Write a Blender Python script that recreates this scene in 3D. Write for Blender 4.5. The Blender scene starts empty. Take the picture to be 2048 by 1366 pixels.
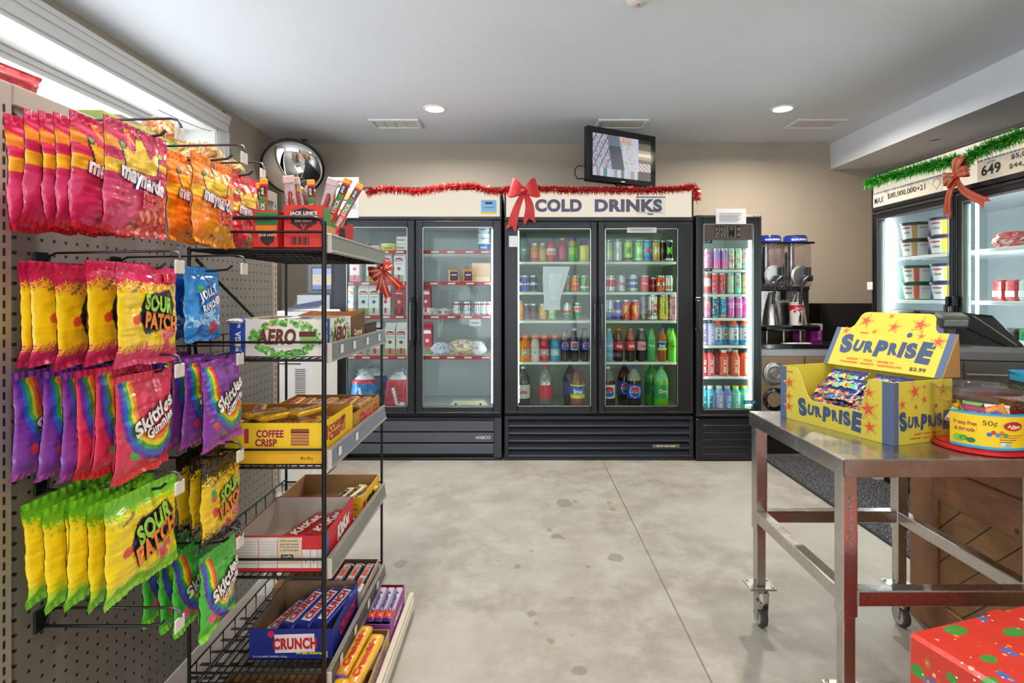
import bpy, math, random
from mathutils import Vector, Matrix, noise
D = bpy.data
SC = bpy.context.scene
COL = SC.collection
PI = math.pi
F = 1100.0; CX = 1042.0; CY = 590.0; CH = 1.2     # focal length, principal point (px of the 2048x1366 frame), eye height
# ------------------------------------------------------------------ camera
cd = D.cameras.new('camera'); cam = D.objects.new('camera', cd); COL.objects.link(cam)
cam.location = (0, 0, CH); cam.rotation_euler = (PI/2, 0, 0)
cd.sensor_width = 36; cd.lens = F/2048*36
cd.shift_x = -(CX-1024)/2048; cd.shift_y = -(683-CY)/2048
cd.clip_start = .02
SC.camera = cam
# ------------------------------------------------------------------ colour management, world
SC.view_settings.view_transform = 'Standard'; SC.view_settings.look = 'None'
SC.view_settings.gamma = 1; SC.view_settings.use_curve_mapping = False
SC.view_settings.exposure = 0.22
w = D.worlds.new('sky'); SC.world = w; w.use_nodes = True
bg = w.node_tree.nodes['Background']
bg.inputs[0].default_value = (.86, .93, 1, 1); bg.inputs[1].default_value = 3.2
sn = D.lights.new('sun', 'SUN'); sn.energy = 7.5; sn.angle = .01; sn.color = (1, .96, .9)
so = D.objects.new('sun', sn); COL.objects.link(so); so.rotation_euler = (math.radians(-42), 0, 0)   # added behind the building to light the snow that bounces onto the ceiling
SC.cycles.max_bounces = 8; SC.cycles.diffuse_bounces = 4; SC.cycles.glossy_bounces = 4
SC.cycles.transmission_bounces = 6; SC.cycles.transparent_max_bounces = 14
SC.cycles.caustics_reflective = False; SC.cycles.caustics_refractive = False
SC.cycles.sample_clamp_indirect = 6
# ------------------------------------------------------------------ downlights: the area lamp sits in each recessed can
CEIL = 2.52
LAMPS = [(-.61, 3.89), (1.85, 3.89), (-.61, 1.55), (1.2, 1.55), (-1.1, -.6), (.9, -.6), (-.9, -2.4), (1.5, -2.4)]
def lamp(x, y, power, col=(1, .93, .85)):
    l = D.lights.new('downlight_lamp', 'AREA'); l.shape = 'DISK'; l.size = .13; l.energy = power; l.color = col; l.spread = 2.9
    o = D.objects.new('downlight_lamp', l); COL.objects.link(o); o.location = (x, y, CEIL-.012)
    return o
for i, (x, y) in enumerate(LAMPS):
    lamp(x, y, 15 if i > 1 else 30, (1, .90, .78) if x > 0 else (1, .95, .90))
def portal(loc, rot, sx, sy):
    l = D.lights.new('window_portal', 'AREA'); l.shape = 'RECTANGLE'; l.size = sx; l.size_y = sy; l.cycles.is_portal = True
    o = D.objects.new('window_portal', l); COL.objects.link(o); o.location = loc; o.rotation_euler = rot
portal((-2.42, 1.6, 1.6), (0, -PI/2, 0), 1.5, 4.3)
portal((.4, -3.62, 1.35), (PI/2, 0, 0), 4.6, 2.2)

# ================================================================== helpers
def PX(px, Y): return (px-CX)/F*Y
def PZ(py, Y): return CH+(CY-py)/F*Y
def P(px, py, Y): return Vector((PX(px, Y), Y, PZ(py, Y)))
def lin(h):
    if not isinstance(h, str): return tuple(h)[:3]
    h = h.lstrip('#')
    if len(h) == 3: h = ''.join(c*2 for c in h)
    return tuple(((c/255)/12.92 if c/255 <= .04045 else ((c/255+.055)/1.055)**2.4) for c in (int(h[i:i+2], 16) for i in (0, 2, 4)))

# ---- materials -------------------------------------------------------------
_m = {}
def newmat(name):
    m = D.materials.new(name); m.use_nodes = True; nt = m.node_tree
    return m, nt, nt.nodes, nt.links, nt.nodes['Principled BSDF']
def nd(nt, t, **kw):
    n = nt.nodes.new(t)
    for k, v in kw.items(): setattr(n, k, v)
    return n
def mth(nt, op, a, b=None, c=None):
    n = nt.nodes.new('ShaderNodeMath'); n.operation = op
    for i, v in enumerate((a, b, c)):
        if v is None: continue
        if isinstance(v, (int, float)): n.inputs[i].default_value = v
        else: nt.links.new(v, n.inputs[i])
    return n.outputs[0]
def mixc(nt, f, a, b):
    n = nt.nodes.new('ShaderNodeMix'); n.data_type = 'RGBA'
    for s, v in ((n.inputs[0], f), (n.inputs[6], a), (n.inputs[7], b)):
        if isinstance(v, (int, float)): s.default_value = v
        elif isinstance(v, (tuple, str)): s.default_value = (*lin(v), 1)
        else: nt.links.new(v, s)
    return n.outputs[2]
#          roughness metallic coat  bump-scale bump-strength bump-distance
SPEC = {
 'film':   (.27, .0, .5, 34, .55, .004),
 'foil':   (.28, .35, .2, 60, .5, .003),
 'card':   (.50, .0, .0, 90, .06, .001),
 'paper':  (.70, .0, .0, 60, .06, .001),
 'paint':  (.34, .0, .0, 120, .05, .001),
 'enamel': (.42, .0, .0, 40, .04, .001),
 'gloss':  (.10, .0, .3, 25, .03, .001),
 'plastic': (.38, .0, .0, 90, .05, .001),
 'metal':  (.30, 1., .0, 30, .01, .001),
 'can':    (.24, .35, .2, 40, .02, .001),
 'rubber': (.75, .0, .0, 90, .2, .001),
 'fabric': (.60, .0, .0, 240, .25, .001),
 'tinsel': (.25, .65, .0, 30, .02, .001),
 'ribbon': (.42, .0, .0, 200, .2, .001),
}
def M(name):
    if name in _m: return _m[name]
    if name in SPEC:
        r, me, coat, bs, bst, bd = SPEC[name]
        m, nt, N, L, b = newmat(name)
        a = nd(nt, 'ShaderNodeAttribute', attribute_name='Col')
        L.new(a.outputs['Color'], b.inputs['Base Color'])
        b.inputs['Roughness'].default_value = r; b.inputs['Metallic'].default_value = me; b.inputs['Coat Weight'].default_value = coat
        b.inputs['Coat Roughness'].default_value = .12
        tc = nd(nt, 'ShaderNodeTexCoord'); no = nd(nt, 'ShaderNodeTexNoise'); no.inputs['Scale'].default_value = bs; no.inputs['Detail'].default_value = 3
        L.new(tc.outputs['Object'], no.inputs['Vector'])
        bu = nd(nt, 'ShaderNodeBump'); bu.inputs['Strength'].default_value = bst; bu.inputs['Distance'].default_value = bd
        L.new(no.outputs[0], bu.inputs['Height']); L.new(bu.outputs[0], b.inputs['Normal'])
        L.new(mth(nt, 'MULTIPLY_ADD', no.outputs[0], .16, r-.08), b.inputs['Roughness'])
    elif name.startswith('emit'):
        m, nt, N, L, b = newmat(name)
        a = nd(nt, 'ShaderNodeAttribute', attribute_name='Col')
        L.new(a.outputs['Color'], b.inputs['Emission Color']); b.inputs['Emission Strength'].default_value = float(name[4:])
        b.inputs['Base Color'].default_value = (.05, .05, .05, 1); b.inputs['Roughness'].default_value = .55
    elif name in ('glass', 'window_glass', 'clear_plastic', 'clear_film'):
        m = D.materials.new(name); m.use_nodes = True; nt = m.node_tree; nt.nodes.clear(); L = nt.links
        out = nd(nt, 'ShaderNodeOutputMaterial'); tr = nd(nt, 'ShaderNodeBsdfTransparent'); gl = nd(nt, 'ShaderNodeBsdfGlossy')
        gl.inputs['Roughness'].default_value = {'glass': .03, 'window_glass': .01, 'clear_plastic': .06, 'clear_film': .15}[name]
        tr.inputs[0].default_value = {'glass': (.90, .95, .93, 1), 'window_glass': (.97, .98, .98, 1), 'clear_plastic': (.93, .90, .93, 1), 'clear_film': (.92, .93, .95, 1)}[name]
        lw = nd(nt, 'ShaderNodeLayerWeight'); lw.inputs[0].default_value = .5
        no = nd(nt, 'ShaderNodeTexNoise'); no.inputs['Scale'].default_value = 8; bu = nd(nt, 'ShaderNodeBump'); bu.inputs['Strength'].default_value = {'clear_film': .8, 'clear_plastic': .05}.get(name, .01); bu.inputs['Distance'].default_value = .004
        L.new(no.outputs[0], bu.inputs['Height']); L.new(bu.outputs[0], gl.inputs['Normal']); L.new(bu.outputs[0], lw.inputs['Normal'])
        k = {'glass': .62, 'window_glass': 1.0, 'clear_plastic': 1.8, 'clear_film': 2.4}[name]
        f = mth(nt, 'MINIMUM', mth(nt, 'MULTIPLY_ADD', mth(nt, 'MULTIPLY_ADD', mth(nt, 'POWER', lw.outputs['Facing'], 5.0), .92, .04), k, {'clear_film': .10, 'clear_plastic': .03}.get(name, 0)), .9)
        mx = nd(nt, 'ShaderNodeMixShader'); L.new(f, mx.inputs[0]); L.new(tr.outputs[0], mx.inputs[1]); L.new(gl.outputs[0], mx.inputs[2])
        L.new(mx.outputs[0], out.inputs[0])
    elif name == 'mirror':
        m, nt, N, L, b = newmat(name); b.inputs['Metallic'].default_value = 1; b.inputs['Roughness'].default_value = .02; b.inputs['Base Color'].default_value = (.9, .9, .92, 1)
    elif name in ('wall', 'ceiling', 'trim', 'wall_red'):
        m, nt, N, L, b = newmat(name)
        c = {'wall': '#b3a796', 'ceiling': '#e6eaf1', 'trim': '#e4e2e0', 'wall_red': '#704040'}[name]
        tc = nd(nt, 'ShaderNodeTexCoord'); n1 = nd(nt, 'ShaderNodeTexNoise'); n1.inputs['Scale'].default_value = 1.3; L.new(tc.outputs['Object'], n1.inputs['Vector'])
        n2 = nd(nt, 'ShaderNodeTexNoise'); n2.inputs['Scale'].default_value = 160; L.new(tc.outputs['Object'], n2.inputs['Vector'])
        a = lin(c); L.new(mixc(nt, n1.outputs[0], tuple(v*.94 for v in a), tuple(min(1, v*1.05) for v in a)), b.inputs['Base Color'])
        b.inputs['Roughness'].default_value = {'trim': .35}.get(name, .8)
        bu = nd(nt, 'ShaderNodeBump'); bu.inputs['Strength'].default_value = .12; bu.inputs['Distance'].default_value = .001; L.new(n2.outputs[0], bu.inputs['Height']); L.new(bu.outputs[0], b.inputs['Normal'])
    elif name == 'concrete':
        m, nt, N, L, b = newmat(name)
        g = nd(nt, 'ShaderNodeNewGeometry'); pos = g.outputs['Position']
        def noi(s, d=5, r=.6, dist=0):
            n = nd(nt, 'ShaderNodeTexNoise'); n.inputs['Scale'].default_value = s; n.inputs['Detail'].default_value = d; n.inputs['Roughness'].default_value = r; n.inputs['Distortion'].default_value = dist
            L.new(pos, n.inputs['Vector']); return n.outputs[0]
        def ramp(v, a, bb):
            n = nd(nt, 'ShaderNodeMapRange'); n.inputs[1].default_value = a; n.inputs[2].default_value = bb; n.interpolation_type = 'SMOOTHSTEP'; L.new(v, n.inputs[0]); return n.outputs[0]
        c = mixc(nt, ramp(noi(1.1, 6, .6, .6), .35, .68), '#8e877b', '#a6a298')
        c = mixc(nt, ramp(noi(6, 8, .7), .35, .75), c, '#afaba3')
        c = mixc(nt, mth(nt, 'MULTIPLY', ramp(noi(2.2, 6, .65, 1.2), .52, .75), .35), c, '#a89a86')
        c = mixc(nt, mth(nt, 'MULTIPLY', ramp(noi(60, 4, .7), .6, .8), .35), c, '#8f887c')
        sx = nd(nt, 'ShaderNodeSeparateXYZ'); L.new(pos, sx.inputs[0]); X, Y = sx.outputs[0], sx.outputs[1]
        nz = mth(nt, 'MULTIPLY_ADD', noi(16, 4, .6), .06, -.030)
        stains = []
        for px, py, r in ((1128, 1006, 22), (1150, 1003, 9), (1112, 1072, 17), (1098, 1060, 8), (1122, 1076, 9), (1230, 1116, 21), (800, 1129, 18), (1034, 1134, 12), (1176, 1133, 8), (1065, 1229, 14), (1071, 1246, 11), (1102, 1283, 11), (1143, 1273, 8), (1160, 1342, 20),
                          (1063, 1101, 7), (1048, 1086, 6), (1060, 1085, 6), (996, 1122, 6), (1000, 1169, 5), (1145, 1195, 7), (1092, 1225, 5), (905, 1121, 7), (880, 1124, 5), (990, 999, 5), (826, 1083, 7), (1218, 1005, 8), (1330, 1222, 6), (1354, 1274, 7), (1225, 1019, 10)):
            yy = CH*F/(py-CY); xx = PX(px, yy); rr = r/F*yy
            # ellipse seen from the eye is a round puddle on the floor once its depth is stretched
            dx = mth(nt, 'SUBTRACT', X, xx); dy = mth(nt, 'MULTIPLY', mth(nt, 'SUBTRACT', Y, yy), .75)
            d = mth(nt, 'SQRT', mth(nt, 'ADD', mth(nt, 'MULTIPLY', dx, dx), mth(nt, 'MULTIPLY', dy, dy)))
            stains.append(mth(nt, 'SUBTRACT', d, rr*.78-.006))
        s = stains[0]
        for q in stains[1:]: s = mth(nt, 'MINIMUM', s, q)
        st = ramp(mth(nt, 'ADD', s, nz), .006, -.004)
        c = mixc(nt, mth(nt, 'MULTIPLY', st, .5), c, '#6c6355')
        j = mth(nt, 'LESS_THAN', mth(nt, 'ABSOLUTE', mth(nt, 'SUBTRACT', X, .59)), .0032)
        c = mixc(nt, mth(nt, 'MULTIPLY', j, .7), c, '#5b544a')
        L.new(c, b.inputs['Base Color'])
        L.new(mth(nt, 'MULTIPLY_ADD', noi(5, 4), .25, .33), b.inputs['Roughness'])
        bu = nd(nt, 'ShaderNodeBump'); bu.inputs['Strength'].default_value = .05; bu.inputs['Distance'].default_value = .002; L.new(noi(30), bu.inputs['Height']); L.new(bu.outputs[0], b.inputs['Normal'])
    elif name == 'pegboard':
        m, nt, N, L, b = newmat(name)
        g = nd(nt, 'ShaderNodeTexCoord'); sx = nd(nt, 'ShaderNodeSeparateXYZ'); L.new(g.outputs['Object'], sx.inputs[0])
        s = .0318
        fy = mth(nt, 'ABSOLUTE', mth(nt, 'SUBTRACT', mth(nt, 'FRACT', mth(nt, 'DIVIDE', sx.outputs[1], s)), .5))
        fz = mth(nt, 'ABSOLUTE', mth(nt, 'SUBTRACT', mth(nt, 'FRACT', mth(nt, 'DIVIDE', sx.outputs[2], s)), .5))
        d = mth(nt, 'SQRT', mth(nt, 'ADD', mth(nt, 'MULTIPLY', fy, fy), mth(nt, 'MULTIPLY', fz, fz)))
        h = mth(nt, 'LESS_THAN', d, .125)
        no = nd(nt, 'ShaderNodeTexNoise'); no.inputs['Scale'].default_value = 5; no.inputs['Detail'].default_value = 4; L.new(g.outputs['Object'], no.inputs['Vector'])
        c = mixc(nt, no.outputs[0], '#6d675f', '#88827a')
        c = mixc(nt, h, c, '#17120f'); L.new(c, b.inputs['Base Color']); b.inputs['Roughness'].default_value = .4
        bu = nd(nt, 'ShaderNodeBump'); bu.inputs['Strength'].default_value = .6; bu.inputs['Distance'].default_value = .002; L.new(mth(nt, 'GREATER_THAN', d, .15), bu.inputs['Height']); L.new(bu.outputs[0], b.inputs['Normal'])
    elif name == 'steel':
        m, nt, N, L, b = newmat(name); b.inputs['Metallic'].default_value = 1
        g = nd(nt, 'ShaderNodeTexCoord'); mp = nd(nt, 'ShaderNodeMapping'); mp.inputs['Scale'].default_value = (6, 40, 6); L.new(g.outputs['Object'], mp.inputs[0])
        n1 = nd(nt, 'ShaderNodeTexNoise'); n1.inputs['Scale'].default_value = 6; n1.inputs['Detail'].default_value = 6; L.new(mp.outputs[0], n1.inputs['Vector'])
        n2 = nd(nt, 'ShaderNodeTexNoise'); n2.inputs['Scale'].default_value = 9; n2.inputs['Detail'].default_value = 5; L.new(g.outputs['Object'], n2.inputs['Vector'])
        L.new(mixc(nt, n2.outputs[0], '#b5b0aa', '#d2cfcb'), b.inputs['Base Color'])
        L.new(mth(nt, 'ADD', mth(nt, 'MULTIPLY', n1.outputs[0], .10), mth(nt, 'MULTIPLY_ADD', n2.outputs[0], .22, .10)), b.inputs['Roughness'])
    elif name in ('wood', 'planks', 'oak'):
        m, nt, N, L, b = newmat(name)
        g = nd(nt, 'ShaderNodeTexCoord'); mp = nd(nt, 'ShaderNodeMapping'); L.new(g.outputs['Object'], mp.inputs[0])
        mp.inputs['Scale'].default_value = (9, 1.4, 9)
        if name == 'planks': mp.inputs['Rotation'].default_value = (PI/4, 0, 0); mp.inputs['Scale'].default_value = (9, 2, 9)
        n1 = nd(nt, 'ShaderNodeTexNoise'); n1.inputs['Scale'].default_value = 3.2; n1.inputs['Detail'].default_value = 10; n1.inputs['Roughness'].default_value = .62; n1.inputs['Distortion'].default_value = 2.2; L.new(mp.outputs[0], n1.inputs['Vector'])
        v = nd(nt, 'ShaderNodeTexVoronoi'); v.inputs['Scale'].default_value = 7; L.new(g.outputs['Object'], v.inputs['Vector'])
        ca, cb = {'wood': ('#5f3820', '#b07a4e'), 'planks': ('#7c5430', '#b58858'), 'oak': ('#866c52', '#a58a6c')}[name]
        c = mixc(nt, n1.outputs[0], ca, cb)
        if name != 'oak':
            kn = mth(nt, 'LESS_THAN', v.outputs['Distance'], .075); c = mixc(nt, mth(nt, 'MULTIPLY', kn, .75), c, '#2c170d')
        if name == 'planks':
            sx = nd(nt, 'ShaderNodeSeparateXYZ'); L.new(g.outputs['Object'], sx.inputs[0])
            fr = mth(nt, 'FRACT', mth(nt, 'DIVIDE', mth(nt, 'ADD', sx.outputs[1], sx.outputs[2]), .12))
            c = mixc(nt, mth(nt, 'LESS_THAN', fr, .05), c, '#2f1b0e')
        L.new(c, b.inputs['Base Color']); b.inputs['Roughness'].default_value = .38
    elif name == 'carpet':
        m, nt, N, L, b = newmat(name)
        g = nd(nt, 'ShaderNodeTexCoord'); v = nd(nt, 'ShaderNodeTexNoise'); v.inputs['Scale'].default_value = 140; v.inputs['Detail'].default_value = 3; L.new(g.outputs['Object'], v.inputs['Vector'])
        r = nd(nt, 'ShaderNodeMapRange'); r.inputs[1].default_value = .52; r.inputs[2].default_value = .68; L.new(v.outputs[0], r.inputs[0])
        L.new(mixc(nt, r.outputs[0], '#17171b', '#a09fa8'), b.inputs['Base Color']); b.inputs['Roughness'].default_value = .95
        bu = nd(nt, 'ShaderNodeBump'); bu.inputs['Distance'].default_value = .004; L.new(v.outputs[0], bu.inputs['Height']); L.new(bu.outputs[0], b.inputs['Normal'])
    elif name == 'brickwork':
        m, nt, N, L, b = newmat(name); g = nd(nt, 'ShaderNodeTexCoord'); k = nd(nt, 'ShaderNodeTexBrick'); k.inputs['Scale'].default_value = 3
        mp = nd(nt, 'ShaderNodeMapping'); mp.inputs['Rotation'].default_value = (PI/2, 0, 0); L.new(g.outputs['Object'], mp.inputs[0]); L.new(mp.outputs[0], k.inputs[0])
        k.inputs['Color1'].default_value = (*lin('#6e4a40'), 1); k.inputs['Color2'].default_value = (*lin('#664238'), 1); k.inputs['Mortar'].default_value = (*lin('#74584e'), 1)
        L.new(k.outputs[0], b.inputs['Base Color']); b.inputs['Roughness'].default_value = .9
    _m[name] = m
    return m

# ---- mesh builder -------------------------------------------------------------
_tc = {}
def textgeo(s, bold, shear):
    k = (s, bold, shear)
    if k in _tc: return _tc[k]
    cu = D.curves.new('t', 'FONT'); cu.body = s; cu.offset = bold; cu.shear = shear; cu.resolution_u = 4; cu.fill_mode = 'FRONT'
    cu.space_character = 1 + bold*1.6
    o = D.objects.new('t', cu); COL.objects.link(o)
    dg = bpy.context.evaluated_depsgraph_get(); me = o.evaluated_get(dg).to_mesh()
    vs = [tuple(v.co) for v in me.vertices]; fs = [tuple(p.vertices) for p in me.polygons]
    D.objects.remove(o); D.curves.remove(cu)
    if not vs: _tc[k] = ([], [], 1); return _tc[k]
    x0 = min(v[0] for v in vs); x1 = max(v[0] for v in vs); y0 = min(v[1] for v in vs); y1 = max(v[1] for v in vs); h = max(y1-y0, 1e-6)
    vs = [((v[0]-(x0+x1)/2)/h, (v[1]-(y0+y1)/2)/h) for v in vs]
    _tc[k] = (vs, fs, (x1-x0)/h); return _tc[k]
class MB:
    def __init__(s): s.v = []; s.f = []; s.c = []; s.mi = []; s.ms = []; s.sm = []
    def add(s, vs, fs, col, mat, smooth=False, vcol=None):
        n = len(s.v); s.v.extend(tuple(v) for v in vs)
        if mat not in s.ms: s.ms.append(mat)
        k = s.ms.index(mat)
        if vcol is None and not isinstance(col, list): col = lin(col)
        for i, f in enumerate(fs):
            s.f.append(tuple(n+j for j in f)); s.mi.append(k); s.sm.append(smooth)
            s.c.append([vcol[j] for j in f] if vcol is not None else (col[i] if isinstance(col, list) else col))
        return s
    def box(s, x0, x1, y0, y1, z0, z1, c='#888888', m='paint', b=0, rot=None, faces=None):
        if x1 < x0: x0, x1 = x1, x0
        if y1 < y0: y0, y1 = y1, y0
        if z1 < z0: z0, z1 = z1, z0
        b = min(b, (x1-x0)*.45, (y1-y0)*.45, (z1-z0)*.45)
        if b <= 0:
            vs = [(x, y, z) for x in (x0, x1) for y in (y0, y1) for z in (z0, z1)]
            fs = [(0, 1, 3, 2), (4, 6, 7, 5), (0, 4, 5, 1), (2, 3, 7, 6), (0, 2, 6, 4), (1, 5, 7, 3)]
        else:
            vs = []; idx = {}
            for i, x in enumerate((x0, x1)):
                for j, y in enumerate((y0, y1)):
                    for k, z in enumerate((z0, z1)):
                        sx, sy, sz = (1, -1)[i], (1, -1)[j], (1, -1)[k]
                        for a, p in enumerate(((x, y+sy*b, z+sz*b), (x+sx*b, y, z+sz*b), (x+sx*b, y+sy*b, z))):
                            idx[i, j, k, a] = len(vs); vs.append(p)
            fs = []
            for i in (0, 1): fs.append([idx[i, j, k, 0] for j, k in ((0, 0), (0, 1), (1, 1), (1, 0))])
            for j in (0, 1): fs.append([idx[i, j, k, 1] for i, k in ((0, 0), (1, 0), (1, 1), (0, 1))])
            for k in (0, 1): fs.append([idx[i, j, k, 2] for i, j in ((0, 0), (0, 1), (1, 1), (1, 0))])
            for a in (0, 1):
                for c_ in (0, 1):
                    fs.append([idx[a, c_, 0, 0], idx[a, c_, 1, 0], idx[a, c_, 1, 1], idx[a, c_, 0, 1]])
                    fs.append([idx[a, 0, c_, 0], idx[a, 1, c_, 0], idx[a, 1, c_, 2], idx[a, 0, c_, 2]])
                    fs.append([idx[0, a, c_, 1], idx[1, a, c_, 1], idx[1, a, c_, 2], idx[0, a, c_, 2]])
            for i in (0, 1):
                for j in (0, 1):
                    for k in (0, 1): fs.append([idx[i, j, k, a] for a in (0, 1, 2)])
            cx, cy, cz = (x0+x1)/2, (y0+y1)/2, (z0+z1)/2; out = []
            for f in fs:
                p = [Vector(vs[q]) for q in f]; nrm = (p[1]-p[0]).cross(p[2]-p[0]); ce = sum(p, Vector())/len(p)-Vector((cx, cy, cz))
                out.append(f if nrm.dot(ce) > 0 else f[::-1])
            fs = out
        if rot is not None: vs = [rot @ Vector(v) for v in vs]
        return s.add(vs, fs, c, m)
    def poly(s, pts, c, m='card'): return s.add(pts, [tuple(range(len(pts)))], c, m)
    def prism(s, pts, dv, c, m='card'):
        n = len(pts); dv = Vector(dv); a = [Vector(p) for p in pts]
        fs = [tuple(range(n)), tuple(range(2*n-1, n-1, -1))]+[(i, i+n, (i+1) % n+n, (i+1) % n) for i in range(n)]
        return s.add(a+[p+dv for p in a], [f[::-1] for f in fs], c, m)
    def disc(s, c, r, col, m='card', n=24, sz=1.0):
        return s.poly([(c[0]+r*math.cos(2*PI*i/n), c[1], c[2]+r*sz*math.sin(2*PI*i/n)) for i in range(n)], col, m)
    def tube(s, pts, r, c='#111111', m='paint', n=8, cap=True):
        pts = [Vector(p) for p in pts]; vs = []; fs = []; up = None
        for i, p in enumerate(pts):
            d = (pts[min(i+1, len(pts)-1)]-pts[max(i-1, 0)]).normalized()
            if up is None: up = d.orthogonal().normalized()
            up = (up-d*up.dot(d)); up = up.normalized() if up.length > 1e-6 else d.orthogonal().normalized()
            q = d.cross(up); rr = r[i] if isinstance(r, (list, tuple)) else r
            vs += [p+(up*math.cos(2*PI*k/n)+q*math.sin(2*PI*k/n))*rr for k in range(n)]
        for i in range(len(pts)-1):
            for k in range(n): fs.append((i*n+k, i*n+(k+1) % n, (i+1)*n+(k+1) % n, (i+1)*n+k))
        s.add(vs, fs, c, m, True)
        if cap: s.add(vs[:n], [tuple(range(n))[::-1]], c, m); s.add(vs[-n:], [tuple(range(n))], c, m)
        return s
    def lathe(s, prof, o=(0, 0, 0), n=20, m='gloss', axis='Z', sm=True, rot=None, sq=0):
        """prof: (radius, height, colour of the band above[, material])"""
        o = Vector(o)
        def ring(r, z):
            out = []
            for k in range(n):
                a = 2*PI*k/n; ca, sa = math.cos(a), math.sin(a); q = 1
                if sq: q = 1/(max(abs(ca), abs(sa))**sq)
                v = Vector((r*q*ca, r*q*sa, z)); v = Vector((v.x, v.z, v.y)) if axis == 'Y' else (Vector((v.z, v.y, -v.x)) if axis == 'X' else v)
                out.append(o+(rot @ v if rot is not None else v))
            return out
        def ang(i):
            return math.atan2(prof[i+1][1]-prof[i][1], prof[i+1][0]-prof[i][0])
        last = None
        for i, (a, b) in enumerate(zip(prof, prof[1:])):
            if a[2] is None: last = None; continue
            if last is not None and sm:
                d_ = abs((ang(i)-ang(i-1)+PI) % (2*PI)-PI)
                if d_ > .75: last = None
            base = len(s.v)
            if last is None: s.v.extend(tuple(v) for v in ring(a[0], a[1])); lo_ = base; base += n
            else: lo_ = last
            s.v.extend(tuple(v) for v in ring(b[0], b[1])); last = base
            mm = a[3] if len(a) > 3 else m
            if mm not in s.ms: s.ms.append(mm)
            k_ = s.ms.index(mm); c_ = lin(a[2])
            for k in range(n):
                s.f.append((lo_+k, lo_+(k+1) % n, last+(k+1) % n, last+k)); s.mi.append(k_); s.sm.append(sm); s.c.append(c_)
        for p, rev in ((prof[0], True), (prof[-1], False)):
            if p[0] > 1e-4 and (p[2] is not None or not rev):
                f = tuple(range(n)); col = p[2] if p[2] is not None else prof[-2][2]
                mm = (p[3] if len(p) > 3 else m) if rev else (prof[-2][3] if len(prof[-2]) > 3 else m)
                if col is not None and not (not rev and p[2] == 'open'): s.add(ring(p[0], p[1]), [f[::-1] if rev else f], col if col != 'open' else '#888888', mm)
        return s
    def grid(s, fn, nu, nv, colfn, m='film', smooth=True, flip=False):
        vs = []; vc = []
        for j in range(nv+1):
            for i in range(nu+1):
                u, v = i/nu, j/nv; vs.append(fn(u, v)); vc.append(lin(colfn(u, v)) if callable(colfn) else lin(colfn))
        fs = []
        for j in range(nv):
            for i in range(nu):
                a = j*(nu+1)+i; f = (a, a+1, a+nu+2, a+nu+1); fs.append(f[::-1] if flip else f)
        return s.add(vs, fs, None, m, smooth, vcol=vc)
    def text(s, t, h, place, c='#ffffff', m='card', w=None, bold=.02, shear=0, rot=0, out=None, outc='#111111', d=.0006):
        """place: (O, X, Y) frame or a function (x, y, lift) -> point"""
        if not callable(place):
            O, X, Y = (Vector(q) for q in place); Nn = X.cross(Y).normalized()
            pl = lambda x, y, l: O+X*x+Y*y+Nn*l
        else: pl = place
        cr, sr = math.cos(rot), math.sin(rot)
        def put(bd, col, lift):
            vs, fs, ww = textgeo(t, bd, shear)
            if not vs: return
            sx = h if w is None else w/ww
            s.add([pl(x*sx*cr-y*h*sr, x*sx*sr+y*h*cr, lift) for x, y in vs], fs, col, m)
        if out: put(bold+out, outc, d); put(bold, c, d*2)
        else: put(bold, c, d)
        return s
    def build(s, name, parent=None, loc=None, rotz=None, label=None, kind=None):
        me = D.meshes.new(name); me.from_pydata(s.v, [], s.f)
        me.polygons.foreach_set('material_index', s.mi); me.polygons.foreach_set('use_smooth', s.sm)
        ca = me.color_attributes.new('Col', 'FLOAT_COLOR', 'CORNER'); buf = []
        for f, c in zip(s.f, s.c):
            if isinstance(c, list):
                for q in c: buf.extend((q[0], q[1], q[2], 1))
            else:
                q = lin(c); buf.extend((q[0], q[1], q[2], 1)*len(f))
        ca.data.foreach_set('color', buf)
        for k in s.ms: me.materials.append(M(k))
        me.update(); me.validate()
        o = D.objects.new(name, me); COL.objects.link(o)
        if parent is not None: o.parent = parent
        if loc is not None: o.location = loc
        if rotz is not None: o.rotation_euler[2] = rotz
        if label: o['label'] = label
        if kind: o['kind'] = kind
        return o
def thing(name, label, cat, loc=(0, 0, 0), rot=0, group=None):
    o = D.objects.new(name, None); COL.objects.link(o); o.empty_display_size = .05
    o.location = loc; o.rotation_euler = rot if isinstance(rot, tuple) else (0, 0, rot)
    o['label'] = label; o['category'] = cat
    if group: o['group'] = group
    return o
def tag(o, label, cat, group=None):
    o['label'] = label; o['category'] = cat
    if group: o['group'] = group
    return o
def copy_tree(o, parent=None):
    c = o.copy(); COL.objects.link(c); c.parent = parent
    for ch in list(KIDS.get(o.name, ())): copy_tree(ch, c)
    return c
KIDS = {}
def kids(o):
    KIDS[o.name] = list(o.children_recursive) if False else [c for c in D.objects if c.parent == o]
    for c in KIDS[o.name]: kids(c)
    return o
def dup(o, label=None, loc=None, rot=None, group=None):
    c = copy_tree(o)
    if label: c['label'] = label
    if group: c['group'] = group
    if loc is not None: c.location = loc
    if rot is not None: c.rotation_euler = rot if isinstance(rot, tuple) else (0, 0, rot)
    return c
def struct(name, mb): return mb.build(name, kind='structure')
def inpoly(x, y, p):
    r = False; j = len(p)-1
    for i in range(len(p)):
        if (p[i][1] > y) != (p[j][1] > y) and x < (p[j][0]-p[i][0])*(y-p[i][1])/(p[j][1]-p[i][1])+p[i][0]: r = not r
        j = i
    return r
ORD = ['front', 'second', 'third', 'fourth', 'fifth', 'sixth', 'seventh', 'eighth', 'ninth', 'tenth', 'eleventh', 'twelfth', 'thirteenth', 'fourteenth', 'fifteenth']
random.seed(7)
R = random.uniform
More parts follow.
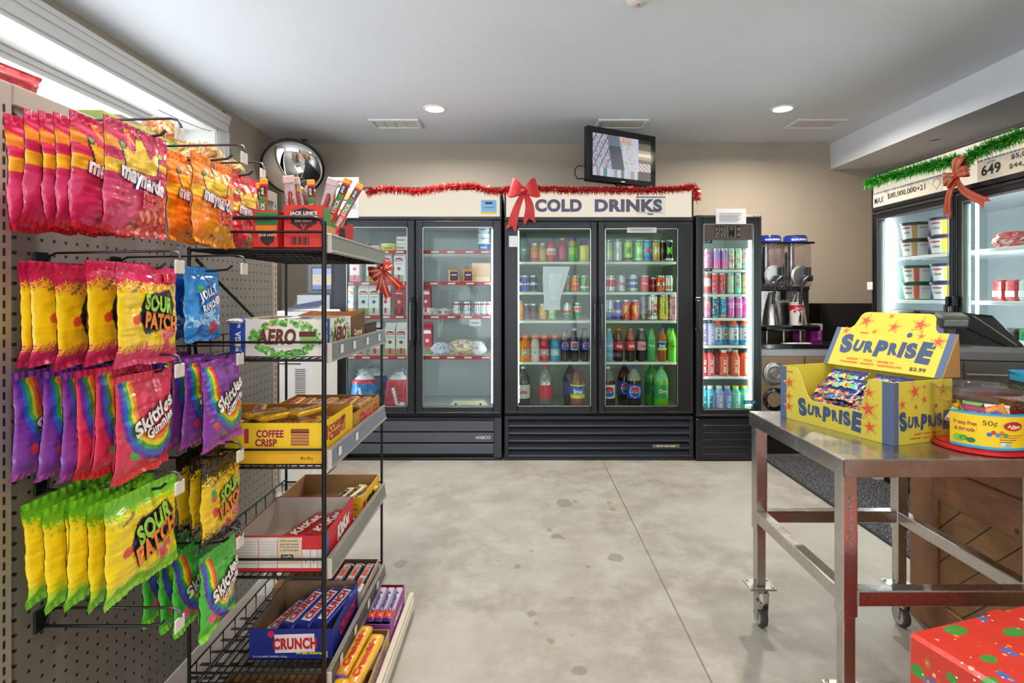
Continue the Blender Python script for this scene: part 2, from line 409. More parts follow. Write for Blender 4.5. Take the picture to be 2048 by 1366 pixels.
# ================================================================== the room
XL, XR, YB, YN = -2.09, 3.15, 4.8, -3.5
struct('floor', MB().box(XL-.35, XR+.1, YN-.1, YB+.1, -.1, 0, '#aaa', 'concrete'))
struct('ceiling', MB().box(XL-.35, XR+.1, YN-.1, YB+.1, CEIL, CEIL+.1, '#ddd', 'ceiling'))
struct('wall_back', MB().box(XL-.3, XR+.1, YB, YB+.1, 0, CEIL, '#999', 'wall'))
struct('wall_right', MB().box(XR, XR+.1, YN, YB, 0, CEIL, '#999', 'wall'))
struct('ceiling_bulkhead', MB().box(2.70, XR, YN, YB, 2.295, CEIL, '#ddd', 'ceiling'))
# left wall with the shop window; outer face 30 cm out
W0, W1, WZ0, WZ1 = -.6, 3.75, .85, 2.33
mb = MB()
mb.box(XL-.3, XL, YN, W0, 0, CEIL, '#999', 'wall').box(XL-.3, XL, W1, YB, 0, CEIL, '#999', 'wall')
mb.box(XL-.3, XL, W0, W1, 0, WZ0, '#999', 'wall').box(XL-.3, XL, W0, W1, WZ1, CEIL, '#999', 'wall')
struct('wall_left', mb)
mb = MB()   # casing with a stepped profile, and the white-lined reveal
for d, a, b in ((.018, 0, .135), (.028, .02, .11), (.038, .075, .128), (.045, .11, .135)):
    mb.box(XL, XL+d, W0-.14, W1+.13, WZ1-.01+a, WZ1-.01+b, '#eee', 'trim')
mb.box(XL-.25, XL+.02, W0, W1, WZ1-.012, WZ1+.002, '#eee', 'trim')
for d, a, b in ((.018, 0, .13), (.028, .02, .10), (.038, .105, .13)):
    mb.box(XL, XL+d, W1-.005+a, W1-.005+b, .80, WZ1+.005, '#eee', 'trim')
    mb.box(XL, XL+d, W0-b, W0-a, .80, WZ1+.005, '#eee', 'trim')
mb.box(XL-.25, XL+.01, W1-.012, W1, WZ0, WZ1, '#eee', 'trim').box(XL-.25, XL+.01, W0, W0+.012, WZ0, WZ1, '#eee', 'trim')
mb.box(XL-.25, XL+.05, W0-.05, W1+.05, WZ0-.03, WZ0, '#eee', 'trim')
struct('trim_1', mb)
mb = MB(); gx = XL-.25
for a, b in ((0, .055),):
    mb.box(gx-.02, gx+.02+a*.0, W0, W1, WZ1-.012-.055, WZ1-.012, '#eee', 'trim', .004)
mb.box(gx-.02, gx+.02, W0, W1, WZ0, WZ0+.06, '#eee', 'trim', .004)
mb.box(gx+.02, gx+.034, W0, W1, WZ1-.040, WZ1-.012, '#eee', 'trim', .004)
for y in (W0, .85, 2.3, W1-.05): mb.box(gx-.018, gx+.018, y, y+.05, WZ0+.06, WZ1-.067, '#eee', 'trim', .004)
wf = mb.build('window_1', kind='structure')
MB().box(gx-.003, gx+.003, W0+.03, W1-.03, WZ0+.04, WZ1-.05, '#fff', 'window_glass').build('window_pane', wf)
# front of the shop behind the camera: red wall, wide shop window
mb = MB(); a0, a1, z0, z1 = -1.9, 2.7, .25, 2.45
mb.box(XL-.3, a0, YN-.1, YN, 0, CEIL, '#999', 'wall_red').box(a1, XR+.1, YN-.1, YN, 0, CEIL, '#999', 'wall_red')
mb.box(a0, a1, YN-.1, YN, 0, z0, '#999', 'wall_red').box(a0, a1, YN-.1, YN, z1, CEIL, '#999', 'wall_red')
struct('wall_front', mb)
mb = MB()
for x in (a0, -.4, 1.1, a1-.06): mb.box(x, x+.06, YN-.08, YN+.02, z0, z1, '#eee', 'trim')
mb.box(a0, a1, YN-.08, YN+.02, z1-.06, z1, '#eee', 'trim').box(a0, a1, YN-.08, YN+.02, z0, z0+.06, '#eee', 'trim')
wf = mb.build('window_2', kind='structure')
MB().box(a0+.04, a1-.04, YN-.05, YN-.044, z0+.04, z1-.04, '#fff', 'window_glass').build('window_pane', wf)
# outside
t = thing('building', 'salmon brick building seen outside through the shop window', 'building', (-7.4, 9.6, -.4))
MB().box(-3, .6, 0, 6, 0, 4.75, '#b87060', 'brickwork').build('wall', t)
MB().box(-3.05, .65, -.06, 6.05, 4.75, 4.95, '#cdb9a8', 'card').build('parapet', t)
wb = MB().box(-.5, .15, -.04, .02, 2.7, 3.9, '#e8e4e0', 'paint'); wb.box(-.44, .09, -.06, -.03, 2.76, 3.84, '#5b6a78', 'gloss'); wb.build('window', t)
struct('street_ground', MB().box(-40, XL-.36, -30, 40, -.5, -.12, '#f2f4f6', 'paper').box(XL-.35, 30, -30, YN-.2, -.5, -.12, '#f2f4f6', 'paper'))  # unseen ground, made snow white to bounce daylight up onto the ceiling

# downlights
for i, (x, y) in enumerate(LAMPS):
    nm = ['beyond the mirror side of the blank lit cooler header', 'between the TV and the bulkhead'][i] if i < 2 else ['over the candy racks', 'over the steel table', 'near the shop front over the candy side', 'near the shop front over the counter side', 'by the front window over the candy side', 'by the front window over the counter side'][i-2]
    t = thing('recessed_light', 'round recessed ceiling light glowing '+nm, 'ceiling light', (x, y, CEIL), group='recessed ceiling lights')
    MB().lathe([(.062, -.001, '#f4f0ea'), (.066, -.008, '#f4f0ea'), (.078, -.006, '#f4f0ea'), (.082, .0, '#f4f0ea')], m='paint', n=28).build('trim_ring', t)
    MB().lathe([(.0601, -.004, '#fff0dc'), (.0001, -.003, '#fff0dc')], m='emit9', n=28).build('lens', t)
# ceiling vents
for x0, x1, y0, y1, lb in ((PX(745, 4.16), PX(838, 4.30), 4.12, 4.34, 'white slatted ceiling vent above the blank lit cooler header'),
                           (PX(1192, 4.16), PX(1292, 4.30), 4.12, 4.34, 'white slatted ceiling vent partly behind the TV'),
                           (PX(1580, 4.16), PX(1680, 4.30), 4.12, 4.34, 'white slatted ceiling vent beside the bulkhead')):
    x0, x1 = min(x0, x1), max(x0, x1); xa = (x0+x1)/2; x0, x1 = xa-.19, xa+.19
    t = thing('ceiling_vent', lb, 'vent', ((x0+x1)/2, (y0+y1)/2, CEIL), group='ceiling vents'); hx, hy = (x1-x0)/2, (y1-y0)/2
    mb = MB().box(-hx, hx, -hy, -hy+.028, -.012, 0, '#eceae8', 'paint', .003).box(-hx, hx, hy-.028, hy, -.012, 0, '#eceae8', 'paint', .003)
    mb.box(-hx, -hx+.028, -hy+.028, hy-.028, -.012, 0, '#eceae8', 'paint', .002).box(hx-.028, hx, -hy+.028, hy-.028, -.012, 0, '#eceae8', 'paint', .002); mb.build('frame', t)
    for k in range(4):
        q = -hx+.03+k*(2*hx-.06)/4; MB().box(q+.002, q+(2*hx-.06)/4-.002, -hy+.03, hy-.03, -.007, -.001, '#dddcdc', 'paint', .002).build('slat', t)
t = thing('smoke_detector', 'small white smoke detector on the ceiling above the middle of the floor', 'smoke detector', (PX(1273, 2.47), 2.43, CEIL))
MB().lathe([(.05, 0, '#e8e6e2'), (.052, -.02, '#e8e6e2'), (.035, -.034, '#dddbd8'), (.0001, -.036, '#ddd')], m='plastic').build('housing', t)
MB().lathe([(.006, -.036, '#c33'), (.004, -.040, '#c33'), (.0001, -.0405, '#c33')], m='plastic', n=10).build('indicator', t)
t = thing('ceiling_sensor', 'small slotted sprinkler cap under the bulkhead', 'sprinkler', (PX(1870, 3.86), 3.86, 2.295))
MB().lathe([(.032, 0, '#d8d0c8'), (.034, -.006, '#8c8680'), (.0001, -.007, '#777')], m='paint').build('cap', t)

# convex security mirror
mz = PZ(335, 4.4)
t = thing('security_mirror', 'round convex security mirror with black rim hanging in the ceiling corner', 'mirror', (PX(586, 4.4), 4.4, mz))
rx = Matrix.Rotation(math.radians(17), 3, 'Z') @ Matrix.Rotation(math.radians(90+38), 3, 'X')   # dome looks down and at the room
r = .228; prof = [(r*math.cos(a), (.095)*math.sin(a), '#fff') for a in [i*PI/2/14 for i in range(14)]]+[(.0001, .095, '#fff')]
MB().lathe(prof, m='mirror', n=48, rot=rx).build('mirror_dome', t)
MB().lathe([(r+.001, -.012, '#16181c'), (r+.012, -.010, '#16181c'), (r+.012, .010, '#16181c'), (r-.004, .014, '#16181c')], m='paint', n=48, rot=rx).lathe([(r+.005, -.013, '#222'), (.0001, -.014, '#222')], m='paint', n=48, rot=rx).build('rim', t)
top = Vector((-.01, .26, CEIL-mz)); mb = MB().tube([top, (-.01, .22, CEIL-mz-.06), (0, .10, .10), rx @ Vector((0, 0, -.012))], .008, '#26282c', 'metal'); mb.build('bracket', t)
MB().lathe([(.03, 0, '#c9c4ba'), (.032, -.01, '#c9c4ba'), (.0001, -.014, '#c9c4ba')], o=top, m='metal').build('ceiling_plate', t)

# monitor on top of the drinks cooler
tl = Vector((.49, 4.05, 0)); tr = Vector((1.068, 4.35, 0)); W = (tr-tl).length; ang = math.atan2(.30, .578)
t = thing('monitor', 'black TV monitor showing camera pictures, standing on the drinks cooler', 'television', (.49, 4.05, 1.99), ang)
b0, b1 = .055, .465
MB().box(0, W, 0, .05, b0, b1, '#0c0d0f', 'gloss', .006).build('bezel', t)
MB().box(.04, W-.04, .045, .10, b0+.03, b1-.04, '#1a1c20', 'plastic', .012).build('back_housing', t)
sb = MB(); sx0, sx1, sz0, sz1 = .045, W-.055, b0+.045, b1-.05; sw, sh = sx1-sx0, sz1-sz0
def scr(u, v):
    if u > .78:
        if v > .9 or v < .22: return '#0c0e14'
        if v > .42: q = abs(v-.62); return '#f4ecdc' if q < .04 else ('#b8a888' if q < .12 else '#6a6050')
        return '#c8ccd8' if (int(u*40)+int(v*30)) % 3 else '#b06050'
    if v < .2: return ['#b8bcd0', '#8a94a8', '#d0c8c0', '#2f7f88', '#c4c8dc'][int(u*17) % 5]
    if .34-.1*v < u < .56-.12*v: return '#3b4250' if v < .75 else '#6a7484'
    q = noise.noise(Vector((u*38+v*14, v*20, 1))); q2 = abs((u*1.6-v*.5) % .16-.08)
    if u < .34: return '#3a4468' if q2 < .012 else ('#e07050' if q > .42 else '#4a5890' if q < -.45 else '#c8a860' if .2 < q < .27 else '#b4bace' if q > -.1 else '#8f97b0')
    if u > .66+.1*(1-v) : return '#c9cbe0'
    return '#e0a060' if v > .82 and q > .0 else '#8894c0' if q < -.3 else '#d8d8b0' if q > .3 else '#c4ccd4'
sb.grid(lambda u, v: (sx0+u*sw, -.0012, sz0+v*sh), 128, 90, scr, 'emit.7', False)
sb.build('screen', t)
MB().box(W/2-.018, W/2+.018, -.0012, .0, b0+.015, b0+.021, '#a8a890', 'metal').build('maker_badge', t)
MB().box(W/2-.13, W/2+.13, -.02, .16, 0, .012, '#0c0d0f', 'gloss', .005).box(W/2-.03, W/2+.03, .04, .07, .01, b0+.05, '#0c0d0f', 'gloss', .004).build('stand', t)
MB().tube([(.0, .06, .17), (-.04, .06, .17), (-.075, .055, .14), (-.07, .06, .10), (-.03, .09, .08), (.05, .1, .09)], .004, '#0b0b0c', 'rubber').build('power_cable', t)
# thin cable on the left wall from the window trim
cb = MB().tube([P(447, 222, 3.86), P(441, 240, 3.84), P(420, 262, 3.72), P(400, 256, 3.6), P(355, 238, 3.3), P(317, 220, 3.02)], .0022, '#3a3a3c', 'rubber', 5)
cb.tube([P(447, 222, 3.86), P(452, 232, 3.89), P(458, 280, 3.93), P(463, 330, 3.98)], .0035, '#222', 'rubber', 5)
tag(cb.build('hanging_cable'), 'thin dark cable drooping from the window trim down the wall', 'cable')
# ================================================================== display coolers
YF = 3.99
def ZF(py): return PZ(py, YF)
def XFm(px): return PX(px, YF)
BLK = '#17181b'
def cooler(label, loc, rot, W, H, Dp, doors, dz, gz, shelves, header=None, trimc=BLK, liner='#c9cdcb', stripc=None, grille='louver', led=None, depth0=.075, shelfc='#d9dcd8', sidex=.045):
    """local frame: front at y=0 looking to -y, x from 0 to W. doors: (x0, x1, glass x0, glass x1, handle side)"""
    t = thing('display_cooler', label, 'cooler', loc, rot)
    z0, z1 = dz
    mb = MB(); s = sidex
    ztop = H
    mb.box(0, s, .052, Dp, .04, ztop, trimc, 'enamel', .004).box(W-s, W, .052, Dp, .04, ztop, trimc, 'enamel', .004)
    mb.box(s, W-s, Dp-.04, Dp, .04, ztop, trimc, 'enamel').box(s, W-s, .052, Dp-.04, z1-.0, ztop, trimc, 'enamel').box(s, W-s, .052, Dp-.04, .04, z0+.005, trimc, 'enamel')
    mb.build('cabinet', t)
    mb = MB()
    mb.box(s, s+.004, .055, Dp-.041, z0+.006, z1-.001, liner, 'plastic').box(W-s-.004, W-s, .055, Dp-.041, z0+.006, z1-.001, liner, 'plastic')
    mb.box(s+.004, W-s-.004, Dp-.046, Dp-.041, z0+.006, z1-.001, liner, 'plastic').box(s+.004, W-s-.004, .055, Dp-.046, z0+.0055, z0+.014, liner, 'plastic').box(s+.004, W-s-.004, .055, Dp-.046, z1-.006, z1-.001, liner, 'plastic')
    mb.build('liner', t)
    for zz in shelves:
        mb = MB(); xa, xb = s+.006, W-s-.006
        mb.box(xa, xb, depth0, depth0+.012, zz-.020, zz-.001, shelfc, 'plastic', .002)
        n = 22
        for i in range(9): y = depth0+.02+i*(Dp-.16-depth0)/8; mb.box(xa, xb, y, y+.006, zz-.010, zz-.003, shelfc, 'plastic')
        for i in range(n): x = xa+(i+.5)*(xb-xa)/n; mb.box(x-.002, x+.002, depth0+.01, Dp-.14, zz-.004, zz-.001, shelfc, 'plastic')
        sh = mb.build('shelf', t)
        if stripc:
            mb = MB().box(xa, xb, depth0-.008, depth0-.0005, zz-.022, zz+.006, stripc, 'plastic', .001)
            for i in range(9): x = xa+(i+.3+R(-.1, .1))*(xb-xa)/9; mb.box(x, x+.055, depth0-.0095, depth0-.0082, zz-.014, zz-.002, '#f0eeea', 'paper')
            mb.build('price_strip', sh)
    for (a_, b_) in zip(doors, doors[1:]):
        MB().box(a_[1]-.012, b_[0]+.012, .053, .072, z0+.01, z1-.01, trimc, 'paint').build('mullion', t)
    for i, (x0, x1, g0, g1, hs) in enumerate(doors):
        db = MB(); ga, gb = z0+.055, z1-.045
        gb = z1-(.05 if header else .0625)
        db.box(x0, g0, 0, .05, z0, z1, trimc, 'paint', .004).box(g1, x1, 0, .05, z0, z1, trimc, 'paint', .004)
        db.box(g0, g1, 0, .05, z0, ga, trimc, 'paint', .004).box(g0, g1, 0, .05, gb, z1, trimc, 'paint', .004)
        # the raised outer bead of the moulding
        for q in ((x0+.008, x0+.016, z0+.01, z1-.01), (x1-.016, x1-.008, z0+.01, z1-.01)): db.box(q[0], q[1], -.004, 0, q[2], q[3], '#2c2e33', 'paint', .002)
        for q in ((z0+.010, z0+.018), (z1-.018, z1-.010)): db.box(x0+.01, x1-.01, -.004, 0, q[0], q[1], '#2c2e33', 'paint', .002)
        d = db.build('door', t)
        e = .006
        gm = MB().box(g0, g0+e, -.001, .0, ga, gb, '#a9adae', 'metal').box(g1-e, g1, -.001, .0, ga, gb, '#a9adae', 'metal').box(g0, g1, -.001, .0, ga, ga+e, '#a9adae', 'metal').box(g0, g1, -.001, 0, gb-e, gb, '#a9adae', 'metal')
        gm.build('gasket_trim', d)
        MB().box(g0, g1, .018, .024, ga, gb, '#fff', 'glass').build('glass_pane', d)
        if hs:
            hx = x1-.020 if hs > 0 else x0+.020; zc = (z0+z1)/2-.03
            hb = MB().box(hx-.009, hx+.009, -.040, -.022, zc-.14, zc+.14, '#101114', 'gloss', .006)
            hb.box(hx-.009, hx+.009, -.03, 0, zc+.13, zc+.185, '#1b1c20', 'paint', .005).box(hx-.009, hx+.009, -.03, 0, zc-.185, zc-.13, '#1b1c20', 'paint', .005)
            hb.build('handle', d)
    if header:
        h0, h1 = header
        hb = MB().box(0, W, 0, .052, h1, H, trimc, 'paint', .003).box(0, W, 0, .052, z1+.002, h0, trimc, 'paint', .003)
        hb.box(0, .012, 0, .052, h0, h1, trimc, 'paint').box(W-.012, W, 0, .052, h0, h1, trimc, 'paint').box(0.012, W-.012, .03, .05, h0, h1, '#d8d2c4', 'plastic')
        hd = hb.build('header', t)
        pb = MB().grid(lambda u, v: (.012+u*(W-.024), .004, h0+v*(h1-h0)), 2, 2, '#ece1cb', 'emit.80', False)
        sg = pb.build('lit_sign_panel', hd); hdr = (hd, sg)
    else: hdr = None
    g0, g1 = gz; gb = MB()
    if grille == 'louver':
        gb.box(0, W, .0, .05, g1-.028, g1, '#22242a', 'paint', .004).box(0, .03, 0, .05, g0, g1-.028, '#22242a', 'paint', .003).box(W-.03, W, 0, .05, g0, g1-.028, '#22242a', 'paint', .003).box(.03, W-.03, .0, .05, g0, g0+.018, '#22242a', 'paint', .003)
        n = 5; hgt = (g1-g0-.046)/n
        for i in range(n):
            z = g0+.018+i*hgt
            gb.prism([(.03, .000, z+.006), (.03, .006, z+.004), (.03, .042, z+hgt*.78), (.03, .036, z+hgt*.86), (.03, .002, z+hgt*.30)], (W-.06, 0, 0), '#33363e', 'paint')
        gb.box(.03, W-.03, .045, .05, g0, g1, '#08080a', 'paint')
    elif grille == 'slats':
        gb.box(0, W, .0, .05, g0+.0, g0+.03, '#14151a', 'paint', .003).box(0, .055, 0, .05, g0+.03, g1, '#3a3d46', 'paint', .003).box(W-.055, W, 0, .05, g0+.03, g1, '#3a3d46', 'paint', .003)
        gb.box(.05, W-.05, .0, .05, g1-.018, g1, '#24262c', 'paint', .003).box(.05, W-.05, .045, .05, g0+.03, g1, '#08080a', 'paint')
        for a, b_ in ((842, 863), (865.5, 885), (888, 908)): gb.box(.056, W-.056, .002, .03, ZF(b_), ZF(a), '#555963', 'paint', .003)
    else:
        gb.box(0, W, .0, .05, g0, g1, '#15161a', 'paint', .01)
        for i, (xb) in enumerate((.93, .93, .90, .82, .74)):
            z = g1-.055-i*.052
            gb.box(.10*W, xb*W, -.004, 0.0, z-.009, z+.009, '#2e3036', 'paint', .004).box(.11*W, (xb-.01)*W, -.0045, -.003, z-.005, z+.003, '#030304', 'paint')
    gr = gb.build('grille', t)
    MB().box(.03, W-.03, .06, Dp-.05, .0, .04, '#101114', 'plastic').build('base', t)
    if led:
        for x, c, kind in led:
            dy = .022 if any(abs(x-d_[1]) < .02 for d_ in doors[:-1]) else 0
            MB().box(x-.006, x+.006, .058+dy, .066+dy, z0+.07, z1-.06, c, kind).build('led_strip', t)
    return t, gr, hdr
def text_part(mb, name, parent): return mb.build(name, parent)
# ---- the blank-header dairy cooler
XA = XFm(662); W1c = XFm(1003)-XA
S1 = [ZF(q)+0 for q in ()]
YS = 4.06
def ZS(py, y=YS): return PZ(py, y)
def lx(px, X0): return XFm(px)-X0
coolA, gA, hA = cooler('black two-door dairy cooler with a blank glowing header and red shelf strips', (XA, YF, 0), 0, W1c, ZF(374), .74,
    [(.0, lx(829, XA), .11, lx(815, XA), 1), (lx(831, XA), W1c, lx(845, XA), lx(986, XA), -1)], (ZF(829), ZF(440)), (ZF(924), ZF(836)),
    [ZS(q) for q in (502, 565, 632, 713)], (ZF(433), ZF(380)), '#26282d', '#cfd4d6', '#c23b48', 'slats',
    led=[(.075, '#f2f8ff', 'emit16'), (lx(830, XA), '#f2f8ff', 'emit12'), (W1c-.07, '#f2f8ff', 'emit12')])
mb = MB().text('HABCO', .022, ((lx(966, XA), .0015, ZF(875)), (1, 0, 0), (0, 0, 1)), '#e8e4dc', 'paint', w=.11, shear=.3)
mb.build('maker_badge', gA)
hd, sg = hA
mb = MB(); ax, bx_, az, bz = lx(962, XA), lx(993, XA), ZF(428), ZF(400)
mb.box(ax, bx_, .001, .002, az, bz, '#8cc4e8', 'paper').box(ax+.03, bx_-.03, .0002, .001, bz-.03, bz-.014, '#2a4a78', 'paper').box(ax+.0, bx_, .0002, .001, az, az+.014, '#e8d040', 'paper')
mb.box(ax+.02, bx_-.02, .0002, .001, az+.045, az+.049, '#557', 'paper'); mb.build('blue_sticker', hd)
# ---- COLD DRINKS cooler
XB = XFm(1009); W2c = XFm(1387)-XB
coolB, gB, hB = cooler('black two-door cooler with a lit COLD DRINKS header', (XB, YF, 0), 0, W2c, ZF(373), .74,
    [(0, lx(1194, XB), lx(1035, XB), lx(1182, XB), 1), (lx(1197, XB), W2c, lx(1210, XB), lx(1356, XB), -1)], (ZF(828), ZF(443)), (ZF(920), ZF(832)),
    [ZS(q) for q in (523, 584, 641, 724)], (ZF(434), ZF(381)), BLK, '#b9c4b4', None, 'louver',
    led=[(.10, '#e8ffd8', 'emit3'), (lx(1196, XB), '#e8ffd8', 'emit4'), (W2c-.085, '#e0ffd0', 'emit8')], shelfc='#e4e6dc')
mb = MB(); fr = lambda px, py: ((lx(px, XB), .0035, ZF(py)), (1, 0, 0), (0, 0, 1))
mb.text('COLD', .094, fr(1117, 411), '#5d5478', 'plastic', w=.34, bold=.045, out=.02, outc='#a8a6b8')
mb.build('lettering', hB[0]); mb = MB()
mb.text('DRINKS', .094, fr(1257, 411), '#5d5478', 'plastic', w=.49, bold=.045, out=.02, outc='#a8a6b8')
for px, wd in ()and((1080, 20), (1106, 22), (1130, 16), (1155, 20), (1201, 20), (1225, 20), (1241, 10), (1258, 18), (1285, 20), (1313, 22)):   # snow caps on the letters
    cx_, w_ = lx(px, XB), wd/F*YF*.5
    pts = [(cx_-w_+2*w_*i/10, .0018, ZF(398.5)+.002*math.sin(i)) for i in range(11)]+[(cx_+w_-2*w_*i/10, .0018, ZF(402)-.006*abs(math.sin(i*1.3))) for i in range(11)]
    mb.poly(pts, '#f3f1ea', 'plastic'); pts = [(p[0], .0016, p[2]) for p in pts]
mb.build('lettering', hB[0])
mb = MB().box(lx(1272, XB), lx(1331, XB), -.0002, .0008, ZF(431), ZF(392.5), '#cfc4a0', 'window_glass')
mb.box(lx(1272, XB), lx(1331, XB), -.001, -.0002, ZF(396), ZF(393), '#8a96b8', 'paper').box(lx(1276, XB), lx(1327, XB), -.001, -.0002, ZF(426), ZF(425), '#9a98a0', 'paper').box(lx(1295, XB), lx(1306, XB), -.001, -.0002, ZF(430), ZF(427), '#5578b8', 'paper')
mb.build('taped_sheet', hB[0])
mb = MB().box(lx(1305, XB), lx(1359, XB), -.001, .0025, ZF(895), ZF(888.5), '#8a8474', 'metal').text('true', .012, ((lx(1332, XB), -.0015, ZF(892)), (1, 0, 0), (0, 0, 1)), '#e8e0c8', 'paint', w=.14, shear=.3)
mb.build('maker_badge', gB)
# ---- PRIME cooler
XC = XFm(1391); W3c = XFm(1521)-XC
coolC, gC, _ = cooler('narrow black one-door cooler with PRIME sign and bright white light', (XC, YF-.02, 0), 0, W3c, ZF(430), .66,
    [(0, W3c, lx(1405, XC), lx(1505, XC), 0)], (ZF(833), ZF(431)), (ZF(921), ZF(836)),
    [PZ(q, 4.04) for q in (539, 588, 636, 691, 753)], None, BLK, '#e8f0ee', None, 'slots',
    led=[(.062, '#f0fffa', 'emit14'), (W3c-.062, '#f0fffa', 'emit14')], shelfc='#eef2ee')
mb = MB().box(lx(1404, XC), lx(1504, XC), .026, .05, PZ(480, 4.0), PZ(446, 4.0), '#6a4442', 'emit.45')
mb.text('PRIME', .085, ((lx(1455, XC), .0255, PZ(464, 4.0)), (1, 0, 0), (0, 0, 1)), '#3a2424', 'plastic', w=.185, bold=.02, out=.035, outc='#c4dcc4', d=.0012)
mb.build('lit_sign', coolC)
mb = MB().box(-.012, .012, -.045, -.0, ZF(655), ZF(600), '#0e0f12', 'paint', .006).box(-.012, .03, -.02, .0, ZF(662), ZF(594), '#0e0f12', 'paint', .006); mb.build('handle', coolC)
mb = MB().box(lx(1483, XC), lx(1509, XC), -.001, -.0003, ZF(807), ZF(799.5), '#2a6a8c', 'paper').text('freshness', .012, ((lx(1498, XC), -.0015, ZF(803)), (1, 0, 0), (0, 0, 1)), '#bfe8f0', 'paper', w=.06)
mb.build('energy_sticker', coolC)
for py in (484, 540, 643):
    mb = MB().box(lx(1408, XC), lx(1428, XC), .055, .058, PZ(py+3, 4.04), PZ(py-3, 4.04), '#2c2f30', 'plastic').text('3.99', .014, ((lx(1418, XC), .0545, PZ(py, 4.04)), (1, 0, 0), (0, 0, 1)), '#e8f0e8', 'plastic', w=.04)
    mb.build('price_tag', coolC)
# ---- ice-cream cooler on the right wall, seen along its front
XR0 = 2.285; YR = 3.585
W4c = 1.375
LR = lambda z, Y: YR-Y
shR = [.66, .93, 1.17, 1.435]
shR2 = []
coolD, gD, hD = cooler('black two-door freezer on the side wall with green tinsel and jackpot sign strips', (XR0, YR, 0), -PI/2, W4c, 1.99, .76,
    [(0, .685, .055, .645, 1), (.69, W4c, .735, W4c-.05, -1)], (.34, 1.735), (.06, .33), [.40]+shR, (1.765, 1.965), '#101013', '#dfe5ea', None, 'louver',
    led=[(.075, '#f2f7ff', 'emit45'), (.62, '#f2f7ff', 'emit45'), (.755, '#eafff4', 'emit40'), (W4c-.08, '#eafff4', 'emit45')], shelfc='#e6eaf0')  # second strip, by the middle post, is added to brighten the interior
mb = MB()
def strip(x0, x1, z0, z1):
    mb.box(x0, x1, .001, .003, z0, z1, '#ddd3be', 'paper')
    n = 26
    for i in range(n): mb.box(x0+(x1-x0)*i/n, x0+(x1-x0)*(i+.72)/n, .0, .001, z1-.010, z1-.003, '#6a7ab8' if i % 4 else '#c07a70', 'paper')
FRD = lambda x, z: ((x, .0002, z), (1, 0, 0), (0, 0, 1))
strip(.016, .60, 1.768, 1.858)
mb.text('MAX', .040, FRD(.075, 1.805), '#3a3634', w=.09, bold=.01).text('$80,000,000+21', .036, FRD(.315, 1.812), '#3a3430', w=.32, bold=.01)
strip(.83, 1.36, 1.768, 1.872)
mb.text('649', .052, FRD(.91, 1.813), '#24211f', w=.11, bold=.03).text('LOTTO', .012, FRD(.91, 1.848), '#5a5450', w=.05)
mb.text('$5,000,000', .026, FRD(1.12, 1.842), '#3a3430', w=.2).text('+', .012, FRD(1.1, 1.822), '#3a3430').text('$44,000,000', .026, FRD(1.12, 1.800), '#3a3430', w=.22)
pts = [(.56+.034*math.cos(a), .0002, 1.812+.034*math.sin(a)) for a in (PI/2, PI/2+2*PI/5, PI/2+4*PI/5, PI/2+6*PI/5, PI/2+8*PI/5)]
mb.tube([(.545, 0, 1.838), (.53, 0, 1.815), (.56, 0, 1.782), (.59, 0, 1.815), (.575, 0, 1.838), (.545, 0, 1.838)], .0009, '#8a8478', 'paper', 4)
mb.build('jackpot_strip', hD[0])
MB().box(-.03, .022, -.010, -.005, 1.235, 1.285, '#e8e0dc', 'paper').build('taped_note', coolD)
# inside wall of the freezer: an evaporator panel
# ================================================================== bottles and cans
SHAPES = {}
def cyl_place(r, z0, face=-PI/2, rf=None):
    def f(x, y, l):
        q = (rf(z0+y) if rf else r)+l*1.3; a = face+x/r
        return Vector((q*math.cos(a), q*math.sin(a), z0+y))
    return f
def prof_r(prof):
    def f(z):
        for a, b in zip(prof, prof[1:]):
            if a[1] <= z <= b[1] and b[1] > a[1]: return a[0]+(b[0]-a[0])*(z-a[1])/(b[1]-a[1])
        return prof[0][0] if z < prof[0][1] else prof[-1][0]
    return f
def can(r, h, base, bands=(), txt=None, tc='#fff', th=None, spots=None, vert=False, out=None):
    """a drinks can; bands: (z fraction from, to, colour)"""
    mb = MB(); n = 24
    mb.lathe([(r*.78, 0, '#b9bcc0'), (r*.82, .003, '#b9bcc0'), (r, .010, base)], n=n, m='can')
    rnd = random.Random(base)
    sp = [(rnd.uniform(-1.5, 1.5), rnd.uniform(.08, .9), rnd.uniform(.12, .3), spots[rnd.randrange(len(spots))]) for _ in range(26)] if spots else []
    def colf(u, v):
        a = (u-.5)*2*PI
        c = base
        for z0, z1, cc in bands:
            if z0 <= v <= z1: c = cc
        for sa, sv, sr, sc in sp:
            if ((a-sa)*1.0)**2+((v-sv)*h/r)**2 < sr*sr*2.2: c = sc
        return c
    z0, z1 = .010, h-.014
    mb.grid(lambda u, v: (r*math.cos(-PI/2+(u-.5)*2*PI), r*math.sin(-PI/2+(u-.5)*2*PI), z0+v*(z1-z0)), 40, 24, colf, 'can')
    mb.lathe([(r, z1, '#c9ccd0'), (r*.86, h-.004, '#d4d6d8'), (r*.88, h, '#d4d6d8'), (r*.83, h, '#c0c2c6'), (r*.80, h-.004, '#b0b3b8'), (.0005, h-.0035, '#b0b3b8')], n=n, m='metal')
    if txt:
        pl = cyl_place(r, h*.52)
        if vert: mb.text(txt, r*.62, lambda x, y, l: pl(y, -x, l), tc, 'can', w=h*.55, bold=.04, out=out and .04, outc=out or '#111', d=.0007)
        else: mb.text(txt, th or (r*1.7 if len(txt) == 1 else r*.5), pl, tc, 'can', w=r*(.95 if len(txt) == 1 else 1.25), bold=.04, out=.05 if out else None, outc=out or '#111', d=.0007)
    return mb
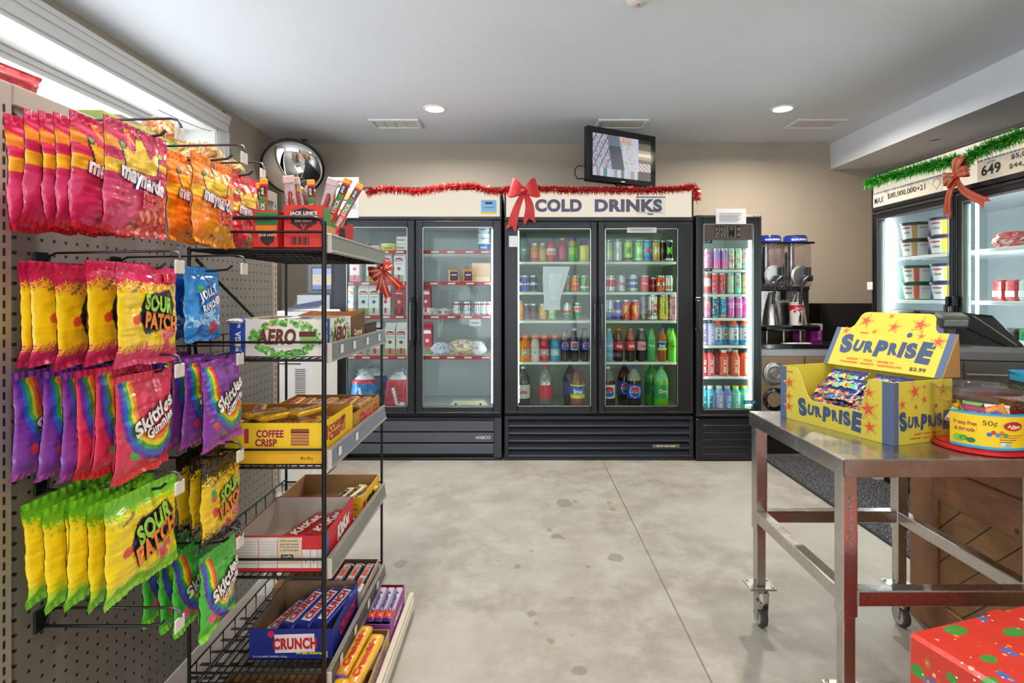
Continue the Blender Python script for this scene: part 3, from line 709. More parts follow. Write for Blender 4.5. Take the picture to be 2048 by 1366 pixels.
def bottle(kind, liq, lab, cap, txt=None, tc='#fff', lab2=None, upper=None, logo=None):
    """kind: s (20 oz pop), l (2 litre), g (sports), j (juice), p (tall shouldered sports), w (water)"""
    up = upper or liq
    P_ = {
     's': [(.024, 0, liq), (.031, .006, liq), (.033, .03, liq), (.031, .06, liq), (.033, .085, lab), (.033, .15, liq), (.032, .165, up), (.024, .195, up), (.014, .222, up), (.0135, .228, cap), (.0145, .229, cap), (.0145, .245, cap), (.0003, .2452, cap)],
     'l': [(.036, 0, liq), (.050, .012, liq), (.054, .05, liq), (.052, .08, liq), (.054, .085, lab), (.054, .185, liq), (.053, .215, up), (.042, .255, up), (.024, .285, up), (.015, .296, up), (.0145, .299, cap), (.0155, .300, cap), (.0155, .318, cap), (.0003, .3182, cap)],
     'g': [(.034, 0, liq), (.037, .008, liq), (.037, .035, liq), (.035, .045, lab), (.035, .095, liq), (.037, .11, liq), (.035, .135, up), (.030, .152, up), (.020, .165, up), (.0185, .168, cap), (.024, .169, cap), (.024, .192, cap), (.020, .196, cap), (.0003, .1962, cap)],
     'j': [(.030, 0, liq), (.035, .006, liq), (.035, .03, lab), (.035, .105, liq), (.034, .12, up), (.026, .145, up), (.0165, .155, up), (.016, .158, cap), (.0185, .159, cap), (.0185, .176, cap), (.0003, .1762, cap)],
     'p': [(.030, 0, liq), (.035, .006, lab), (.036, .06, lab), (.036, .125, lab), (.034, .142, up), (.026, .16, up), (.018, .17, up), (.0175, .172, cap), (.0205, .173, cap), (.0205, .192, cap), (.0003, .1922, cap)],
     'b': [(.026, 0, liq), (.030, .006, lab), (.030, .085, liq), (.029, .10, up), (.018, .118, up), (.0165, .122, cap), (.0175, .123, cap), (.0175, .138, cap), (.0003, .1382, cap)],
     'd': [(.034, 0, liq), (.042, .012, liq), (.043, .06, lab), (.042, .11, liq), (.036, .14, up), (.022, .18, up), (.015, .205, up), (.0145, .208, cap), (.0155, .209, cap), (.0155, .225, cap), (.0003, .2252, cap)],
    }[kind]
    pr = [(a[0], a[1], a[2]) for a in P_]
    mb = MB(); body = mb; lbm = MB(); cpm = MB()
    bands = []
    for i in range(len(pr)-1):
        tgt = 2 if pr[i][1] >= CAPZ[kind] else (1 if pr[i][2] == lab and LABZ[kind][0] <= pr[i][1] < LABZ[kind][1] else 0)
        if bands and bands[-1][0] == tgt: bands[-1][1].append(pr[i+1])
        else: bands.append((tgt, [pr[i], pr[i+1]]))
    for tgt, pp in bands:
        pp = pp[:-1]+[(pp[-1][0], pp[-1][1], None if pp[-1][0] > .002 and pp[-1] is not pr[-1] else pp[-2][2])]
        q = (mb, lbm, cpm)[tgt]; f0 = pp[0]
        q.lathe(pp, n=24, m=('gloss', 'gloss', 'plastic')[tgt])
    zl = [(a[1], b[1], a[0]) for a, b in zip(P_, P_[1:]) if a[2] == lab]
    z0, z1, r = zl[0][0], zl[-1][1], zl[0][2]; zc = (z0+z1)/2; hl = z1-z0
    rf = prof_r(P_); e = r+.0006
    pb_ = mb; mb = lbm
    if lab2: mb.lathe([(e, z0, lab2), (e, z0+hl*.28, lab2)], n=24, m='card'); mb.lathe([(e, z1-hl*.10, lab2), (e, z1, lab2)], n=24, m='card')
    mb = pb_
    if kind == 'l' or kind == 's':      # the petal foot and the shoulder sheen ridges
        for k in range(5):
            a = 2*PI*k/5+.3; mb.lathe([(.0003, 0, liq), (.010 if kind == 's' else .017, .001, liq), (.012 if kind == 's' else .019, .012, liq), (.004, .03, liq)], o=(math.cos(a)*r*.62, math.sin(a)*r*.62, 0), n=10, m='gloss')
    pl = cyl_place(r, zc); mb = lbm
    if logo == 'globe':
        rr = min(r*.72, hl*.42)
        for col, f0, f1, l in (('#ffffff', -1.12, 1.12, .0008), ('#d0202c', .22, 1., .0014), ('#1a48b0', -1., -.22, .0014)):
            sc_ = 1.12 if col == '#ffffff' else 1.
            ys = [f0+(f1-f0)*i/8 for i in range(9)]
            for a_, b_ in zip(ys, ys[1:]):
                xa, xb = math.sqrt(max(0, sc_**2-a_*a_)), math.sqrt(max(0, sc_**2-b_*b_)); nn = 8
                wv = lambda x, q: q
                for i in range(nn):
                    q0, q1 = -1+2*i/nn, -1+2*(i+1)/nn
                    mb.poly([pl(q0*xa*rr, a_*rr, l), pl(q1*xa*rr, a_*rr, l), pl(q1*xb*rr, b_*rr, l), pl(q0*xb*rr, b_*rr, l)], col, 'card')
        mb.text('PEPSI', rr*.34, pl, '#101820', 'card', w=rr*1.8, bold=.06, d=.0022)
    elif logo == 'vert': mb.text(txt, r*.62, lambda x, y, l: pl(y, -x, l), tc, 'card', w=hl*.72, bold=.06, d=.0012)
    elif txt: mb.text(txt, min(hl*.34, r*.7), pl, tc, 'card', w=r*(1.3 if len(txt) > 2 else .5), bold=.04, shear=.2 if logo == 'script' else 0, d=.0014)
    return {'': body, 'label': lbm, 'cap': cpm}
CAPZ = dict(s=.2279, l=.2989, g=.1679, j=.1579, p=.1719, b=.1219, d=.2079)
LABZ = dict(s=(.08, .15), l=(.08, .18), g=(.04, .09), j=(.029, .10), p=(.005, .13), b=(.005, .08), d=(.05, .10))
_proto = {}
def item(key, mk, name, label, cat, x, y, z, rz=0, group=None, parts=None):
    """place a copy of the item KEY (built once by MK), labelled for its own spot"""
    if key not in _proto:
        q = mk(); q = q if isinstance(q, dict) else {'': q}
        o = q.pop('').build(name); _proto[key] = (o.data, [(k, v.build(k, o)) for k, v in q.items() if v.f])
        _proto[key] = (o.data, [(k, v.data) for k, v in _proto[key][1]])
    else:
        o = D.objects.new(name, _proto[key][0]); COL.objects.link(o)
        for k, d_ in _proto[key][1]: c_ = D.objects.new(k, d_); COL.objects.link(c_); c_.parent = o
    o.location = (x, y, z); o.rotation_euler[2] = rz
    tag(o, label, cat, group); return o
# ---- the stock of the drinks cooler -------------------------------------------------
def shz(py): return ZS(py)+.0005
GR = {}
PLACED = []
def stock(name, cat, desc, where, key, mk, px, Y, z, rz=None, back=0):
    x = PX(px, Y); rz = R(-.15, .15) if rz is None else rz
    PLACED.append([name, cat, desc, where, key, mk, x, Y, z, rz])
    for b_ in range(back):
        PLACED.append([name, cat, 'rear '+desc.replace(' with a', ', a',1) if False else 'rear '+desc, where, key, mk, x+R(-.004, .004), Y+(b_+1)*back_d(name), z, R(-.4, .4)])
def back_d(n): return .082
def flush():
    from collections import Counter
    c = Counter((p[2], p[3]) for p in PLACED); done = Counter(); row = {}
    for i, p in enumerate(PLACED): row.setdefault(p[3], []).append(p)
    for name, cat, desc, where, key, mk, x, y, z, rz in PLACED:
        lb = desc+' '+where; g = None
        if len(lb.split()) > 16: lb = lb.replace('with a ', 'with ').replace(' and ', ', ')
        while len(lb.split()) > 16 and ' on the ' in lb and ' door of' in lb: lb = lb.replace(' of the COLD DRINKS cooler', '')
        if c[(desc, where)] > 1: g = 'alike: '+desc+' '+where
        item(key, mk, name, lb, cat, x, y, z, rz, g)
    PLACED.clear()
LD, RD = 'left door', 'right door'
w_ = lambda s, d: 'on the %s shelf behind the COLD DRINKS cooler\'s %s' % (s, d)
Yc = 4.10
C_ = dict(
 peps=lambda: bottle('s', '#1c0f0c', '#1447b8', '#1d4fc0', logo='globe', upper='#3a2620'),
)
A = w_('top', 'hinge-side door')
A1, A2, A3, A4, A5 = ['on the %s, bow-side door of the COLD DRINKS cooler' % s for s in ('top shelf', 'second shelf', 'third shelf', 'fourth shelf', 'floor')]
B1, B2, B3, B4, B5 = ['on the %s, second door of the COLD DRINKS cooler' % s for s in ('top shelf', 'second shelf', 'third shelf', 'fourth shelf', 'floor')]
z = shz(523)
stock('bottle', 'bottle', 'big dark green bottle', A1, 'b1', lambda: bottle('d', '#1f5a45', '#2f7a60', '#1f5a45', 'P', '#d8e8d8'), 1048, 4.13, z)
stock('bottle', 'bottle', 'small amber bottle with a red label', A1, 'b2', lambda: bottle('b', '#d8902c', '#e8862c', '#f0e8d8', lab2='#c8302c'), 1069, Yc, z, back=1)
stock('bottle', 'bottle', 'small tan bottle with a white cap', A1, 'b3', lambda: bottle('b', '#b8904c', '#c8a45c', '#e8e4dc'), 1085, Yc, z, back=1)
stock('bottle', 'bottle', 'red juice bottle with a blue cap', A1, 'b4', lambda: bottle('j', '#b8402c', '#f0e8dc', '#2c58b8', 'DOLE', '#c8202c', lab2='#d8302c'), 1102, Yc, z, back=1)
stock('bottle', 'bottle', 'crimson juice bottle with a pale cap', A1, 'b5', lambda: bottle('j', '#a8283c', '#b82c48', '#d89098', ), 1125, Yc, z, back=1)
stock('bottle', 'bottle', 'lime green bottle with a blue cap', A1, 'b6', lambda: bottle('j', '#48b83c', '#98d048', '#2848c0', lab2='#58c040', upper='#d8a838'), 1145, Yc, z, back=1)
stock('bottle', 'bottle', 'yellow bottle with a blue cap', A1, 'b7', lambda: bottle('j', '#e8d828', '#f0e038', '#2838a8', upper='#2a2460'), 1168, Yc, z, back=1)
z = shz(584)
Cn = lambda key, *a, **k: (key, lambda: can(*a, **k))
def cn(px, where, desc, key, *a, Y=Yc, z_=None, back=0, rz=None, **k): stock('can', 'can', desc, where, key, lambda: can(*a, **k), px, Y, z_, rz, back)
r2, h2 = .0325, .122
cn(1036, A2, 'blue can half hidden by the door frame', 'c1', r2, h2, '#1746b4', [(.35, .65, '#e8ecf4')], z_=z, Y=4.12)
cn(1050, A2, 'blue can with a red, white and blue globe', 'c2', r2, h2, '#1746b4', [(.35, .45, '#1a3c9c'), (.45, .55, '#ffffff'), (.55, .65, '#d0202c')], 'PEPSI', '#101828', z_=z, back=1)
cn(1067, A2, 'black can with a small globe', 'c3', r2, h2, '#14161c', [(.5, .58, '#c8202c'), (.42, .5, '#e8e8ec'), (.36, .42, '#1a48b0')], 'PEPSI', '#e8e8f0', z_=z, back=1)
cn(1124, A2, 'low green can beside the hanging paper', 'c4', r2, .1, '#2f8c4c', [(.6, .8, '#d8e8d0')], z_=z, Y=4.16)
cn(1135, A2, 'green and red can', 'c5', r2, h2, '#3c9c48', [(.3, .7, '#c84030')], z_=z, back=1, Y=4.14)
cn(1150, A2, 'orange can with white script', 'c6', r2, h2, '#f07818', [(.75, .95, '#f8a028')], 'Crush', '#f8f0e0', z_=z, back=1)
cn(1169, A2, 'green can with a red number', 'c7', r2, h2, '#2fa848', [(.2, .35, '#d8f0d0')], '7', '#e83030', z_=z, back=1, out='#ffffff')
z = shz(641)
cn(1039, A3, 'orange-yellow can', 'c8', r2, .145, '#f09c18', [(.1, .3, '#e87818')], z_=z)
cn(1052, A3, 'murky brown can', 'c9', r2, h2, '#5c4438', [(.3, .6, '#7a5c48')], z_=z, Y=4.14)
cn(1067, A3, 'dark maroon can', 'c10', r2, h2, '#5c2830', [(.2, .5, '#7c3840')], z_=z, Y=4.14)
cn(1086, A3, 'golden can under the hanging paper', 'c11', r2, h2, '#e0a83c', [(.0, .3, '#c88828')], z_=z)
cn(1104, A3, 'pale green can', 'c12', r2, h2, '#88c060', [(.5, .9, '#d0e8b8')], z_=z)
cn(1134, A3, 'white, red and green striped can', 'c13', r2, .13, '#1f7a4c', [(.35, 1., '#e8e4dc'), (.4, .62, '#d84838')], z_=z)
cn(1155, A3, 'green can with an orange band', 'c14', r2, .13, '#1f8050', [(.55, .8, '#f07030'), (.8, .9, '#f0ece0')], 'TANG', '#f4f0e0', z_=z, back=1)
z = shz(724)
def bt(px, where, desc, key, *a, Y=Yc, z_=None, back=0, rz=None, **k): stock('bottle', 'bottle', desc, where, key, lambda: bottle(*a, **k), px, Y, z_, rz, back)
G = lambda liq: ('g', liq, '#d8d4cc', '#f06818', 'G', '#f4f4f4')
bt(1034, A4, 'yellow sports drink bottle at the hinge', 'g0', 'g', '#c8b020', '#b0a890', '#f06818', z_=z)
bt(1051, A4, 'orange sports drink bottle with an orange cap', 'g1', 'g', '#e87818', '#c8a890', '#f06818', 'G', '#ffffff', z_=z, back=1)
bt(1070, A4, 'cloudy white sports drink bottle', 'g2', 'g', '#d8c8c0', '#e0dcd8', '#f06818', 'G', '#8a8a90', z_=z, back=1)
bt(1089, A4, 'red sports drink bottle with an orange cap', 'g3', 'g', '#b82830', '#c8a0a0', '#f06818', 'G', '#ffffff', z_=z, back=1)
bt(1110, A4, 'blue sports drink bottle with an orange cap', 'g4', 'g', '#2c90b8', '#b8d0dc', '#f06818', 'G', '#ffffff', z_=z, back=1)
bt(1130, A4, 'cola bottle with a blue globe label and purple cap', 's1', 's', '#2a1a18', '#1447b8', '#5a48b0', logo='globe', upper='#7a5c48', z_=z)
bt(1149, A4, 'diet cola bottle with a pale label and white cap', 's2', 's', '#120a0a', '#b8a8ac', '#e0e0e4', logo='globe', upper='#1e1414', z_=z, back=1)
bt(1171, A4, 'cola bottle with a blue globe label and black cap', 's3', 's', '#120a0a', '#1447b8', '#14161c', logo='globe', upper='#1e2420', z_=z, back=1)
z = ZF(828)+.0155
bt(1046, A5, 'two-litre diet cola bottle with a silver label', 'l1', 'l', '#3c3a36', '#d0ccc8', '#c8c4c0', 'Coke', '#c8202c', upper='#1c2420', z_=z)
bt(1091, A5, 'two-litre cola bottle with a red label', 'l2', 'l', '#6c6c66', '#c82c38', '#c82c38', 'Coca-Cola', '#ffffff', logo='script', upper='#7a7c74', z_=z)
bt(1140, A5, 'dark two-litre bottle with a blue label and blue cap', 'l3', 'l', '#241814', '#24509c', '#1848a8', upper='#28201c', z_=z, Y=4.24)
bt(1155, A5, 'two-litre iced tea bottle with a yellow and blue label', 'l4', 'l', '#8c5a38', '#1c60b8', '#1848a8', 'Brisk', '#f4f0e0', lab2='#f0d838', upper='#6c3824', z_=z)
0 and bt(1190, A5, 'clear two-litre bottle by the middle post', 'l5', 'l', '#8c948c', '#a8b0a8', '#d0d4d0', z_=z, Y=4.3)
# other door
z = shz(523); ht, rt = .158, .0335
cn(1216, B1, 'pale green and gold tall can', 'd1', rt, ht, '#a8d0a0', [(.2, .5, '#e0d890')], z_=z)
cn(1235, B1, 'white tall can', 'd2', rt, ht+.004, '#d8dcda', txt='M', tc='#b0b8b8', z_=z, back=1)
cn(1256, B1, 'lime tall can with claw marks', 'd3', rt, ht, '#a8d820', [(.0, .14, '#2c4018')], 'M', '#4c7a20', z_=z, back=1)
cn(1277, B1, 'light green tall can with claw marks', 'd4', rt, ht, '#78d050', [(.0, .1, '#c8e8b0')], 'M', '#e0f0c8', z_=z, back=1)
cn(1295, B1, 'sky blue tall can', 'd5', rt, ht, '#3cb0d0', [(.0, .25, '#2878b8'), (.5, .6, '#88d8e8')], 'M', '#d83858', z_=z, back=1)
cn(1311, B1, 'tan tall can', 'd6', rt, ht, '#c8a868', [(.0, .2, '#b89050')], 'M', '#f0e0b0', z_=z, back=1)
cn(1324, B1, 'dark brown tall can', 'd7', rt, ht, '#4c3c30', txt='M', tc='#907050', z_=z, Y=4.15)
cn(1338, B1, 'black tall can with green claw marks', 'd8', rt, ht, '#181c18', [(.0, .12, '#c8d0c8')], 'M', '#78e838', z_=z, back=1)
z = shz(584)
cn(1221, B2, 'red and white can', 'e1', r2, h2, '#e8e0dc', [(.3, .8, '#d83840')], z_=z, back=1)
cn(1242, B2, 'silver diet cola can with red letters', 'e2', r2, h2, '#c8c4c4', txt='Coke', tc='#c8203c', z_=z, back=1, th=.03)
cn(1266, B2, 'blue, silver and yellow can', 'e3', r2, h2+.006, '#2c5cb0', [(.0, .2, '#c8c8b0'), (.45, .6, '#c0ccd8'), (.85, 1, '#d0d4e0')], 'Brisk', '#f0e070', z_=z, back=1)
cn(1289, B2, 'red cola can', 'e4', r2, h2, '#d83038', [(.75, .85, '#e85058')], 'Cola', '#fbe8e8', z_=z, back=1)
cn(1306, B2, 'dull red can standing further back', 'e5', r2, .11, '#b8303c', [(.3, .5, '#d87880')], z_=z, Y=4.18)
cn(1321, B2, 'orange can with a white badge', 'e6', r2, h2, '#f06428', [(.35, .6, '#f8d8c0')], 'A', '#5c3820', z_=z, back=1)
cn(1337, B2, 'white and brown can', 'e7', r2, h2, '#d8d4cc', [(.1, .4, '#a89888')], z_=z, back=1)
z = shz(641)
cn(1219, B3, 'slim silver can with a blue foot', 'f1', .0275, .15, '#c8d0d8', [(.0, .4, '#1c44a8')], 'Bull', '#c8283c', z_=z)
cn(1235, B3, 'slim blue and silver can', 'f2', .0275, .15, '#1c3cb0', [(.35, .55, '#c8d0dc')], 'Red', '#d83040', z_=z, back=1)
cn(1252, B3, 'red tall can with a gold star', 'f3', .034, .152, '#e04830', [(.8, 1, '#b82828')], 'R', '#f0c850', spots=['#e8603c', '#d03c30'], z_=z, back=1)
cn(1270, B3, 'orange-red tall can with a star', 'f4', .034, .152, '#f05830', [(.85, 1, '#c83828')], 'R', '#e8e058', spots=['#f87848', '#d84830'], z_=z, back=1)
cn(1286, B3, 'green and blue flowered big can', 'f5', .036, .19, '#88a898', txt='AriZona', tc='#d84878', vert=True, spots=['#58a088', '#c8b858', '#4878b0'], z_=z, Y=4.15, back=1)
cn(1305, B3, 'white, teal and red patterned big can', 'f6', .038, .19, '#e8e8dc', [(.15, .35, '#48b0b8')], 'AriZona', '#d04850', spots=['#d86068', '#78b0a8', '#f0e0c8'], vert=True, z_=z, back=1)
cn(1327, B3, 'yellow big can with leaf pattern', 'f7', .036, .188, '#f0d848', [(.9, 1, '#e8a060')], 'AriZona', '#4c8c60', spots=['#f0b048', '#98c858'], vert=True, z_=z, back=1)
cn(1346, B3, 'pink flowered big can', 'f8', .036, .188, '#e8a0b0', [(.9, 1, '#d87898')], 'AriZona', '#b04878', spots=['#f0c8c8', '#d87898', '#c8d8a0'], vert=True, z_=z, back=1)
z = shz(724)
bt(1218, B4, 'clear blue water bottle', 'h1', 's', '#6ca8c8', '#88b8d8', '#c8dce8', 'AQUA', '#f0f8ff', z_=z)
bt(1237, B4, 'cola bottle with a red label and orange cap', 'h2', 's', '#1c0c08', '#d83038', '#e86020', 'Coca-Cola', '#fff', logo='script', upper='#5c3020', z_=z, back=1)
bt(1261, B4, 'cola bottle with a red label and grey cap', 'h3', 's', '#180c08', '#e03438', '#a8a098', 'Coca-Cola', '#fff', logo='script', upper='#b86048', z_=z, back=1)
bt(1283, B4, 'cola bottle with a silver-pink label', 'h4', 's', '#140c0c', '#d8a8a8', '#b8bcbc', 'Coke', '#b82838', logo='script', upper='#4c3834', z_=z, back=1)
bt(1303, B4, 'green ginger ale bottle', 'h5', 's', '#2c9848', '#3ca858', '#2cb050', 'Dry', '#f0e0c8', upper='#60b868', z_=z, back=1)
bt(1324, B4, 'iced tea bottle with a blue and yellow label', 'h6', 's', '#a04c20', '#1c50a8', '#2460c8', 'Brisk', '#f4f0e0', lab2='#d8dc60', upper='#c0602c', z_=z)
bt(1344, B4, 'neon green soda bottle', 'h7', 's', '#68d038', '#58c830', '#30a848', 'Dew', '#d82830', upper='#88e048', z_=z, back=1)
z = ZF(828)+.0155
bt(1216, B5, 'two-litre diet cola bottle with a white globe label', 'i1', 'l', '#302a28', '#dcdcd0', '#e0dcd4', logo='globe', upper='#787870', z_=z)
bt(1249, B5, 'two-litre cola bottle standing behind the front one', 'i2', 'l', '#1c1210', '#1c50c0', '#1c48b0', logo='globe', upper='#4c2c24', z_=z, Y=4.26)
bt(1268, B5, 'two-litre cola bottle with a blue globe label in front', 'i3', 'l', '#150e0c', '#1450c8', '#1c48b8', logo='globe', upper='#8c9080', z_=z)
bt(1303, B5, 'green two-litre bottle behind the ginger ale', 'i4', 'l', '#2c9c28', '#1c7038', '#2c9c40', '7', '#f0e060', upper='#48a850', z_=z, Y=4.24)
bt(1322, B5, 'two-litre ginger ale bottle', 'i5', 'l', '#68b828', '#2c9c58', '#28a048', 'Dry', '#f0d0b8', upper='#70c080', z_=z)
# ---- narrow cooler
Yp = 4.085
def pz(py): return PZ(py, 4.04)+.0005
Q1, Q2, Q3, Q4, Q5, Q6 = ['in the narrow cooler, on the '+s for s in ('top shelf', 'second shelf', 'third shelf', 'fourth shelf', 'fifth shelf', 'floor')]
rs, hs = .0275, .155
z = pz(539)
cn(1414, Q1, 'pink slim can', 'p1', rs, hs, '#f088c0', [(.8, 1, '#f8b0d0')], spots=['#f8c0e0', '#e868a8'], z_=z, Y=Yp)
cn(1433, Q1, 'purple-topped pink slim can', 'p2', rs, hs, '#d880c8', [(.55, .95, '#a888d0'), (.1, .4, '#f070b0')], z_=z, Y=Yp)
cn(1448, Q1, 'purple-topped pink slim can', 'p2', rs, hs, '#d880c8', [(.55, .95, '#a888d0'), (.1, .4, '#f070b0')], z_=z, Y=Yp)
cn(1461, Q1, 'green and pink slim can', 'p3', rs, hs, '#98d090', [(.3, .5, '#e87898')], spots=['#f07898', '#78c078', '#f8c8d0'], z_=z, Y=Yp)
cn(1476, Q1, 'pink and pale green slim can', 'p4', rs, hs, '#a8e0b0', spots=['#f06890', '#e8507c', '#e0f0d0'], z_=z, Y=Yp)
cn(1491, Q1, 'mint slim can with pink blossoms', 'p5', rs, hs, '#b0e8c0', spots=['#f890a8', '#e86088', '#f0f4d8'], z_=z, Y=Yp)
z = pz(588)
cn(1414, Q2, 'red slim can with a white panel', 'p6', rs, hs, '#e85858', [(.35, .8, '#f4ecec')], z_=z, Y=Yp)
cn(1429, Q2, 'scarlet patterned slim can', 'p7', rs, hs, '#e04848', spots=['#f07070', '#b83048', '#7888c8'], z_=z, Y=Yp)
cn(1443, Q2, 'scarlet patterned slim can', 'p7', rs, hs, '#e04848', spots=['#f07070', '#b83048', '#7888c8'], z_=z, Y=Yp)
cn(1460, Q2, 'mint slim can with one orange slice', 'p8', rs, hs, '#80d0b8', [(.6, .72, '#f09060')], spots=['#f09868', '#98e0c8'], z_=z, Y=Yp)
cn(1475, Q2, 'mint slim can with red cherries', 'p9', rs, hs, '#80d8c0', spots=['#e86868', '#90e0c8', '#68c0a8'], z_=z, Y=Yp)
cn(1491, Q2, 'orange floral slim can', 'p10', rs, hs, '#f0c890', spots=['#f09050', '#f8e0b0', '#e87840'], z_=z, Y=Yp)
z = pz(636)
cn(1414, Q3, 'tropical pink and yellow slim can', 'p11', rs, hs, '#f078a8', spots=['#a8d868', '#f8d068', '#f8a0c8'], z_=z, Y=Yp)
cn(1430, Q3, 'deep teal slim can', 'p12', rs, hs, '#2c7898', spots=['#f09058', '#1c5878', '#48a8b8'], z_=z, Y=Yp)
cn(1445, Q3, 'blue slim can with an orange foot', 'p13', rs, hs, '#3898c0', [(.0, .12, '#e8a058')], spots=['#68c0d8', '#2878a8'], z_=z, Y=Yp)
cn(1461, Q3, 'rose pink slim can', 'p14', rs, hs, '#e070b8', [(.6, .75, '#f0a8d8')], 'alani', '#f4e0f0', z_=z, Y=Yp)
cn(1477, Q3, 'rose pink slim can', 'p14', rs, hs, '#e070b8', [(.6, .75, '#f0a8d8')], 'alani', '#f4e0f0', z_=z, Y=Yp)
cn(1492, Q3, 'magenta checked slim can', 'p15', rs, hs, '#f078d0', spots=['#f8a0e0', '#e858b8'], z_=z, Y=Yp)
def pb(px, where, desc, key, liq, lab, cap, tc, lab2=None, Y=Yp, z_=0, upper=None): stock('bottle', 'bottle', desc, where, key, lambda: bottle('p', liq, lab, cap, 'PRIME', tc, lab2=lab2, logo='vert', upper=upper), px, Y, z_, R(-.1, .1))
z = pz(691)
pb(1407, Q4, 'lilac bottle half behind the door frame', 'q1', '#c0a8d8', '#d0b8e0', '#a898c8', '#8870b0', z_=z)
pb(1421, Q4, 'pale blue and lilac bottle', 'q2', '#a0b8e8', '#c0c0e8', '#d8dcf0', '#f0f0ff', z_=z)
for px, k in ((1434, 0), (1447, 1), (1467, 0), (1488, 0)):
    pb(px, Q4, 'red, white and blue bottle', 'q3', '#e85c40', '#e8e4e0', '#f07050', '#2c5c98', lab2='#30a0d8', z_=z, Y=Yp+(.06 if k else 0), upper='#f06848')
z = pz(753)
pb(1407, Q5, 'bright red bottle by the hinge', 'q4', '#e04040', '#e85050', '#28282c', '#f8e0e0', z_=z)
pb(1420, Q5, 'pink-red bottle with slanted stripes', 'q5', '#e85868', '#f07078', '#28282c', '#f8e8e8', z_=z)
pb(1433, Q5, 'dark red bottle set back', 'q6', '#a82830', '#b83038', '#18181c', '#d89090', z_=z, Y=Yp+.07)
pb(1447, Q5, 'orange-red bottle with a white cap', 'q7', '#e84c30', '#f06040', '#f0f0ec', '#f8e8d8', z_=z)
pb(1458, Q5, 'orange-red bottle with a white cap', 'q7', '#e84c30', '#f06040', '#f0f0ec', '#f8e8d8', z_=z, Y=Yp+.072)
pb(1470, Q5, 'orange bottle with a clear cap', 'q8', '#f06038', '#f07048', '#b8b0a8', '#f8f0e0', z_=z)
pb(1489, Q5, 'orange bottle with a black cap', 'q9', '#f05c38', '#f06840', '#28282c', '#f8f0e0', z_=z)
z = ZF(833)+.016
pb(1406, Q6, 'aqua bottle by the hinge', 'q10', '#60c0e0', '#78d0e8', '#f0f4f4', '#2c688c', z_=z)
pb(1420, Q6, 'sky blue bottle with dark letters', 'q11', '#58b8e8', '#88d0f0', '#f4f6f6', '#183858', z_=z)
pb(1438, Q6, 'blue bottle fading to lilac', 'q12', '#80b8e8', '#b8b0e0', '#f0f0f4', '#f4f4ff', lab2='#c090d0', z_=z)
pb(1454, Q6, 'violet-blue bottle', 'q13', '#7088c8', '#88a0d8', '#c8ccd8', '#e8e8ff', lab2='#9870b8', z_=z)
pb(1471, Q6, 'teal bottle with a yellow cap', 'q14', '#48c8c8', '#70d8c8', '#f0e040', '#f4f8f0', lab2='#b8e070', z_=z)
pb(1489, Q6, 'teal bottle with a yellow cap', 'q14', '#48c8c8', '#70d8c8', '#f0e040', '#f4f8f0', lab2='#b8e070', z_=z)
flush()
# ---- dairy cooler
H1, H2, H3, H4, H5 = ['on the dairy cooler\'s '+s for s in ('top shelf', 'second shelf', 'third shelf', 'fourth shelf', 'floor')]
def carton(c1, c2, band, emb):
    mb = MB(); w, d, h = .037, .037, .20
    mb.box(-w, w, -d, d, 0, h, c1, 'card', .002)
    mb.prism([(-w, -d, h), (-w, d, h), (-w, 0, h+.028)], (2*w, 0, 0), c1).box(-w, w, -.003, .003, h+.022, h+.048, c1, 'card')
    mb.box(-w+.001, w-.001, -d-.0006, -d, h*.0, h*.28, c2, 'card')
    mb.disc((0, -d-.0010, h*.86), .030, band, sz=.45).box(-.030, .030, -d-.0008, -d, h*.79, h*.86, band, 'card', 0)
    mb.text('Neilson', .012, ((0, -d-.0014, h*.84), (1, 0, 0), (0, 0, 1)), '#fff', w=.05, bold=.03)
    mb.text('TRUTASTE' if emb != '#7a4a2a' else 'CREAM', .008, ((0, -d-.0005, h*.70), (1, 0, 0), (0, 0, 1)), '#3a5a9a', w=.05, bold=.02)
    mb.add([(.013*math.cos(a), -d-.001, h*.52+.013*math.sin(a)) for a in [i*2*PI/16 for i in range(16)]], [tuple(range(16))], emb, 'card')
    mb.box(-.008, .008, -d-.0012, -d-.0006, h*.1, h*.3, '#d04050', 'card'); return mb
CT = []
def ct(px, py, where, desc, k, *a, Y=4.115, rz=0): item('ct'+k, lambda: carton(*a), 'milk_carton', desc+' '+where, 'milk carton', PX(px, Y), Y, shz(py), rz)
ct(700, 632, H3, 'white carton with an orange top, beside the rack post,', 'a', '#f0ece4', '#e0a070', '#e08050', '#3a9ac0')
ct(729, 632, H3, 'milk carton with a purple disc', 'b', '#f2f2f4', '#78a860', '#c83040', '#5a50b0', rz=.05)
ct(750, 632, H3, 'milk carton with a blue disc', 'c', '#f2f2f4', '#c8d8c8', '#c83040', '#2c68c0', rz=.04)
ct(773, 632, H3, 'milk carton with a red disc', 'd', '#f2f2f4', '#d8dcd8', '#c83040', '#d84048', rz=.03)
ct(800, 632, H3, 'chocolate milk carton, dark pink and brown,', 'e', '#b04850', '#803040', '#c83040', '#e8c0b0', rz=.02)
ct(725, 713, H4, 'milk carton half behind the rack rail', 'f', '#f2f2f4', '#d0a8a8', '#c83040', '#d04858')
ct(752, 713, H4, 'milk carton with a red figure', 'g', '#f2f2f4', '#d0b8b0', '#c83040', '#d04858')
ct(782, 713, H4, 'cream carton beside the rack post', 'h', '#f4f0ec', '#c8a078', '#c83040', '#7a4a2a', rz=.03)
ct(804, 713, H4, 'cream carton beside the door handle', 'i', '#f4f0ec', '#c8a078', '#c83040', '#7a4a2a', rz=.02)
ct(745, 565, H2, 'short view of a milk carton behind the ribbon bow', 'j', '#f2f2f4', '#a0c060', '#d84048', '#d84048', Y=4.2)
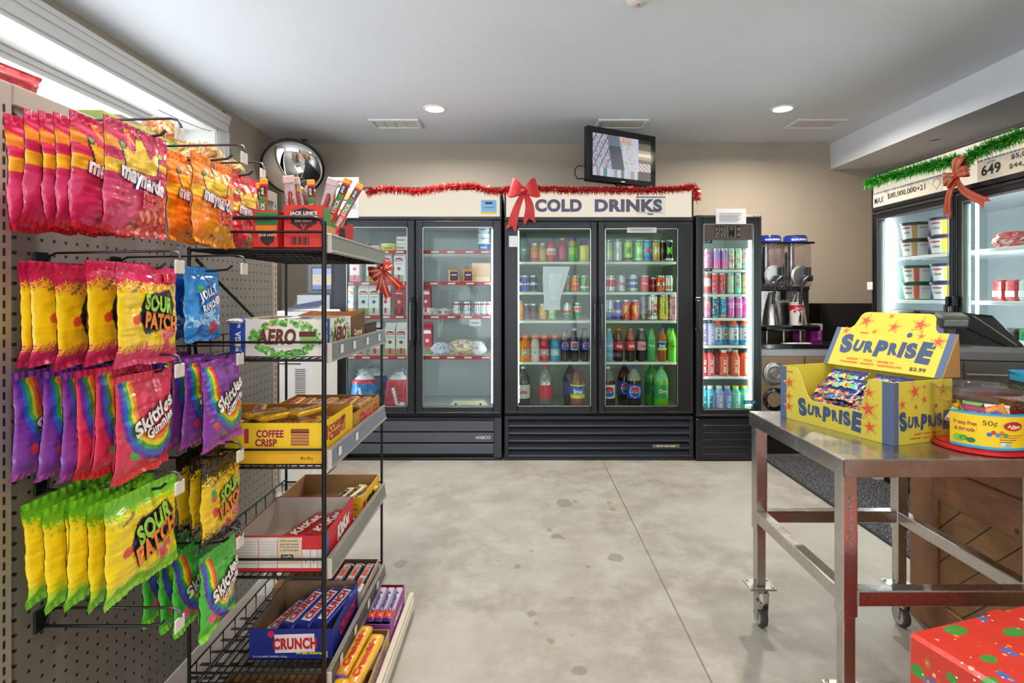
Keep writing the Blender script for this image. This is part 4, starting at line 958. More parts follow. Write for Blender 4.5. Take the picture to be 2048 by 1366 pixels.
ct(775, 565, H2, 'milk carton beside the ribbon bow', 'k', '#f2f2f4', '#78a860', '#c83040', '#48a060', Y=4.15)
ct(800, 565, H2, 'milk carton by the door handle side', 'l', '#f2f2f4', '#b0b8a0', '#c83040', '#d84048', Y=4.15)
ct(712, 565, H2, 'pink-striped carton behind the bow', 'm', '#e8d8d8', '#c88090', '#c83040', '#d84048', Y=4.2)
ct(853, 632, H3, 'red and white carton at the hinge edge', 'n', '#c04050', '#f0e8e8', '#f0e8e8', '#f0e8e8', Y=4.35)
ct(856, 713, H4, 'red and green carton at the hinge edge', 'o', '#c03848', '#70a060', '#f0e8e8', '#f0e8e8', Y=4.25)
def tubm(c, lid, r0=.045, r1=.052, h=.075, txt=None, tc='#345'):
    mb = MB().lathe([(r0, 0, c), (r1, h, c), (r1+.003, h, lid), (r1+.003, h+.008, lid), (.0005, h+.0082, lid)], m='plastic', n=28)
    if txt: mb.text(txt, h*.3, cyl_place(r1, h*.5, rf=lambda z: r0+(r1-r0)*z/h), tc, 'card', w=r1*1.1, bold=.03, d=.0012)
    return mb
def st(key, mk, name, desc, where, cat, px, py, Y, rz=0, dz=0): return item(key, mk, name, desc+' '+where, cat, PX(px, Y), Y, shz(py)+dz, rz)
st('t1', lambda: tubm('#f0e070', '#f4f0d8', .055, .062, .05, 'Margarine', '#a82'), 'margarine_tub', 'yellow margarine tub beside the price rail', H1, 'tub', 779, 502, 4.15)
st('t2', lambda: tubm('#f0ecec', '#d04048', .055, .062, .06), 'yogurt_tub', 'white tub with a red lid', H1, 'tub', 756, 502, 4.3, dz=.0)
for i in range(2): st('t3', lambda: MB().box(-.035, .035, -.03, .03, 0, .055, '#f0ece4', 'card', .001).text('butter', .016, ((0, -.0305, .03), (1, 0, 0), (0, 0, 1)), '#b83848', w=.055, bold=.02), 'butter_box', ['white butter box, lower of two', 'white butter box, upper of two'][i], H1, 'box', 804, 502, 4.14, dz=i*.057)
for i in range(3): st('t4'+str(i), lambda: tubm(['#3868b8', '#e8ecf0', '#dfe6ec'][i], '#eef2f4', .040, .045, .058, 'yogurt', '#fff' if i == 0 else '#48a'), 'yogurt_tub', ['blue and white yogurt tub, lowest of three', 'white yogurt tub, middle of three', 'white yogurt tub, topmost of three'][i], H1, 'tub', 968, 502, 4.16, dz=i*.068)
def cheese():
    return MB().box(-.040, .040, -.012, .012, 0, .10, '#f0a030', 'film', .008).box(-.028, .028, -.0135, -.012, .015, .082, '#4a3470', 'card').box(-.02, .02, -.0138, -.0135, .052, .062, '#f4e8d0', 'card').box(-.02, .02, -.0138, -.0135, .03, .036, '#c84050', 'card')
st('ch', cheese, 'cheese_pack', 'orange cheese pack nearer the middle post', H2, 'cheese pack', 908, 565, 4.12, .12)
st('ch', cheese, 'cheese_pack', 'orange cheese pack beside the peach display carton', H2, 'cheese pack', 937, 565, 4.12, -.05)
st('cb', lambda: MB().box(-.07, .07, -.03, .03, 0, .045, '#e8c8a0', 'card', .002).box(-.07, .07, .025, .03, .045, .15, '#f0c8a8', 'card'), 'display_carton', 'peach cardboard display carton near the hinge', H2, 'box', 962, 565, 4.16)
for i, px in enumerate((914, 934, 955, 966, 978)): st('cc', lambda: can(.031, .105, '#d8dcdc', [(.85, 1, '#c03040'), (.0, .08, '#c03040')], spots=['#c8ccd0', '#e8eaec', '#98a0a8']) if 0 else can(.031, .105, '#d8dcdc', [(.85, 1, '#c03040'), (.0, .08, '#c03040')], spots=['#c8ccd0', '#e8eaec', '#98a0a8']), 'can', ['silver red-rimmed can, first from the meat packs,', 'silver red-rimmed can, second from the meat packs,', 'silver red-rimmed can, middle of the five,', 'silver red-rimmed can, next to the end can,', 'silver red-rimmed can at the end by the hinge'][i], H3, 'can', px, 632, 4.12)
# bags
def lumpy(rx_, ry_, h, col, m='film', seed=1, top=.35, amp=.12, cols=None):
    def fn(u, v):
        a = 2*PI*u; ph = v*PI; s = math.sin(ph)**.55 if 0 < v < 1 else 0
        n_ = 1+amp*noise.noise(Vector((math.cos(a)*1.7+seed, math.sin(a)*1.7, v*4)))*1.6
        k = s*(1-(max(0, v-.55)/.45)**2*(1-top))
        return (rx_*k*n_*math.cos(a), ry_*k*n_*math.sin(a), h*(1-math.cos(ph))/2)
    rr = random.Random(seed)
    cf = (lambda u, v: cols[int((noise.noise(Vector((u*9, v*9, seed)))+1)*1.5*len(cols)) % len(cols)]) if cols else col
    return MB().grid(fn, 36, 26, cf, m)
def milkbag(c, c2, seed):
    def fn(u, v):
        a = 2*PI*u; q = min(1, v/.08); 
        k = (.9+.1*q)*(1-.28*v) if v < .78 else (.70*(1-(v-.78)/.22*.72))
        if v < .001: k = .0
        n_ = 1+.07*noise.noise(Vector((math.cos(a)*2+seed, math.sin(a)*2, v*5)))
        e = 1/(abs(math.cos(a))**2.6+abs(math.sin(a))**2.6)**(1/2.6)
        return (.115*k*n_*e*math.cos(a), .075*k*n_*e*math.sin(a), .27*v)
    def cf(u, v):
        a = 2*PI*u; x = math.cos(a); 
        if v > .80: return '#e8e8ee'
        if v > .70: return c2
        if abs(x-(-.25+(.55-v)*.7)) < .09 and .12 < v < .6: return '#f4f4f8'
        if (x-.35)**2*1.2+((v-.12)*2.2)**2 < .04: return '#f4f4f8'
        if (x+.35)**2+((v-.16)*2.4)**2 < .05: return '#d83848'
        return c
    mb = MB().grid(fn, 96, 70, cf, 'film')
    return mb
for px, c, c2, lb, sd, Y in ((730, '#2c78c8', '#d83040', 'blue milk bag with a red top, nearest the rack', 3, 4.16), (752, '#2c6098', '#2c6098', 'dark blue milk bag standing behind', 5, 4.36), (797, '#c83848', '#d84858', 'red milk bag beside the door handle', 9, 4.16)):
    t = thing('milk_bag', lb+' '+H5, 'milk bag', (PX(px, Y), Y, ZF(829)+.0155)); milkbag(c, c2, sd).build('pouch', t)
    lumpy(.05, .04, .07, '#f0f0f4', 'clear_film', sd+1, .5, .5).build('gathered_top', t).location = (0, 0, .235)
for px, py, rx_, h, cols, lb, sd in ((869, 632, .05, .06, ['#d8c8cc', '#e8e4e8', '#c8a8b0'], 'clear vacuum pack of sliced meat nearest the hinge post', 3), (893, 632, .055, .06, ['#d8d0d4', '#e8e4e8', '#b89098'], 'clear vacuum pack of meat beside the silver cans', 8),
                                     (883, 713, .075, .10, ['#e8e8f0', '#c8d0e8', '#f4f4f8', '#a0a8d0'], 'clear bag of white cheese curds with blue print', 12), (925, 713, .095, .12, ['#e8e0d8', '#f4f0ec', '#c87868', '#e8d888'], 'heap-shaped clear bag of mixed curds with red print', 17), (955, 713, .06, .11, ['#e8e8e8', '#c8c8cc', '#f4f4f4'], 'silvery bag of curds under the price card', 21)):
    w__ = H3 if py == 632 else H4
    o = lumpy(rx_, .05, h, '#ddd', 'film', sd, .6, .3, cols).build('food_bag', None, (PX(px, 4.15), 4.15, shz(py))); tag(o, lb+' '+w__, 'food bag')
MB().box(-.04, .04, -.006, 0, 0, .05, '#f0eeea', 'paper').box(-.03, .03, -.0068, -.006, .02, .03, '#99a', 'paper').build('price_card', coolA, (XFm(949)-XA, .063, ZS(632)-.075))
t = thing('foil_tray', 'shallow clear tray with a cream carton lid '+H5, 'tray', (PX(937, 4.14), 4.14, ZF(829)+.0155))
MB().prism([(-.17, -.05, 0), (.17, -.05, 0), (.14, .06, .02), (-.14, .06, .02)], (0, 0, .006), '#e8e8e8', 'plastic').build('tray', t)
MB().prism([(-.13, -.03, .012), (.13, -.03, .012), (.135, -.025, .035), (.11, -.02, .055), (-.11, -.02, .055), (-.135, -.025, .035)], (0, .08, 0), '#e8e0c4', 'card').box(-.05, .05, -.0315, -.03, .016, .026, '#60a8c0', 'card').box(-.1, -.085, -.0315, -.03, .03, .042, '#333', 'card').box(.085, .1, -.0315, -.03, .03, .042, '#333', 'card').build('egg_carton', t)
# ---- ice cream in the freezer -------------------------------------------------------
def XDl(px, x): return YR-x*F/(px-CX)       # local x along the freezer of something at world x seen at px
def icetub(c, lab, pic, lid, nm):
    mb = MB().lathe([(.072, 0, c), (.088, .092, lid), (.091, .092, lid), (.091, .104, lid), (.0005, .1045, lid)], m='plastic', n=36)
    rf = lambda z: .072+(.016)*z/.092
    for a0, a1, col in ((-2.35, -1.5, '#f0ece8'), (-1.5, -1.15, pic), (-1.15, -.35, '#f0ece8'), (-3.6, -2.35, c)):
        mb.grid(lambda u, v: ((rf(.006+v*.08)+.0008)*math.cos(a0+u*(a1-a0)), (rf(.006+v*.08)+.0008)*math.sin(a0+u*(a1-a0)), .006+v*.08), 8, 2, col, 'card')
    pl = cyl_place(.082, .05, -1.92, rf)
    mb.text('Scotsburn', .014, lambda x, y, l: pl(x, y+.022, l), '#c83848', 'card', w=.055, bold=.06, shear=.2, d=.002)
    mb.text(nm, .012, lambda x, y, l: pl(x, y-.008, l), '#3a3a50', 'card', w=.045, bold=.03, d=.002)
    pl2 = cyl_place(.082, .05, -.75, rf); mb.text('SCOOP', .010, lambda x, y, l: pl2(x, y+.02, l), '#d04858', 'card', w=.045, d=.002)
    return mb
def wD(xl, y, z): return (XR0+y, YR-xl, z)   # freezer local -> world
def ice(key, args, xw, px, z, lb):
    item('ice'+key, lambda: icetub(*args), 'ice_cream_tub', lb, 'ice cream tub', xw, xw*F/(px-CX), z+.0005, -PI/2+.55)
T1 = ('#5c4838', 0, '#c89860', '#2c2824', 'COFFEE'); T2 = ('#8860b0', 0, '#f0e040', '#2a2730', 'CORN'); T3 = ('#2f8c58', 0, '#e05840', '#28302c', 'MAPLE'); T4 = ('#3a60a8', 0, '#e8d868', '#28282f', 'STRAW')
for i in (0, 1):
    u_ = ['lower', 'upper'][i]
    ice('1', T1, 2.46, 1834, 1.435+i*.106, 'brown ice cream tub, %s of two beside the freezer light, upper shelf' % u_)
    ice('2', T2, 2.46, 1894, 1.435+i*.106, 'purple and yellow ice cream tub, %s of two, upper freezer shelf' % u_)
    ice('3', T3, 2.46, 1838, 1.17+i*.106, 'green and red ice cream tub, %s of two under the brown tubs' % u_)
    ice('4', T4, 2.46, 1898, 1.17+i*.106, 'blue and yellow ice cream tub, %s of two under the purple tubs' % u_)
def icebox(c):
    mb = MB().box(-.11, .11, -.06, .06, 0, .15, c, 'card', .012).box(-.112, .112, -.062, .062, .15, .175, '#3a3448', 'plastic', .006)
    mb.text('Scotsburn', .026, ((0, -.0605, .10), (1, 0, 0), (0, 0, 1)), '#c83858', w=.14, bold=.05, shear=.2); return mb
for px, lb in ((1822, 'purple ice cream box nearest the white LED light of the freezer'), (1889, 'purple ice cream box by the middle post below the tubs')):
    item('icb', lambda: icebox('#8a78b8'), 'ice_cream_box', lb, 'ice cream box', 2.43, 2.43*F/(px-CX), .9305, -PI/2)
def pack(c, c2, tx):
    mb = MB().box(-.033, .033, -.04, .04, 0, .105, c, 'film', .010).box(-.026, .026, -.0412, -.0395, .02, .05, c2, 'card', .0); return mb
k = 0
for z_, row in ((1.17, ('#c02c3c', '#c84050', '#d8d8dc', '#c02c3c', '#c84858', '#d8d0d0', '#c02c3c')), (.93, ('#c84858', '#30302c', '#2f9058', '#c02c3c', '#c84050', '#2f8c50', '#c84858')), (.66, ('#d8d0d0', '#c84858', '#c02c3c', '#d8d8dc'))):
    for i, c in enumerate(row):
        item('fp'+c, lambda: pack(c, '#e8e8ea', 'pizza'), 'frozen_food_pack', '%s frozen food pack, %s from the middle post, freezer\'s %s shelf' % ({'#c02c3c': 'red', '#2f8c50': 'green', '#d8d8dc': 'silver', '#c84050': 'rose', '#c84858': 'pink-red', '#30302c': 'black', '#2f9058': 'emerald', '#d8d0d0': 'pale grey'}[c], ['first', 'second', 'third', 'fourth', 'fifth', 'sixth', 'seventh'][i], {1.17: 'upper', .93: 'middle', .66: 'lower'}[z_]), 'frozen food', 2.45, YR-.80-i*.073, z_+.0005, -PI/2)
for i in range(3):
    o = lumpy(.075, .06, .085, '#c33', 'film', 31+i, .8, .3, ['#c84848', '#d86058', '#b83040', '#e8d8d8']).build('meat_bag', None, (2.46, YR-.83-i*.17, 1.4355))
    tag(o, ['bag of frozen red meat nearest the middle post', 'middle bag of frozen red meat on the top freezer shelf', 'bag of frozen red meat furthest from the middle post'][i], 'food bag')
# ================================================================== candy bags on the pegboard
GX = -1.05          # face of the pegboard
def bagmesh(wd, ht, colfn, seed, thick=.0135, nu=80, nv=92):
    ph = Vector((seed*3.1, seed*1.7, 0))
    def prof(u, v):
        e = max(0, 1-abs(2*u-1)**2.6)**.5
        tv = min(1, max(0, (v-.05)/.16))*min(1, max(0, (.90-v)/.20)); tv = math.sin(tv*PI/2)
        return e*tv*(1+.25*(0.5-v))
    def surf(u, v, s):
        x = (u-.5)*wd; zz = (v-1)*ht
        n1 = noise.noise(Vector((u*3, v*3.5, 0))+ph); n2 = noise.noise(Vector((u*9, v*8, 3))+ph); n3 = noise.noise(Vector((u*5+2, v*22, 7))+ph)
        ed = abs(2*u-1)
        x *= 1-.045*prof(.5, v)+.012*n1*ed; zz += .004*noise.noise(Vector((u*4, 9, 0))+ph)*(1-v)*2
        y = -s*(thick*prof(u, v)*(1+.30*n1)+.0008)+.0030*n2*(1 if s > 0 else .6)+.010*n1*(1-v)+.0018*n3
        if v > .93: y += .0015*math.sin(u*70)
        if v < .055: y += .0015*math.sin(u*80)+(.055-v)*.10*math.sin(u*4+seed)
        y += .012*math.sin(PI*u)*0+.010*(u-.5)*noise.noise(Vector((seed, 4, 4)))*2
        return Vector((x, y, zz))
    mb = MB()
    mb.grid(lambda u, v: surf(u, v, 1), nu, nv, colfn, 'film')
    mb.grid(lambda u, v: surf(u, v, -1), 16, 20, lambda u, v: colfn(.01+.02*u, v), 'film', flip=True)
    def place(cx, cy):
        """cx, cy: centre in bag fractions"""
        def f(x, y, l):
            u = cx+x/wd; v = cy+y/ht; uu = min(.995, max(.005, u)); vv = min(.995, max(.005, v))
            q = surf(uu, vv, 1); q.x += (u-uu)*wd; return q+Vector((0, -l*1.4-.0006, 0))
        return f
    return mb, place
def hsh(u, v, s=0): return noise.noise(Vector((u*14, v*14, s)))
CROWN = [(-.30, -.16), (-.40, .10), (-.16, .02), (0, .34), (.14, .02), (.38, .16), (.28, -.16)]
def d_may(base, deep, berry, name, seed):
    cr = [(a*1.0, b) for a, b in CROWN]
    def cf(u, v):
        x, y = (u-.50), (v-.72)
        for cx_, cy_, c in ((.49, .92, '#e86030'), (.21, .79, '#88b040'), (.83, .80, '#f0c030')):
            dd = ((u-cx_)*.86)**2+(v-cy_)**2
            if dd < .0008: return c
            if dd < .0015: return '#3a2c60'
        if inpoly(x*1.12, y*1.12, cr): 
            if inpoly(x*1.22, y*1.3, cr): return '#f4c83c'
            return '#2c2a5c'
        if v > .955: return base
        if .52 < v < .64 and u < .34: return '#f8c030'
        if .66 < v < .72 and u > .74: return '#f0d048'
        r_ = (math.atan2(v-.70, u-.5)/PI*9)
        if v > .72 and .1 < r_ % 2 < .8 and u < .5: return '#f09a3c'
        if u+(.42-v)*.9 > .62 and v < .42 and v > .03:
            q = hsh(u, v, seed); return berry[0] if q > .12 else (berry[1] if q > -.15 else berry[2])
        if v < .05: return berry[1]
        return deep if v < .45 and u < .42 and hsh(u*.3, v*.3, 2) > 0 else base
    mb, pl = bagmesh(.19, .225, cf, seed)
    mb.text('maynards', .045, pl(.49, .50), '#efe6ee', 'film', w=.132, bold=.05, rot=-.16, out=.055, outc='#2c2a5c', d=.0016)
    for i, q in enumerate(name): mb.text(q, .018, pl(.69, .385-.085*i), '#e02c40', 'film', bold=.04, w=.074, rot=-.05, out=.05, outc='#f8dcdc', d=.0016)
    mb.text('340 g', .009, pl(.40, .10), '#603048', 'film', w=.03, d=.0012)
    return mb
def d_spk(top, bot, base, spots, seed, extra=None, w=.19, h=.215):
    ts = 1.3 if w > .2 else 1.05
    def cf(u, v):
        e = .05*hsh(u*2.2, v*.3, seed)+.025*hsh(u*7, v*4, seed+3)
        if v > .83+e: return top
        if v > .76+e*2 and hsh(u*5, v*3, seed+5) > .05: return top
        if v < .14+e*1.2: return bot
        if v < .20+e and hsh(u*5, v*3, seed+6) > .05: return bot
        for cx_, cy_, r_, c in spots:
            if (u-cx_)**2*.8+(v-cy_)**2 < r_*r_*(1+.5*hsh(u, v, 1)): return c
        # dark shadow shape of the lettering plate, printed on the bag
        x, y = u-.58, v-.52+.10*(u-.5)*-1.8
        if extra != 'small' and abs(x) < .33-.5*abs(y) and abs(y) < .20+.03*hsh(u*4, v*4, 9): return '#2c2c34'
        return base
    mb, pl = bagmesh(w, h, cf, seed)
    mb.text('SOUR', .034*ts, pl(.56, .61), '#9cd03c', 'film', w=.088*ts, bold=.05, rot=.30 if extra != 'big' else -.08, out=.05, outc='#22222c', d=.0016)
    mb.text('PATCH', .034*ts, pl(.60, .425), '#f0862c', 'film', w=.104*ts, bold=.05, rot=.30 if extra != 'big' else -.08, out=.05, outc='#22222c', d=.0016)
    mb.text('KIDS', .018, pl(.72, .30), '#e83a50', 'film', w=.045, bold=.05, rot=.25, out=.05, outc='#fff0f0', d=.0018)
    if extra == 'big': mb.text('BIG', .020, pl(.80, .88), '#e02838', 'film', w=.036, bold=.06, out=.05, outc='#5c1018', d=.0016)
    mb.text('maynards', .010, pl(.23, .76), '#50505c', 'film', w=.04, rot=.45, d=.0012)
    return mb
RB = ['#6a3aa8', '#2c6cc8', '#3aa84c', '#f0d830', '#f08c28', '#e03c38']
def d_skt(base, foot, dots, seed, name=('Skittles', 'Gummies'), w=.175, h=.215, tc='#ffffff'):
    def cf(u, v):
        if v > .935 or v < .07: return foot if v < .07 else base
        x, y = (u-.63), (v-.76)*1.05
        r_ = math.sqrt((x*1.0)**2+(y*.88)**2) if y < 0 else abs(x)*1.0
        if .33 < r_ < .60: return RB[min(5, int((.60-r_)/.27*6))]
        for cx_, cy_, rr, c in dots:
            if (u-cx_)**2*.72+(v-cy_)**2 < rr*rr: return c
        return base
    mb, pl = bagmesh(w, h, cf, seed)
    mb.text(name[0], .036, pl(.55, .58), '#fbf8f4', 'film', w=.132, bold=.035, rot=.42, out=.055, outc='#4a3440', d=.0018)
    mb.text(name[1], .024, pl(.66, .465), '#fbf8f4', 'film', w=.09, bold=.03, rot=.42, out=.05, outc='#4a3440', d=.0018)
    return mb
def d_jol(base, seed):
    def cf(u, v):
        for cx_, cy_, rr, c in ((.82, .55, .09, '#e83c48'), (.70, .18, .10, '#c83c58'), (.35, .70, .06, '#48b858'), (.30, .16, .07, '#3c58c8')):
            if (u-cx_)**2*.7+(v-cy_)**2 < rr*rr: return c
        if .20 < v < .34: return '#9cd0f0' if hsh(u, v, 2) > -.1 else base
        return base
    mb, pl = bagmesh(.155, .185, cf, seed)
    mb.text('JOLLY', .030, pl(.52, .64), '#f4f8ff', 'film', w=.085, bold=.05, rot=.35, out=.05, outc='#2858b0', d=.0018)
    mb.text('RANCHER', .020, pl(.60, .50), '#f4f8ff', 'film', w=.09, bold=.05, rot=.35, out=.05, outc='#2858b0', d=.0018)
    mb.text('misfits', .016, pl(.55, .38), '#b8e4f8', 'film', w=.06, bold=.03, rot=.3, d=.0014); return mb
GUM = [(.22, .44, .055, '#e05038'), (.74, .20, .07, '#e04858')]
PKD = [(.2, .26, .05, '#d84040'), (.36, .13, .04, '#3aa84c'), (.55, .26, .055, '#48b848'), (.80, .34, .08, '#c82848'), (.78, .16, .045, '#48b8b8')]
RDD = [(.26, .24, .055, '#48b048'), (.5, .22, .06, '#3c3040'), (.84, .38, .09, '#b81c30'), (.62, .13, .05, '#e87848'), (.64, .34, .04, '#f08c30')]
GRD = [(.22, .22, .06, '#e85878'), (.42, .14, .06, '#e87848'), (.62, .24, .05, '#b878c8'), (.8, .18, .06, '#f0c850')]
BAGS = {
 'may_pink': lambda: d_may('#cf3260', '#da4878', ('#e05048', '#c8202c', '#f0a890'), ('Swedish', 'Berries'), 2),
 'may_pinkb': lambda: d_may('#cf3260', '#da4878', ('#e05048', '#c8202c', '#f0a890'), ('Swedish', 'Berries'), 12),
 'may_orange': lambda: d_may('#f58220', '#f8971e', ('#f8b038', '#f09020', '#f8c850'), ('Fuzzy', 'Peach'), 4),
 'may_red': lambda: d_may('#dc3444', '#e84050', ('#48a848', '#f08830', '#c82838'), ('Wine', 'Gums'), 6),
 'spk_big': lambda: d_spk('#d42a5c', '#d83a6c', '#f2cc1c', GUM+[(.45, .09, .05, '#2c90d0'), (.9, .8, .05, '#78c048')], 3, 'big', .19, .21),
 'spk_green': lambda: d_spk('#7cc830', '#90d440', '#f2d220', GUM+[(.90, .90, .06, '#2c80c8')], 5, None, .225, .205),
 'spk_black': lambda: d_spk('#26241e', '#26241e', '#eec820', [(.2, .62, .05, '#48a048'), (.2, .58, .055, '#e04848'), (.24, .40, .055, '#e04848'), (.55, .17, .07, '#e03850'), (.75, .82, .05, '#e04848')], 7, 'small', .18, .205),
 'skt_purple': lambda: d_skt('#84409c', '#a844a4', PKD, 8), 'skt_red': lambda: d_skt('#d83c5c', '#d83038', RDD, 9),
 'skt_green': lambda: d_skt('#48b83c', '#84d83c', GRD, 11, w=.165, h=.20), 'jolly': lambda: d_jol('#2c8cdc', 10), 'jolly_dark': lambda: d_jol('#1c50b0', 13),
}
BP = {}
def bag(kind, x, y, ztop, label, turn=0, tilt=0, lean=0, group=None):
    if kind not in BP:
        mb = BAGS[kind](); nf = None
        BP[kind] = mb.build('candy_bag'); o = BP[kind]
    else:
        o = BP[kind].copy(); COL.objects.link(o)
    o.location = (x, y, ztop); o.rotation_euler = (lean, tilt, PI/2+turn)
    tag(o, label, 'candy bag', group); return o
def yl(px, x): return -x*F/(CX-px)            # depth of something at world x seen at px
def row(kinds, lefts, xs, wd, ztop, desc, tail):
    n = len(lefts)
    for i, (k, px, x) in enumerate(zip(kinds, lefts, xs)):
        y = yl(px, x)+wd/2
        pos = n-1-i
        d = desc[k] if isinstance(desc, dict) else desc
        lb = d+', '+['frontmost', 'second from front', 'third from front', 'fourth from front', 'fifth from front', 'hindmost'][min(pos, 5)]+' '+tail
        bag(k, x, y, ztop+R(-.006, .006)+(.006 if i < n-1 else 0), lb, R(-.07, .09) if i < n-1 else 0, R(-.05, .05), R(-.02, .03))
def xrow(lefts, yleft, last): return [-(CX-px)/F*(yleft) for px in lefts]
# first column (hooks at Y 1.20), rows from the top
L = [12, 46, 70, 110, 144, 207]; row(['may_pinkb', 'may_pink', 'may_pinkb', 'may_pink', 'may_pinkb', 'may_pink'], L, [-(CX-p)/F*1.054 for p in L], .19, 1.548, 'pink gold-crown candy bag', 'on the topmost hook by the upright')
L = [34, 66, 104, 172, 234]; row(['spk_big']*5, L, [-(CX-p)/F*1.085 for p in L], .18, 1.262, 'yellow candy bag with pink top', 'on the second hook down')
L = [28, 86, 122, 152, 190, 232]; row(['skt_purple']*3+['skt_red']*3, L, [-(CX-p)/F*1.085 for p in L], .17, 1.04, {'skt_purple': 'purple rainbow candy bag', 'skt_red': 'red rainbow candy bag'}, 'on the third hook down by the upright')
L = [46, 84, 118, 142, 161, 206]; row(['spk_green']*6, L, [-(CX-p)/F*1.06 for p in L], .225, .787, 'yellow candy bag with green top', 'on the fourth hook down')
# second column (hooks at Y 1.42)
L = [328, 381]; row(['may_orange']*2, L, [-.86, -.80], .19, 1.552, 'orange gold-crown candy bag', 'on the top hook')
L = [340, 366]; row(['jolly_dark', 'jolly'], L, [-.87, -.815], .15, 1.268, {'jolly_dark': 'dark blue candy bag', 'jolly': 'bright blue candy bag'}, 'beside the pink and yellow bags')
L = [300, 322, 345, 372, 400]; row(['skt_purple']*5, L, [-.90, -.87, -.84, -.80, -.752], .175, 1.04, 'purple rainbow candy bag', 'on the hook beside the yellow wafer carton')
L = [352, 374, 402]; row(['spk_black']*3, L, [-.85, -.81, -.76], .18, .795, 'yellow candy bag with black top', 'under the purple rainbow bags')
L = [284, 312, 345, 398]; row(['skt_green']*4, L, [-.93, -.88, -.83, -.76], .165, .575, 'green rainbow candy bag', 'on the lowest hook of the second column')
L = [440, 458]; row(['may_red']*2, L, [-.88, -.84], .185, 1.562, 'red gold-crown candy bag', 'touching the small jerky box')
# ---- scanning hooks
def hook(y, z, lb, x1=-.765, empty=False):
    t = thing('peg_hook', lb, 'hook', (GX, y, z))
    L_ = x1-GX; mb = MB()
    mb.tube([(.004, 0, -.0), (.02, 0, -.0), (L_*.85, 0, 0.0), (L_*.96, 0, .004), (L_, 0, .014)], .0032, '#4a4d55', 'metal')
    mb.build('product_prong', t)
    MB().tube([(.004, .012, .0), (.012, .012, .03), (.03, .006, .036), (L_+.01, 0, .040), (L_+.028, 0, .036), (L_+.034, 0, .020)], .0028, '#5a5d65', 'metal').build('label_arm', t)
    MB().box(L_+.028, L_+.032, -.017, .017, -.010, .020, '#ddd6cc', 'plastic', .002, rot=None).build('price_tag', t)
    MB().box(0.001, .006, -.018, .018, -.010, .038, '#3a3d44', 'metal', .002).build('back_plate', t)
    return t
for y, z, lb in ((1.20, 1.545, 'grey wire hook through the pink crown bags'), (1.42, 1.548, 'grey wire hook through the orange crown bags'), (1.64, 1.556, 'grey wire hook through the red crown bags'),
                 (1.20, 1.256, 'grey wire hook through the pink and yellow bags'), (1.42, 1.262, 'grey wire hook through the blue bags'),
                 (1.20, 1.030, 'grey wire hook through the purple and red rainbow bags'), (1.40, 1.032, 'grey wire hook through the purple rainbow bags'),
                 (1.20, .775, 'grey wire hook through the yellow and green bags'), (1.40, .786, 'grey wire hook through the black-topped bags'), (1.40, .568, 'grey wire hook through the green rainbow bags'),
                 (1.20, .478, 'empty grey wire hook under the yellow and green bags')):
    hook(y, z, lb, -.775 if y < 1.3 else (-.745 if y < 1.5 else -.80))
# ---- gondola
t = thing('gondola_shelving', 'tan pegboard shelving unit holding the candy hooks', 'shelving', (GX, 1.73, 0))
ya, yb = -.62, .62; ZT = 1.635
MB().box(-.014, 0, ya+.03, yb-.03, .06, ZT-.045, '#888', 'pegboard').build('pegboard_panel', t)
for s_, y0 in ((0, ya-.012), (1, yb-.022)):
    mb = MB().box(-.03, .004, y0, y0+.034, 0, ZT, '#a89c90', 'enamel', .003)
    for i in range(58): mb.box(.0035, .0046, y0+.012, y0+.017, .06+i*.0265, .06+i*.0265+.016, '#1a1512', 'rubber')
    mb.build('upright', t)
MB().box(-.03, .006, ya+.02, yb-.02, ZT-.045, ZT, '#a89c90', 'enamel', .003).box(-.22, -.001, ya+.02, yb-.02, ZT-.02, ZT-.004, '#a89c90', 'enamel', .002).build('top_rail', t)
mb = MB().box(.004, .64, ya, yb-.26, .045, .060, '#a8a096', 'enamel', .002)
for i in range(14):
    for j in range(4): mb.box(.06+j*.045, .09+j*.045, ya+.04+i*.06, ya+.055+i*.06, .0601, .0605, '#2a2622', 'rubber')
mb.build('base_deck', t)
MB().box(.625, .643, ya, yb-.26, .012, .072, '#d8ccb8', 'enamel', .003).box(.643, .646, ya+.01, yb-.27, .02, .055, '#e0d8c8', 'plastic').build('deck_price_rail', t)
for y in (ya+.05, -.1, yb-.32): MB().box(.02, .60, y, y+.03, 0, .045, '#8c8478', 'enamel').build('foot', t)
